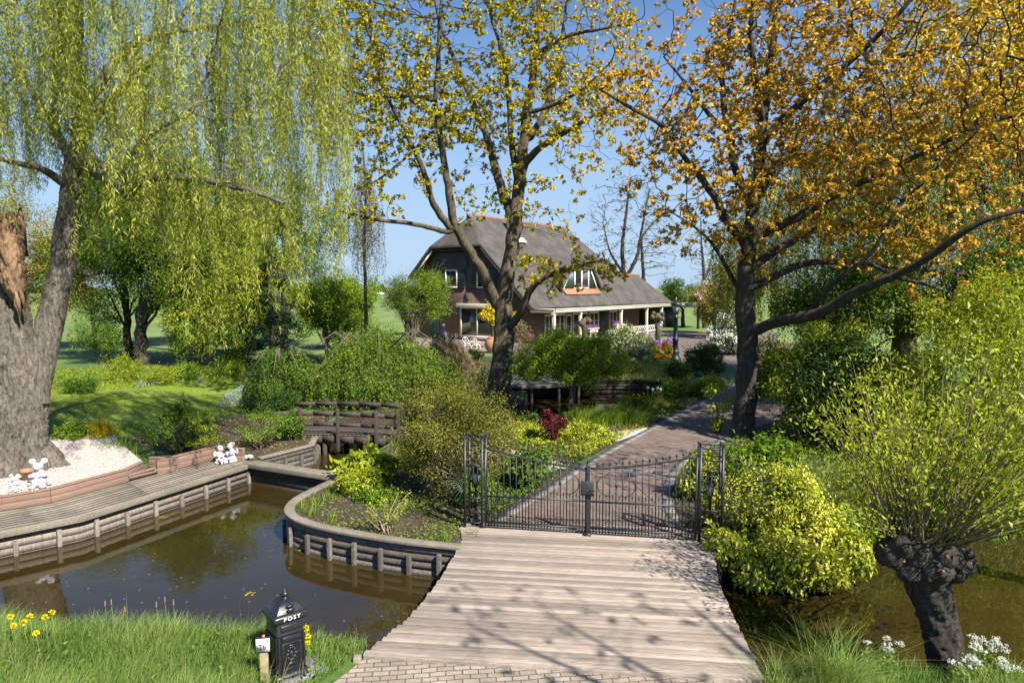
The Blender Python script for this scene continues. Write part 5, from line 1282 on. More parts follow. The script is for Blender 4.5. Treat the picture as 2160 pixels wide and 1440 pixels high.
for k in range(12):
    a = R.uniform(-2.6, .6); q = R.uniform(.8, 1); b = PD(-6 - 6 * q, 660 - 190 * q, 18) + np.array([math.cos(a), math.sin(a), 0]) * (.70 - .20 * q); tm.tube([b - np.array([0, 0, .5]), b + np.array([R.uniform(-.05, .05), R.uniform(-.05, .05), .1]), b + np.array([R.uniform(-.15, .15), R.uniform(-.1, .1), R.uniform(.1, .55)])], [.15, .12, .03], 6, wob=.2, seed=k)
tp2, tr2 = resample([PD(8, 455, 17.8), PD(16, 520, 17.65), PD(26, 575, 17.58), PD(33, 612, 17.6), PD(38, 640, 17.68)], [.30, .33, .30, .22, .06], .05); tm.tube(tp2, tr2, 60, wob=.16, seed=5, fis=.22)
for k in range(9):
    q0 = R.uniform(0, .8); b = PD(6 + 46 * q0 + R.uniform(-8, 6), 480 + 190 * q0, 17.42 + .15 * R.random()); tm.tube([b, b + np.array([.03, .0, -.25]), b + np.array([.06, .05, -.6])], [.02, .06, .01], 8, wob=.25, seed=k)
tm.build('torn_wood', TORN, wt)
tips = np.where((rad < .035) & (np.arange(len(pos)) >= N0))[0]
kk = tips[rng.random(len(tips)) < min(1, 3700 / max(1, len(tips)))]
extra = np.where((np.arange(len(pos)) < N0) & (rad < .16))[0]
kk = np.r_[kk, extra[rng.random(len(extra)) < .8]]
kk = kk[clumpnoise(pos[kk] + pos[kk][:, [2, 2, 2]] * .6, 1.1, 2.0) > .27 - .25 * rng.random(len(kk))]
st_ = pos[kk]; od = rng.normal(size=(len(kk), 3)); od[:, 2] = .25 * abs(od[:, 2]); od = nrm(od + nrm(st_ - np.array([-10, 18, 9])) * .7)
u = pxof(st_)
ln = np.where(rng.random(len(kk)) < .42, R.uniform(3.6, 5.0) + 2.5 * rng.random(len(kk)), .8 + 2.2 * rng.random(len(kk)))
def zf(s):                                            # how low the curtain hangs, in metres
    px = 1080 + s[0] / s[1] * F
    base = np.interp(px, [-200, 40, 80, 180, 205, 240, 330, 420, 480, 560, 640, 720, 790], [6.0, 6.4, 8.0, 8.1, 2.7, 5.8, 5.6, 2.4, 2.8, 4.8, 2.9, 4.4, 6.0]); return base + R.uniform(0, 3.2) * R.random()
tw, lm = strands(st_, od, ln, .135, .020, .0165, zf, sway=.8)
twig_leaves(lm, pos, par, rad, .03, 2, .10, .024, .28, lambda p, c: .1 + .75 * c, skip=.35, clus=8, droop=1.0)
tw.build('withes', BARK_PLAIN, wt); lm.build('crown', LF['willow'], wt)
print('willow nodes', len(pos), 'strands', len(kk), 'faces', lm.n // 4)

# --- pollard willow at the near right bank
pw = thing('pollard_willow', P(1990, 1425), 'black knobbly pollard willow leaning at the near right bank with bright shoots', 'tree')
m = MB(); d0 = 9.1
pts = [PD(2010, 1470, d0), PD(1998, 1400, d0), PD(1985, 1330, d0), PD(1968, 1265, d0 + .05), PD(1955, 1215, d0 + .1), PD(1948, 1180, d0 + .1), PD(1944, 1145, d0 + .1)]
p_, r_ = resample(pts, [.27, .235, .235, .245, .30, .42, .36], .04); m.tube(p_, r_, 40, wob=.07, seed=2.2)
hc = PD(1945, 1165, d0 + .1)
for k in range(34):
    a = R.uniform(0, 6.283); rr_ = R.uniform(.25, .5); z = R.uniform(-.20, .20)
    m.ball(hc + np.array([rr_ * math.cos(a) * 1.12, rr_ * math.sin(a) * .8, z]), (R.uniform(.09, .19), R.uniform(.09, .17), R.uniform(.08, .17)), 12, 9)
for dx, dz, rr_ in ((.50, -.12, .17), (-.46, .02, .2), (-.28, -.16, .2), (-.05, -.10, .2), (.14, .06, .24), (.3, -.02, .17), (-.2, .08, .22), (-.42, .14, .15), (.05, -.24, .14)): m.ball(hc + np.array([dx, -.30 + abs(dx) * .35, dz]), (rr_, rr_ * .9, rr_ * .95), 14, 10)
o = m.build('trunk', BARK_POLLARD, pw, smooth=True)
dp = o.modifiers.new('sub', 'SUBSURF'); dp.levels = 1; dp.render_levels = 1
tx = bpy.data.textures.new('knobs', 'CLOUDS'); tx.noise_scale = .09
dm2 = o.modifiers.new('disp', 'DISPLACE'); dm2.texture = tx; dm2.strength = .07; dm2.mid_level = .5
m = MB()                                              # pale cut ends on the head
for k in range(0):
    a = R.uniform(-2.9, -.3); c = hc + np.array([.52 * math.cos(a) * R.uniform(.4, 1), .5 * math.sin(a), R.uniform(-.2, .22)]); m.ball(c, (.028, .02, .025), 8, 6)
for dx, dz in ((-.34, .12), (-.22, .02), (-.14, -.2), (.02, .14), (.2, .05), (.24, .12), (-.42, .0), (.5, -.05), (-.02, -.06)):
    m = MB(); m.ball(hc + np.array([dx, -.50 + abs(dx) * .5, dz]), (.03, .02, .027), 9, 6); m.build('cut_end', TORN, pw)
sm = MB(); P_, V_, Dd = [], [], []
for k in range(150):
    a = R.uniform(0, 6.283); el = R.uniform(.42, 1.4); L = R.uniform(1.8, 3.5)
    dv = np.array([math.cos(a) * math.cos(el), math.sin(a) * math.cos(el) * .85 + .12, math.sin(el)])
    if dv[0] < 0: L *= 1 - .62 * min(1, -dv[0] * 1.6)
    if R.random() < .5: dv[0] = abs(dv[0]) * 1.15 + .12
    dv = nrm(dv); s0 = hc + np.array([math.cos(a) * .38, math.sin(a) * .3, .10 + R.uniform(0, .12)]); t_ = np.linspace(0, 1, 9)[:, None]
    bend = np.array([dv[0] * .35, dv[1] * .2, -.35 * (1 - dv[2])]); pts = s0 + dv * L * t_ + bend * L * .4 * t_ ** 2 + rng.normal(size=(9, 3)) * .02 * t_
    rb = R.uniform(.009, .019); sm.tube(pts, np.linspace(rb, .003, 9), 5, cap=False)
    q = np.arange(.36 + .2 * R.random(), 1, .010); cv = R.random()
    pp = np.stack([np.interp(q, t_[:, 0], pts[:, c]) for c in range(3)], -1); pp = pp + rng.normal(size=pp.shape) * .11 * (.4 + q[:, None]); P_.append(pp); V_.append(.4 * cv + .6 * rng.random(len(q))); Dd.append(np.repeat(dv[None], len(q), 0))
for k in range(260):                                  # tangle of dead twigs on the head
    a = R.uniform(0, 6.283); c = hc + np.array([.4 * R.random() * math.cos(a), .35 * R.random() * math.sin(a), .13]); e_ = c + np.array([R.uniform(-.2, .2), R.uniform(-.2, .2), R.uniform(.05, .30)]); sm.tube([c, (c + e_) / 2 + rng.normal(size=3) * .03, e_], [.005, .004, .002], 3, cap=False)
sm.build('shoots', mk('olive_brown_shoots', [(.3, (.10, .075, .03)), (.7, (.24, .19, .08))], scale=5, rough=.7, bump=0), pw)
p = np.concatenate(P_); n_ = len(p); dd = nrm(np.concatenate(Dd) * .8 + rng.normal(size=(n_, 3)) * .7); nn = nrm(rng.normal(size=(n_, 3)) + np.array([0, 0, .4]))
lm = MB(); lm.leaves(p, dd, nn, .10 * (.6 + .7 * rng.random(n_)), .032 * (.7 + .6 * rng.random(n_)), np.concatenate(V_)); lm.build('crown', LF['lime'], pw)
# ------------------------------------------------------------------ shrubs and beds, near to far
# right of the bridge
shrub('variegated_shrub', 'bright yellow-green variegated shrub spilling beside the right gate pillar', 'shrub', 1515, 1815, 985, 1165, 'varieg', 18000, .085, .042, nb=60, br=.27, depth=13.2, dof=.45, ryf=.55, droop=.5, up=.6, z0=-.15)
shrub('variegated_shrub', 'yellow-green variegated bush behind the right gate pillar at the drive edge', 'shrub', 1436, 1560, 950, 1100, 'varieg', 6500, .085, .042, nb=36, br=.3, depth=15.6, dof=.5, ryf=.8, droop=.4, up=.5, shift=-.1)
shrub('variegated_shrub', 'cream-edged yellow shrub hanging over the water right of the bridge', 'shrub', 1500, 1880, 1120, 1265, 'varieg', 15000, .12, .052, nb=44, br=.30, depth=12.3, dof=.3, ryf=.5, droop=.8, up=.5, z0=-.5, shift=.05)
shrub('rhododendron_shrub', 'dull green leathery shrub behind the yellow variegated shrub by the right oak', 'shrub', 1500, 1745, 925, 1090, 'fresh', 8500, .12, .045, nb=40, br=.3, depth=15.2, dof=.5, ryf=.8, droop=.6, shift=-.05)
shrub('beech_hedge', 'tall dark hedge mass with yellow-green tips right of the orange oak', 'hedge', 1590, 1960, 668, 985, 'lime', 30000, .10, .055, nb=85, br=.20, depth=21.4, dof=.55, ryf=.75, shift=-.22, ns=14, shell=.3)
shrub('laurel_hedge', 'very dark laurel mass between the hedge and the pollard shoots', 'hedge', 1660, 2000, 690, 1000, 'dark', 15000, .11, .045, nb=60, br=.26, depth=20.6, dof=.7, ryf=.6, ns=8, up=.3)
shrub('willow_shrub', 'large bright green bush at the right edge behind the pollard willow', 'shrub', 1880, 2420, 560, 1060, 'lime', 34000, .10, .04, nb=90, br=.22, depth=17.4, dof=.6, ryf=.6, shift=-.05, ns=10)
cover('bank_cover', 'green low growth on the far right bank', [G2(1515, 1150), (5.6, 14.0), (8.5, 14.6), (12, 15.6), (20, 17), (22, 24), (9, 22), (5.4, 17)], 'fresh', 26000, .4, .09, .04, s=.7)
m = MB()
for (xa, ya), (xb, yb) in zip([(4.6, 13.3), (6, 13.9), (8.5, 14.4), (12, 15.4)], [(6, 13.9), (8.5, 14.4), (12, 15.4), (20, 16.6)]):
    n_ = int(600 * (xb - xa)); f = rng.random((n_, 1)); q = np.array([[xa, ya]]) * (1 - f) + np.array([[xb, yb]]) * f + rng.normal(size=(n_, 2)) * .07; z = rng.random(n_) * .85 - .5; nn = nrm(np.array([0, -1.0, .5]) + rng.normal(size=(n_, 3)) * .5)
    m.leaves(np.c_[q[:, 0], q[:, 1] - .12 - .2 * (.4 - z), z], nrm(np.c_[rng.normal(size=(n_, 2)) * .5, -np.ones(n_)]), nn, .14, .035, rng.random(n_))
tag(m.build('bank_fringe', LF['fresh']), 'leaves hanging over the far right bank into the water', kind='stuff')
shrub('bank_shrub', 'loose lime green bush low on the right bank above the water', 'shrub', 1790, 2180, 985, 1120, 'lime', 9000, .08, .03, nb=44, br=.3, depth=14.9, dof=.3, ryf=.5, shift=-.1)
q = scatter([(5.6, 13.9), (8.5, 14.5), (12, 15.6), (12, 18), (7, 17.5), (5, 15.5)], 5200); m = MB(); blades(m, np.c_[q, np.zeros(len(q))], .62, .014, lean=.9); tag(m.build('bank_grass', LF['grass']), 'long arching grass on the far right bank', kind='stuff')

# peninsula
shrub('spindle_shrub', 'large olive-brown small-leaved shrub left of the gate', 'shrub', 792, 1112, 790, 1105, 'spindle', 50000, .05, .026, nb=130, br=.21, depth=15.4, dof=.5, ryf=.9, ns=22, inner=.3, shift=-.05, shell=.2)
t = thing('budding_shrub', P(815, 1125), 'leafless twiggy shrub with lime buds near the curved bank wall', 'shrub')
m = MB(); b0 = P(815, 1125); tips = [b0 + np.array([R.uniform(-.45, .45), R.uniform(-.3, .3), R.uniform(.35, .85)]) for _ in range(15)]; stems(m, b0, tips, .014, .005, spread=.12); m.build('stems', mk('pale_tan_twig', [(.3, (.26, .2, .13)), (.7, (.42, .34, .23))], scale=9, bump=0), t)
m = MB(); blob_leaves(m, [(*(b0 + (tp_ - b0) * f), .07) for tp_ in tips for f in (.6, .8, 1.0)], 420, .06, .03, shell=.1); m.build('foliage', LF['lime'], t)
shrub('hosta_clump', 'broad-leaved bright green hosta by the plank dam', 'hosta', 705, 830, 965, 1030, 'lime', 800, .24, .13, nb=16, br=.4, depth=17.0, dof=.5, ns=0, shift=-.2, up=.7)
shrub('fern_clump', 'yellow-green feathery clump below the hosta', 'perennial', 690, 815, 990, 1056, 'lime', 2600, .09, .04, nb=18, br=.4, depth=16.1, dof=.5, ns=0, shift=.05)
shrub('hellebore_clump', 'dark glossy green leafy clump just behind the gate', 'perennial', 1040, 1165, 950, 1050, 'mid', 2400, .13, .075, nb=22, br=.36, depth=16.6, dof=.4, ns=4, up=.6)
shrub('low_shrub', 'dim green low bush under the olive-brown shrub by the gate', 'shrub', 940, 1050, 980, 1100, 'fresh', 3200, .06, .035, nb=16, br=.36, depth=15.0, ns=5, shift=-.1)
for px, py in ((640, 1070), (655, 1085), (668, 1062), (690, 1050), (930, 1140), (1000, 1130), (700, 1098)):
    c = P(px, py); m = MB(); q = c + rng.normal(size=(26, 3)) * np.array([.07, .07, 0]); blades(m, q, .22, .02, lean=.9, var=.5 + .5 * rng.random(26)); tag(m.build('bulb_tuft', LF['fresh']), 'small green bulb leaf tuft in the soil inside the curved bank wall', 'tuft', 'bulb tufts inside the curved bank wall')
cover('moss_cover', 'low mossy ground cover over the peninsula soil', pen_bed, 'fresh', 20000, .07, .05, .03, s=.9)
cover('leaf_litter', 'brown dead leaves strewn over the peninsula soil', pen_bed, 'tan', 6000, .03, .05, .03, s=1.4)
cover('drive_edge_cover', 'low yellow-green leaves between the right kerb and the hedge', [G2(1478, 1150), G2(1425, 1080), G2(1420, 1020), G2(1460, 965), G2(1565, 918), (12, 27), (15, 33), (20, 32), (12, 22), (7, 15.5), (5, 14)], 'fresh', 9000, .35, .09, .04, s=.8)
cover('bed_cover', 'low green leaves between the gravel path and the left kerb', [G2(1040, 1100), G2(1090, 1062), G2(1150, 1024), G2(1215, 978), G2(1180, 975), G2(1050, 960), G2(1010, 1050)], 'mid', 3500, .3, .10, .055, s=.9)
cover('corner_cover', 'variegated low leaves in the corner between the drive and the pond border', [G2(1090, 935), G2(1215, 975), G2(1325, 920), G2(1240, 905), G2(1120, 910)], 'varieg', 7000, .22, .08, .04, shift=-.25, s=.8)
# border along the drive
shrub('ground_shrub', 'yellow-green variegated low cover at the corner of the drive', 'ground cover', 1150, 1305, 905, 965, 'varieg', 7000, .08, .04, nb=34, br=.3, depth=22.2, dof=.4, ryf=.8, ns=0, shift=-.2)
shrub('ground_shrub', 'pale variegated low cover left of the red maple', 'ground cover', 1055, 1180, 908, 950, 'varieg', 4500, .08, .04, nb=18, br=.3, depth=22.4, dof=.4, ryf=.9, ns=0, shift=-.25)
t = thing('daylily_clump', P(1285, 905), 'wide arching bright green daylily clump beside the drive', 'daylily')
q = np.concatenate([P(x, 893)[None] + rng.normal(size=(260, 3)) * np.array([.22, .35, 0]) for x in (1225, 1250, 1280, 1310, 1340)]); m = MB(); blades(m, q, .62, .024, lean=1.3, var=.2 + .6 * rng.random(len(q)), seg=4); m.build('foliage', LF['fresh'], t)
t = thing('red_maple', P(1168, 932), 'small dark red Japanese maple at the pond side of the border', 'tree'); b0 = P(1168, 932)
m = MB(); tips = [b0 + np.array([R.uniform(-.5, .42), R.uniform(-.3, .3), R.uniform(.5, .95)]) for _ in range(10)]; stems(m, b0, tips, .03, .008, spread=.04); m.build('trunk', BARK_DARK, t)
m = MB(); blob_leaves(m, [(*tp_, .17) for tp_ in tips] + [(b0[0] - .1, b0[1] - .2, .55, .2), (b0[0] + .2, b0[1] - .2, .6, .22), (b0[0], b0[1] - .25, .28, .18)], 1500, .075, .05, shell=.2); m.build('crown', LF['red'], t)
shrub('brown_ground_shrub', 'brownish-green spreading low cover along the upper drive edge', 'ground cover', 1310, 1440, 843, 880, 'olive', 3600, .06, .03, nb=26, br=.28, depth=28.2, dof=.3, ns=0)
shrub('yew_mound', 'low dark green spreading mound beside the upper drive', 'shrub', 1385, 1530, 806, 858, 'mid', 7000, .07, .03, nb=36, br=.28, depth=30.5, dof=.5, ns=0, shift=-.15)
shrub('azalea_dark', 'dark round rhododendron above the bend of the drive', 'shrub', 1446, 1552, 722, 800, 'dark', 8000, .11, .045, nb=34, br=.3, depth=38, dof=.5, ns=8)
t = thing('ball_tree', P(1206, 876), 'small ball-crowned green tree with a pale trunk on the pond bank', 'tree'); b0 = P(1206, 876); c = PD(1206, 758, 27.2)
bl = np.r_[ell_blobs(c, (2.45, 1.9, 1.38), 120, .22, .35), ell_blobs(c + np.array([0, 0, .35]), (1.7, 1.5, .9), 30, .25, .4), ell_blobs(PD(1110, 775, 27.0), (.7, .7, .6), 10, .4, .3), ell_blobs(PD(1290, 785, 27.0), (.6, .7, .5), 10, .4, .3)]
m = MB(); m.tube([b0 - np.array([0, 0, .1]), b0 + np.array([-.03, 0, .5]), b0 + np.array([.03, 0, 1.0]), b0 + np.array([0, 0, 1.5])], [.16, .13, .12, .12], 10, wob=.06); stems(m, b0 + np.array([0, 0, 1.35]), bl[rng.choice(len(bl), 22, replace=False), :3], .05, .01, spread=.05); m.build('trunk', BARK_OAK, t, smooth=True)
m = MB(); blob_leaves(m, bl, 52000, .07, .042, shell=.3, var_shift=.3); sprigs(m, bl, 500, .07, .042, .6, .3, c); m.build('crown', LF['fresh'], t)  # crown leaf tone lifted in place of sunlight the right oak blocks
shrub('sapling', 'slender yellow-green sapling leaning out from behind the right oak', 'shrub', 1490, 1560, 790, 880, 'lime', 700, .10, .06, nb=12, br=.3, depth=22.9, ns=5, shell=.1)
for k, px in enumerate((1366, 1376, 1386, 1393)):
    c = P(px, 842 + (k % 2) * 3); t = thing('white_tulip', c, 'white tulip standing at the dark pond edge', 'tulip', 'white tulips at the pond edge'); m = MB(); m.tube([c, c + np.array([0, 0, .42])], .012, 4); blades(m, np.repeat(c[None], 5, 0), .34, .05, lean=.5); m.build('leaves', LF['mid'], t)
    m = MB(); m.lathe(c + np.array([0, 0, .42]), [(.02, 0), (.055, .05), (.06, .10), (.045, .15)], 8); m.build('bloom', LF['whitebloom'], t)
# lawn side
shrub('spirea_shrub', 'small golden yellow bush at the edge of the gravel bed', 'shrub', 152, 222, 888, 945, 'gold', 3200, .05, .028, nb=22, br=.34, depth=21.2, dof=.5, ns=5)
shrub('green_bush', 'fresh green low bush between the willow trunk and the yellow bush', 'shrub', 92, 170, 892, 952, 'fresh', 3000, .075, .05, nb=20, br=.36, depth=21.0, dof=.5, ns=4, shift=.1)
shrub('border_shrub', 'twiggy dark green bush above the board wall on the left bank', 'shrub', 262, 440, 848, 985, 'mid', 9000, .06, .03, nb=50, br=.22, depth=19.6, dof=.6, ryf=.7, ns=26, shell=.15, shift=.0)
shrub('border_shrub', 'smaller yellowish bush right of the twiggy dark bush on the left bank', 'shrub', 365, 460, 872, 980, 'lime', 1500, .055, .03, nb=26, br=.2, depth=19.4, dof=.4, ns=14, shell=.15, shift=-.25)
shrub('rose_shrub', 'thin twiggy rose bush behind the child statues', 'shrub', 458, 595, 858, 965, 'fresh', 3600, .045, .026, nb=40, br=.2, depth=20.6, dof=.5, ryf=.7, ns=34, shell=.1, bark=mk('pale_rose_stem', [(.3, (.16, .13, .08)), (.7, (.3, .25, .17))], scale=9, bump=0))
c = P(250, 960); m = MB(); q = c + rng.normal(size=(170, 3)) * np.array([.28, .2, 0]); blades(m, q, .6, .02, lean=.7); tag(m.build('iris_clump', LF['fresh']), 'upright green iris leaves at the back corner of the gravel bed', 'iris')
cover('bank_leaves', 'dead leaves and weeds on the dark soil of the left bank', [G2(440, 965), G2(532, 972), G2(655, 941), (-7.0, 24.4), (-6.8, 26.8), (-10, 27.5), G2(250, 930)], 'olive', 3500, .08, .06, .035)
cover('lawn_grass', 'short mown lawn grass behind the willow', lawn_poly, 'lawnblade', 60000, .055, .05, .02, blade=True, s=.4)
# perennial border behind the lawn
for i, (a, b, t_, bt, lf_, nn_, sh_, lab) in enumerate((
    (105, 200, 795, 832, 'mid', 3000, 0, 'dark green low bush at the left end of the flower border'), (195, 300, 752, 806, 'lime', 3500, -.1, 'yellow-green flower border bush left of the pale one'),
    (290, 375, 775, 812, 'lime', 3000, -.25, 'pale green cushion plant in the middle of the flower border'), (340, 430, 765, 806, 'fresh', 2600, .15, 'bright green perennial clump in the flower border under the curtain'),
    (440, 515, 752, 798, 'fresh', 2600, .2, 'grassy green clump at the right end of the flower border'))):
    shrub('border_plant', lab, 'perennial', a, b, t_, bt, lf_, nn_, .08, .04, nb=22, br=.32, dof=.4, ns=0, shift=sh_, group='flower border behind the lawn')
cover('border_flowers', 'mixed low greenery filling the border behind the lawn', [G2(105, 830), G2(520, 806), G2(520, 765), G2(105, 785)], 'lime', 15000, .35, .10, .05, shift=-.2)
cover('forget_me_nots', 'pale blue-white flowers along the front of the border', [G2(290, 818), G2(430, 806), G2(430, 800), G2(290, 808)], 'bluegrey', 2500, .25, .06, .05)
cover('blue_flowers', 'pale blue flowers left of the weeping green mound', [G2(455, 868), G2(520, 850), G2(520, 815), G2(475, 835)], 'bluegrey', 1300, .35, .07, .05)
shrub('screen_bush', 'tall loose green bush beyond the border, between willow stem and dark trunks', 'shrub', 140, 262, 640, 772, 'mid', 7000, .11, .06, nb=40, br=.26, depth=44, dof=.4, ns=5, shift=.1)
shrub('screen_bush', 'tall fresh green bush beyond the border, right of the dark trunks', 'shrub', 325, 452, 622, 775, 'fresh', 8000, .11, .06, nb=44, br=.26, depth=42, dof=.4, ns=5)
shrub('screen_bush', 'dark green bush beyond the border at the foot of the conifer', 'shrub', 445, 535, 660, 778, 'mid', 6000, .11, .06, nb=36, br=.26, depth=41, dof=.4, ns=4)
# weeping mounds in the middle
def mound(name, label, px0, px1, pyt, pyb, d, leaf, n, L, W, ry, shift=0.0, nstr=500, z0=0.1, fl=.3):
    cx = (px0 + px1) / 2; x = (cx - 1080) / F * d; rx = (px1 - px0) / 2 * d / F; zt = PD(cx, pyt, d)[2]; b0 = np.array([x, d, 0.0])
    t = thing(name, b0, label, 'tree'); m = MB(); m.tube([b0 - np.array([0, 0, .1]), b0 + np.array([.1, 0, zt * .5]), b0 + np.array([-.1, 0, zt * .9])], [.18, .14, .08], 9, wob=.08)
    for k in range(9): a = k * .7; m.tube([b0 + np.array([0, 0, zt * .55]), b0 + np.array([.5 * rx * math.cos(a), .5 * ry * math.sin(a), zt * .9]), b0 + np.array([.85 * rx * math.cos(a), .85 * ry * math.sin(a), zt * .65])], [.06, .04, .012], 5)
    m.build('trunk', BARK_PLAIN, t, smooth=True)
    a = rng.random(nstr) * 6.283; r = rng.random(nstr) ** .5; bump_ = .82 + .10 * np.sin(a * 3 + 1) + .10 * np.sin(a * 7)
    s = np.c_[b0[0] + rx * r * np.cos(a) * bump_, b0[1] + ry * r * np.sin(a) * bump_, zt * (1 - .58 * r ** 2.0) * (.86 + .14 * rng.random(nstr)) * (.93 + .07 * np.sin(a * 4 + r * 5))]; od = nrm(np.c_[np.cos(a), np.sin(a), .2 * np.ones(nstr)])
    tw, lm = strands(s, od, .5 + 1.7 * rng.random(nstr) * (.3 + .7 * r), L, W, n, lambda p: z0, spread=fl, sway=.15, varf=lambda p: shift, tw=.004)
    if leaf != 'tan': blob_leaves(lm, np.c_[s[rng.random(nstr) < .09], np.full(int(1e6), .34)[:0]] if False else np.c_[s[::11], .26 + .2 * rng.random(len(s[::11]))], 9000, L, W * 1.1, var_shift=shift + .12, shell=.3)
    tw.build('twigs', BARK_PLAIN, t); lm.build('crown', LF[leaf], t); return t
mound('weeping_tree', 'wide weeping dark green mound left of the centre oak', 618, 972, 682, 850, 29.5, 'fresh', .028, .085, .045, 3.0, shift=-.14, nstr=1500)
mound('weeping_tree', 'lower dark weeping mound at the left end of the wide one', 508, 672, 728, 850, 28.8, 'mid', .03, .085, .045, 2.0, shift=-.1, nstr=650)
mound('weeping_tree', 'brown leafless weeping mound behind the green mound', 872, 1000, 694, 800, 37, 'tan', .028, .12, .022, 1.7, nstr=800)
shrub('box_hedge', 'low dark clipped hedge behind the footbridge', 'hedge', 700, 815, 822, 860, 'dark', 6000, .05, .03, nb=40, br=.25, depth=27.6, dof=.5, ryf=.35, ns=0)
shrub('dark_shrub', 'shadowy low bush left of the footbridge', 'shrub', 495, 640, 830, 900, 'dark', 6000, .07, .035, nb=34, br=.27, depth=26.6, dof=.5, ryf=.6, ns=4)
cover('daffodil_leaves', 'upright grey-green bulb leaves behind the footbridge hedge', [G2(700, 828), G2(890, 826), G2(900, 795), G2(700, 800)], 'grass', 3600, .5, .03, .03, blade=True, shift=.15)
cover('garden_weeds', 'green undergrowth around the centre oak and the mounds', [(-6, 28.0), (-2, 28.5), (.35, 29.6), (.4, 34), (2.1, 35.5), (5, 36.5), (8.4, 36.2), (12, 44), (0, 50), (-12, 44), (-12, 32)], 'fresh', 20000, .3, .09, .045, s=.5)
shrub('tan_shrub', 'bare tan twiggy bush at the left foot of the centre oak', 'shrub', 985, 1045, 745, 820, 'tan', 1500, .06, .03, nb=18, br=.3, depth=33, ns=16, shell=.1)
shrub('bronze_shrub', 'bronze-brown bush right of the centre oak by the house wall', 'shrub', 1075, 1125, 672, 745, 'tan', 1800, .09, .05, nb=18, br=.32, depth=44, ns=8, shift=-.2)
shrub('lime_bush', 'small bright green bush on the terrace behind the oak trunk', 'shrub', 978, 1022, 732, 765, 'fresh', 1500, .07, .05, nb=14, br=.36, depth=46, ns=0, shift=.35)
leafy_tree('golden_tree', 'small bright yellow-leaved tree behind the centre oak trunk', 'tree', P(1055, 766), 1.9, .06, PD(1052, 667, 44), (1.45, .9, .75), 'gold', 2600, .13, .10, nb=18, br=.33, limbs=8, shift=.1)
# more planting that fills the middle of the garden
for (n_, lab, a_) in (
    ('border_plant', 'olive-green cushion plant on the peninsula left of the gate', (1060, 1130, 895, 935, 'olive', 2200, .06, .03, dict(nb=16, depth=24.0))),
    ('border_plant', 'rounded fresh green bush right of the red maple', (1185, 1260, 872, 918, 'fresh', 2600, .06, .035, dict(nb=18, depth=25.2, shift=.1))),
    ('border_plant', 'dark green low bush left of the red maple at the pond', (1085, 1150, 872, 915, 'mid', 2600, .06, .03, dict(nb=18, depth=25.0))),
    ('border_plant', 'dim green mound under the ball tree by the daylilies', (1300, 1390, 838, 882, 'fresh', 2600, .07, .035, dict(nb=18, depth=27.5, shift=-.1))),
    ('border_plant', 'bright grassy mound above the far pond edge', (1290, 1380, 772, 812, 'lime', 2600, .09, .03, dict(nb=20, depth=38, shift=-.25))),
    ('border_plant', 'dark low evergreen mound by the upper bend of the drive', (1400, 1480, 765, 815, 'dark', 3200, .09, .04, dict(nb=20, depth=36))),
    ('border_plant', 'fresh green mound beside the drive under the dark rhododendron', (1455, 1545, 795, 838, 'fresh', 3000, .07, .04, dict(nb=20, depth=33))),
    ('border_plant', 'leafy green bush on the near bank beside the footbridge end', (560, 640, 870, 925, 'mid', 3000, .06, .035, dict(nb=20, depth=21.8))),
    ('border_plant', 'yellow-green loose bush right of the hosta', (815, 900, 940, 1020, 'lime', 2600, .06, .03, dict(nb=18, depth=18.4, shift=-.2))),
    ('border_plant', 'low green spreading plant behind the budding twigs', (730, 850, 1040, 1085, 'fresh', 2400, .06, .035, dict(nb=18, depth=15.4, shift=-.1))),
    ('border_plant', 'shadowed green bush between the two pond banks left of the oak', (880, 985, 790, 850, 'fresh', 4000, .08, .04, dict(nb=24, depth=30.5, shift=-.05)))):
    kw = a_[8]; kw.setdefault('ns', 3); shrub(n_, lab, 'perennial', *a_[:8], br=.34, dof=.4, **kw)
# garden by the house
shrub('viburnum_shrub', 'big rounded bush covered in cream-white blooms left of the yellow azaleas', 'shrub', 1262, 1402, 693, 785, 'fresh', 9000, .10, .055, nb=46, br=.27, depth=42.5, dof=.6, ns=8, bloom=('creambloom', 900, .13))
shrub('azalea_shrub', 'golden yellow azalea against the white viburnum', 'shrub', 1368, 1402, 725, 768, 'amber', 2600, .09, .06, nb=16, br=.36, depth=45, dof=.5, ns=4)
shrub('azalea_shrub', 'golden yellow azalea touching the lamp post', 'shrub', 1394, 1422, 720, 766, 'amber', 2600, .09, .06, nb=16, br=.36, depth=45.5, dof=.5, ns=4)
shrub('rhododendron_shrub', 'tall white-flowering rhododendron beside the right oak trunk', 'shrub', 1488, 1600, 664, 740, 'mid', 8000, .13, .06, nb=44, br=.27, depth=50, dof=.5, ns=6, bloom=('whitebloom', 1300, .17))
cover('lavender_row', 'purple flowers massed along the porch balustrade', [P(1325, 742)[:2], P(1424, 738)[:2], P(1424, 730)[:2], P(1325, 734)[:2]], 'purple', 6000, .95, .16, .07, shift=.1)
t = None
cover('meadow_grass', 'rough grassy slope between the pond and the lamp post', [G2(1255, 800), G2(1400, 808), G2(1460, 800), G2(1475, 770), G2(1430, 768), G2(1300, 780)], 'grass', 16000, .32, .03, .03, blade=True, shift=.25)
cover('pond_plants', 'dark leafy plants at the near pond bank', [G2(1105, 905), G2(1180, 890), G2(1240, 875), G2(1330, 862), G2(1400, 850), G2(1480, 840), G2(1440, 866), G2(1335, 880), G2(1225, 915), G2(1120, 920)], 'fresh', 9000, .22, .08, .04, shift=-.05)
cover('drive_border', 'mixed low plants between the drive and the pond', [G2(1230, 935), G2(1325, 920), G2(1430, 866), G2(1340, 872), G2(1200, 905), G2(1110, 930)], 'olive', 5000, .12, .06, .03)

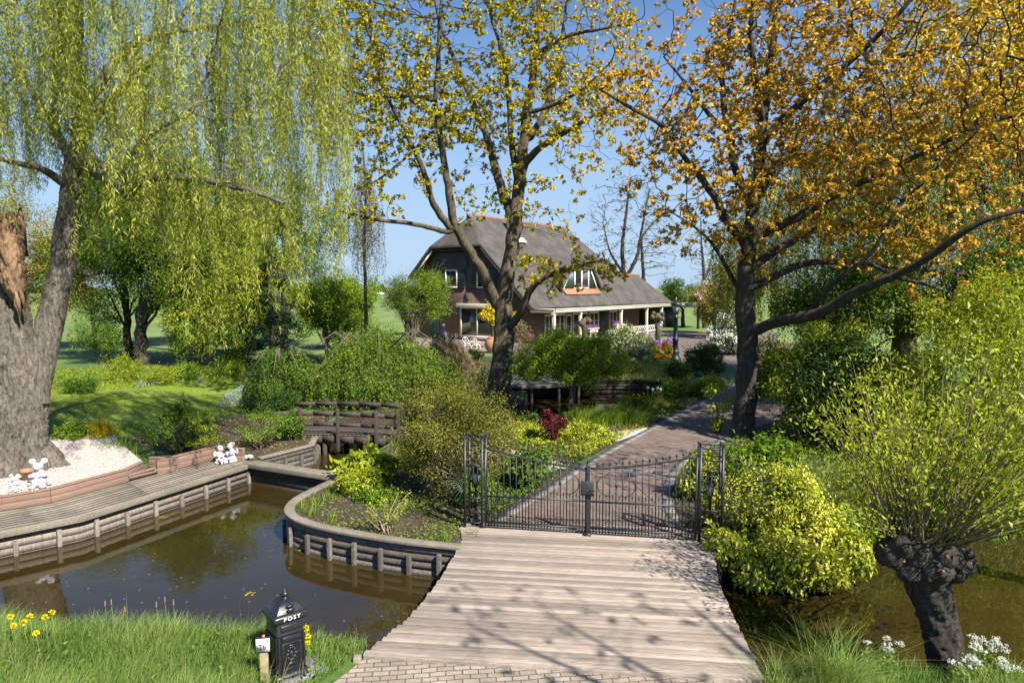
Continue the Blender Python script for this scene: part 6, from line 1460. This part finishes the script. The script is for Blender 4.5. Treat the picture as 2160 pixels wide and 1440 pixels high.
# ------------------------------------------------------------------ trees further off
leafy_tree('round_tree', 'round light green multi-stemmed tree at the left corner of the house', 'tree', P(868, 762), 2.2, .10, PD(884, 625, 47), (2.9, 2.5, 2.1), 'fresh', 26000, .085, .05, nb=80, br=.22, limbs=16, shift=.12, nt=7)
leafy_tree('maple_tree', 'bright lime maple behind the willow curtain', 'tree', P(480, 775), 2.5, .18, PD(455, 580, 43), (4.6, 3.2, 5.2), 'lime', 42000, .13, .10, nb=90, br=.2, limbs=14, shift=-.18)
leafy_tree('maple_tree', 'fresh green bushy tree beside the dark conifer', 'tree', P(690, 770), 1.2, .15, PD(690, 645, 45), (3.1, 2.5, 2.7), 'fresh', 20000, .12, .09, nb=70, br=.22, limbs=12, shift=.22)
ct = thing('conifer_tree', P(575, 775), 'dark blue-green conifer behind the weeping mound', 'tree'); b0 = P(575, 775)
m = MB(); m.tube([b0, b0 + np.array([0, 0, 4]), b0 + np.array([0, 0, 8.2])], [.2, .13, .02], 8)
bl = []
for k in range(90):
    q = R.random() ** 1.2; z = .5 + 7.4 * q; rr_ = 2.4 * (1 - q) + .15; a = R.uniform(0, 6.28); tip = b0 + np.array([rr_ * math.cos(a), rr_ * math.sin(a), z - .25 * rr_]); m.tube([b0 + np.array([0, 0, z]), tip], [.035, .008], 4); bl += [(*(b0 * (1 - f) + tip * f + np.array([0, 0, z * (1 - f)])), .2 + .25 * (1 - f)) for f in (.55, .8, 1.0)]
m.build('trunk', BARK_PLAIN, ct); m = MB(); blob_leaves(m, bl, 22000, .11, .05, shell=.1, droop=.5); m.build('crown', LF['conifer'], ct)
for i, (px, py, d, cx, cyy, rx, ry, rz_, lf_, n_, sh, lab, tr) in enumerate((
    (272, 762, 45, 240, 500, 5.2, 3.5, 5.6, 'mid', 40000, -.05, 'dark-trunked green tree behind the lawn, left of its neighbour', .26),
    (299, 770, 43, 370, 490, 4.8, 3.5, 5.6, 'mid', 38000, -.15, 'dark double-trunked green tree behind the lawn, right of its neighbour', .36),
    (30, 745, 52, 30, 520, 6.5, 4, 6.2, 'olive', 30000, -.1, 'olive tree at the far left edge beyond the lawn', .25),
    (200, 740, 54, 150, 560, 4.2, 3, 4.6, 'olive', 20000, .05, 'small yellow-brown tree between the willow stem and the dark trunks', .15),
    (380, 742, 52, 300, 430, 6.5, 3, 4.5, 'mid', 36000, -.1, 'broad dark green crown high behind the willow curtain', .3),
    (505, 750, 50, 500, 640, 3.6, 3, 3.4, 'fresh', 26000, .1, 'bushy fresh green tree between the lime maple and the conifer', .2),
    (745, 740, 54, 735, 640, 2.8, 2.5, 3.2, 'fresh', 22000, .3, 'bright leafy tree just left of the hanging birch', .18),
    (420, 742, 60, 430, 560, 7.0, 3, 5.5, 'mid', 36000, .05, 'mid green tree mass far behind the lime maple', .25),
    (600, 745, 56, 600, 500, 6.0, 3.5, 6.0, 'mid', 40000, .0, 'tall green tree behind the conifer', .25))):
    leafy_tree('garden_tree', lab, 'tree', P(px, py), 3.2, tr, PD(cx, cyy, d), (rx, ry, rz_), lf_, n_, .13, .08, bark=BARK_DARK, nb=80, br=.2, limbs=14, shift=sh, group='trees beyond the lawn')
# birch with hanging tan twigs
bt = thing('birch_tree', P(770, 775), 'slender birch with drooping tan twigs left of the house', 'tree')
limbs = [LB([(770, 775, 42), (772, 650, 42), (768, 520, 42), (772, 400, 42), (765, 300, 42)], .14, .05)]
att = np.concatenate([att_ell(770, 430, 45, 110, 42, 1.6, 160)]); pos, par, rad, nch, N0 = colonize(limbs, att, step=.35, infl=3, kill=.5, tip=.007)
m = MB(); branch_mesh(m, pos, par, rad, wob=.03); m.build('trunk', BARK_PLAIN, bt, smooth=True)
tips = np.where(rad < .02)[0]; s_ = np.repeat(pos[tips], 2, 0); od = rdir(len(s_)); tw, lm = strands(s_, od, 1 + 3.0 * rng.random(len(s_)), .12, .05, .10, lambda p: 3.6, spread=.8)
tw.build('twigs', BARK_PLAIN, bt); lm.build('crown', LF['birch'], bt)
# bare trees behind the house
def bare(px, pyb, d, pts, att, leaf, lab, keep):
    t = thing('bare_tree', PD(px, pyb, d) * np.array([1, 1, 0]), lab, 'tree', 'thin spring trees behind the house'); limbs = [LB(*l) for l in pts]; pos, par, rad, nch, N0 = colonize(limbs, att, step=.45, infl=4, kill=.5, tip=.022, wig=.35)
    m = MB(); branch_mesh(m, pos, par, rad, wob=.04); m.build('trunk', BARK_DARK, t, smooth=True)
    mb = MB(); twig_leaves(mb, pos, par, rad, .05, 1, .2, .12, .25, lambda p, cl: .8 * cl, skip=keep, clus=4); mb.build('crown', LF[leaf], t)
bare(1335, 690, 92, [([(1320, 690, 92), (1318, 600, 92), (1312, 520, 92), (1322, 440, 92), (1330, 380, 92)], .42, .08), ([(1318, 590, 92), (1345, 540, 92), (1356, 470, 92), (1370, 400, 92)], .3, .06), ([(1316, 580, 92), (1285, 530, 92), (1272, 470, 92)], .22, .05), ([(1350, 690, 93), (1358, 590, 93), (1352, 500, 93), (1395, 450, 93)], .34, .06)],
    np.concatenate([att_ell(1325, 470, 95, 110, 92, 4, 900), att_ell(1400, 540, 35, 45, 92, 2, 150)]), 'olive', 'thin twiggy tree group rising right behind the thatched roof', .82)
bare(1486, 690, 84, [([(1486, 690, 84), (1486, 620, 84), (1484, 560, 84), (1480, 520, 84), (1478, 460, 84)], .3, .06), ([(1485, 600, 84), (1500, 550, 84), (1510, 500, 84)], .16, .04)],
    att_ell(1488, 530, 45, 75, 84, 2.5, 420), 'tan', 'thin bare tree right of the lamp post, beyond the drive', .9)
# masses right of the house
for (px, py, d, cx, cyy, rx, ry, rz_, lf_, n_, sh, lab, bloom) in (
    (1440, 706, 88, 1425, 625, 2.6, 2.5, 2.4, 'mid', 9000, .1, 'mid green tree left of the pink-flushed tree beyond the drive', 0),
    (1505, 705, 74, 1500, 632, 2.9, 2.6, 2.8, 'olive', 14000, -.05, 'yellow-green tree with pale pink blossom beyond the lamp post', 1),
    (1560, 705, 66, 1570, 600, 4.0, 3.2, 4.2, 'olive', 18000, .0, 'olive-green tree directly behind the right oak trunk', 0)):
    t = leafy_tree('garden_tree', lab, 'tree', PD(px, py, d) * np.array([1, 1, 0]), 2.0, .22, PD(cx, cyy, d), (rx, ry, rz_), lf_, n_, .16, .10, nb=60, br=.22, limbs=10, shift=sh)
    if bloom:
        m = MB(); c = PD(1498, 612, d - 2); blob_leaves(m, ell_blobs(c, (2.2, 1, 1.5), 26, .16, .3), 900, .2, .16, shell=.2); m.build('blossom', LF['pinkbloom'], t)
# weeping willow at the back right
w2 = thing('weeping_willow', PD(1900, 720, 33) * np.array([1, 1, 0]), 'full yellow-green weeping willow behind the orange oak', 'tree'); b0 = PD(1900, 720, 33); b0[2] = 0
m = MB(); m.tube([b0, b0 + np.array([.2, 0, 3]), b0 + np.array([0, 0, 6]), b0 + np.array([.4, 0, 11])], [.7, .5, .4, .15], 12, wob=.08)
for k in range(14): a = k * .9; m.tube([b0 + np.array([0, 0, 4.5 + .4 * (k % 5)]), b0 + np.array([3 * math.cos(a), 2.5 * math.sin(a), 8.5 + (k % 4)]), b0 + np.array([6.5 * math.cos(a), 4 * math.sin(a), 8 + (k % 4)])], [.2, .12, .03], 6)
m.build('trunk', BARK_DARK, w2, smooth=True)
n_ = 2100; a = rng.random(n_) * 6.283; r = rng.random(n_) ** .5; s_ = np.c_[b0[0] + 9.0 * r * np.cos(a), b0[1] + 4.5 * r * np.sin(a), 15.5 - 6.5 * r ** 2 - 4.0 * rng.random(n_)]
tw, lm = strands(s_, nrm(np.c_[np.cos(a), np.sin(a), .1 + 0 * a]), 1.5 + 5 * rng.random(n_), .17, .05, .085, lambda p: 2.0 + R.uniform(0, 2.5), varf=lambda p: -.12)
tw.build('withes', BARK_PLAIN, w2); lm.build('crown', LF['willow'], w2)
leafy_tree('golden_oak', 'golden leaved tall tree at the upper right behind the orange oak', 'tree', PD(2150, 720, 31) * np.array([1, 1, 0]), 5, .4, PD(2140, 80, 31), (6.5, 4, 7), 'gold', 26000, .12, .07, bark=BARK_DARK, nb=110, br=.16, limbs=20, shift=-.35)
leafy_tree('backdrop_tree', 'dense dark green tree behind the hedge at the right', 'tree', PD(1800, 720, 28) * np.array([1, 1, 0]), 2.5, .25, PD(1790, 640, 28), (3.6, 2.5, 2.6), 'mid', 20000, .12, .07, nb=70, br=.22, limbs=10, shift=-.1)
leafy_tree('backdrop_tree', 'dense green tree at the right edge behind the bright bush', 'tree', PD(2120, 720, 25) * np.array([1, 1, 0]), 2.5, .25, PD(2120, 620, 25), (4.2, 2.5, 2.6), 'mid', 24000, .11, .06, nb=80, br=.22, limbs=10, shift=.0)
# far edge of the meadow
for i, (px, w_, hh, d) in enumerate(((60, 90, 7, 620), (-150, 120, 9, 640), (800, 30, 7, 560), (740, 40, 9, 700), (170, 60, 6, 660), (350, 110, 8, 700))):
    c = PD(px, 600, d); c[2] = 0; m = MB(); bl = ell_blobs(c + np.array([0, 0, hh * .45]), (w_ / 2 * d / F, 6, hh * .55), 40, .3); blob_leaves(m, bl, 1800, 1.4, 1.0); tag(m.build('far_trees', LF['mid']), 'distant tree clump along the far edge of the meadow', 'trees', 'tree clumps at the far edge of the meadow')
c = PD(798, 612, 480); fh = local('far_barn', (c[0], c[1], 0), 'tiny pale grey-roofed barn far across the meadow left of the house', 'barn'); fh.scale = (.6, .6, .6); m = MB(); m.box((0, 0, 1.6), (14, 8, 3.2)); m.build('wall', WHITE, fh); m = MB(); m.prism([(-7.5, -4.5), (7.5, -4.5), (7.5, 4.5), (-7.5, 4.5)], 3.2, 3.4); m.add([(-7.4, -4.4, 3.41), (7.4, -4.4, 3.41), (7.4, 4.4, 3.41), (-7.4, 4.4, 3.41), (-7.4, 0, 5.6), (7.4, 0, 5.6)], [[0, 1, 5, 4], [2, 3, 4, 5], [0, 4, 3], [1, 2, 5]]); m.build('roof', FLINT, fh)

# ------------------------------------------------------------------ near bank: grass, flowers, lilies
gl = [(-2.35, 9.28), (-3.4, 9.33), (-5, 9.48), (-8, 9.75), (-11, 10.0), (-11, 6.5), (-3.0, 6.5), (-2.62, 7.9), (-2.0, 9.2), (-2.1, 9.3)]
q = scatter(gl, 80000); bxp = np.array([bx[0], bx[1]]); keep = (np.linalg.norm(q - bxp, axis=1) > .36) & (np.linalg.norm(q - np.array([sg[0], sg[1]]), axis=1) > .1)
front = (q[:, 1] < bx[1] - .1) & (q[:, 0] > bx[0] - .25) & (q[:, 0] < bx[0] + .5); keep &= ~(front & (rng.random(len(q)) < .85)); q = q[keep]
cn = clumpnoise(q, 1.6); h = .15 + .23 * cn; right = np.clip((q[:, 0] + 3.4) / .8, 0, 1); h = h * (1 - .5 * right)
m = MB(); blades(m, np.c_[q, np.zeros(len(q))], h, .011, lean=.9, var=np.clip(.55 * rng.random(len(q)) + .3 * cn, 0, 1)); tag(m.build('grass', LF['grass']), 'tall unmown grass on the near left bank', kind='stuff')
cover('bank_weeds', 'small broad-leaved weeds among the near left bank grass', gl, 'mid', 5000, .34, .06, .035, shift=.2, s=1.7)
cover('dead_grass', 'dry straw blades among the near left bank grass', gl, 'tan', 3500, .34, .1, .008, blade=True)
gr = [(3.35, 8.62), (5, 8.58), (7, 8.42), (10, 8.2), (10, 6.5), (3.6, 6.5)]
q = scatter(gr, 26000); cn = clumpnoise(q, 1.6); m = MB(); blades(m, np.c_[q, np.zeros(len(q))], .12 + .22 * cn, .011, lean=.9, var=np.clip(.55 * rng.random(len(q)) + .3 * cn, 0, 1)); tag(m.build('bank_grass', LF['grass']), 'tall unmown grass on the near right bank', kind='stuff')
for px, py, n_, h_, lab in ((1765, 1462, 700, .62, 'dense arching grass tussock left of the pollard willow'), (1650, 1470, 220, .45, 'small grass tussock at the right foot of the bridge')):
    c = P(px, py); q = c + rng.normal(size=(n_, 3)) * np.array([.13, .10, 0]); m = MB(); blades(m, q, h_, .010, lean=1.3, var=.3 + .5 * rng.random(n_), seg=4); tag(m.build('grass_tussock', LF['grass']), lab, 'grass')
for px, py, h_ in ((222, 1278, 0), (235, 1275, 0), (348, 1270, 0), (366, 1276, 0), (330, 1280, 0), (264, 1290, 0)):   # seed heads
    c = P(px, 1400); d = c[1]; zt = PD(px, py, d)[2]; c = np.array([PD(px, py, d)[0], d, 0]); t = thing('seed_head', c, 'thin tan grass seed head above the left bank grass', 'grass stalk', 'seed heads over the left bank grass')
    m = MB(); m.tube([c, c + np.array([.02, 0, zt * .6]), c + np.array([.0, 0, zt])], .003, 4); m.build('stalk', LF['grass'], t); m = MB(); m.lathe(c + np.array([0, 0, zt - .02]), [(.004, 0), (.011, .03), (.008, .08), (.002, .10)], 6); m.build('head', LF['tan'], t)
def yflower(px, py, dbase, lab, grp):
    d = P(px, dbase)[1]; top = PD(px, py, d); c = np.array([top[0], d, 0]); t = thing('yellow_flower', c, lab, 'flower', grp)
    m = MB(); m.tube([c, c + np.array([.015, .01, top[2] * .5]), top], .005, 5); m.build('stem', LF['grass'], t)
    m = MB(); n_ = 46; dd = rdir(n_, .35); m.leaves(np.repeat(top[None], n_, 0), dd, nrm(np.cross(dd, rdir(n_)) + .01), .048, .028, rng.random(n_), droop=-.15); m.build('bloom', LF['petal'], t)
for px, py in ((22, 1300), (63, 1300), (28, 1319), (50, 1312), (95, 1301), (109, 1292), (76, 1336)):
    yflower(px, py, 1400, 'yellow globe flower in the tall grass at the left edge', 'yellow flowers in the left bank grass')
for px, py in ((645, 1324), (650, 1342), (649, 1356)):
    yflower(px, py, 1420, 'yellow globe flower just right of the black post box', 'yellow flowers beside the post box')
def parsley(px, py, dy, lab, heads, spr=.24):
    d = dy; zt = PD(px, py, d)[2]; c = PD(px, py, d); c[2] = 0; t = thing('cow_parsley', c, lab, 'wildflower', 'cow parsley on the near right bank'); st = MB(); fl = MB()
    mid_ = c + np.array([0, 0, zt * .55]); st.tube([c, mid_], [.008, .006], 5)
    for k in range(heads):
        tp_ = c + np.array([R.uniform(-spr, spr), R.uniform(-.12, .12), zt * R.uniform(.72, 1.0)]); st.tube([mid_ - np.array([0, 0, R.uniform(0, .2)]), (mid_ + tp_) / 2 + np.array([0, 0, -.03]), tp_], [.005, .004, .003], 4)
        for j in range(11):
            a = R.uniform(0, 6.28); u_ = tp_ + np.array([.055 * math.cos(a) * R.random() ** .5, .055 * math.sin(a) * R.random() ** .5, .035 + R.uniform(-.008, .01)]); st.tube([tp_, u_], .0018, 3, cap=False); n_ = 9
            nn = nrm(rng.normal(size=(n_, 3)) * .5 + np.array([0, 0, 1])); fl.leaves(u_ + rng.normal(size=(n_, 3)) * .009, np.cross(nn, rdir(n_)), nn, .014, .012, rng.random(n_), mid=.5)
    lv = MB(); blob_leaves(lv, [(c[0] + R.uniform(-.15, .15), c[1] + R.uniform(-.1, .1), zt * R.uniform(.2, .6), .09) for _ in range(8)], 500, .05, .022, shell=.1); st.build('stems', LF['fresh'], t); lv.build('leaves', LF['grass'], t); fl.build('blooms', LF['whitebloom'], t)
parsley(1862, 1352, 8.45, 'cow parsley with few heads, nearest the tussock left of the pollard', 7, .22)
parsley(2075, 1352, 8.4, 'tallest cow parsley with many white heads, right of the pollard trunk', 14, .24)
parsley(2035, 1392, 8.3, 'low bushy cow parsley at the right foot of the pollard trunk', 12, .20)
parsley(2128, 1400, 8.3, 'cow parsley at the right edge of the bank', 9, .16)
def pad(px, py, r, leaf, lab, grp=None, n=10):
    c = P(px, py, WZ + .006); m = MB()
    for k in range(n):
        a = R.uniform(0, 6.28); q = R.random() ** .5 * r; cc = c + np.array([q * math.cos(a) * 1.5, q * math.sin(a), .003 * R.random()]); m.lathe(cc, [(r * .38, 0), (r * .37, .004)], 9, R.random())
    return tag(m.build('lily_pad', LF[leaf]), lab, 'water plant', grp)
pad(649, 1158, .12, 'lime', 'bright lime lily patch on the water beside the curved bank wall'); pad(527, 1252, .07, 'olive', 'small olive leaf patch in the middle of the left canal')
pad(345, 1090, .06, 'olive', 'small olive leaf patch below the left quay piles'); pad(546, 1163, .03, 'fresh', 'tiny green floating leaf in the left canal', n=3)
# fallen leaves floating here and there
q = scatter([G2(0, 1200), G2(520, 1050), G2(600, 1100), G2(720, 1200), G2(900, 1230), G2(760, 1330), G2(500, 1300), G2(0, 1290)], 70); m_ = len(q); nn = np.tile([0, 0, 1.0], (m_, 1)); m = MB(); m.leaves(np.c_[q, np.full(m_, WZ + .004)], np.cross(nn, rdir(m_)), nn, .05, .03, rng.random(m_), droop=0, fold=0)
tag(m.build('floating_leaves', LF['tan']), 'small pale leaves floating on the left canal', kind='stuff')
# roadside tree outside the picture on the right: its crown shades the planks
gt = thing('oak_tree', (14.0, 7.6, 0), 'near golden-leaved tree reaching in at the top right corner', 'tree')
limbs = [([(14.0, 7.6, -.1), (13.8, 7.9, 4), (12.6, 9.4, 7.0), (11.2, 11, 10)], [.3, .24, .14, .04]), ([(13.3, 8.6, 5.6), (11, 10.6, 7.6), (8.6, 12.2, 9)], [.09, .06, .025]), ([(13.5, 8.2, 5), (11.4, 9, 9), (9.4, 9.6, 11)], [.09, .06, .03]), ([(13.3, 8.6, 5.5), (13.0, 11, 8), (12.8, 13, 10)], [.12, .08, .03])]
att = np.array([10.5, 11.6, 9.8]) + rdir(420) * np.array([3.4, 2.6, 2.8]) * rng.random((420, 1)) ** .5
pos, par, rad, nch, N0 = colonize(limbs, att, step=.32, infl=3, kill=.5, tip=.007); m = MB(); branch_mesh(m, pos, par, rad); m.build('trunk', BARK_DARK, gt, smooth=True)
mb = MB(); twig_leaves(mb, pos, par, rad, .012, 2, .10, .055, .16, lambda p, c: .35 + .6 * c, skip=.35, clus=5); mb.build('crown', LF['oakorange'], gt)
rt = thing('roadside_tree', (7.6, 1.6, 0), 'sparse roadside tree standing right of the camera, shading the bridge', 'tree')
limbs = [([(7.6, 1.6, 0), (7.7, 1.7, 4), (7.5, 1.8, 7.0), (7.6, 2, 10.5)], [.28, .2, .05, .02]), ([(7.6, 1.7, 5), (6.6, 2.2, 7.5), (5.6, 2.6, 9.5)], [.08, .05, .02]), ([(7.6, 1.7, 5.5), (8.6, 2.4, 8), (9.3, 3, 10)], [.08, .05, .02])]
att = np.concatenate([np.array([7.4, 2.4, 9.0]) + rdir(170) * np.array([2.9, 1.7, 2.6]) * rng.random((170, 1)) ** .5])
pos, par, rad, nch, N0 = colonize(limbs, att, step=.4, infl=3, kill=.7, tip=.008); m = MB(); branch_mesh(m, pos, par, rad); m.build('trunk', BARK_OAK, rt, smooth=True)
mb = MB(); twig_leaves(mb, pos, par, rad, .012, 1, .14, .08, .15, lambda p, c: .6 * c, skip=.45, clus=5); mb.build('crown', LF['oakyellow'], rt)
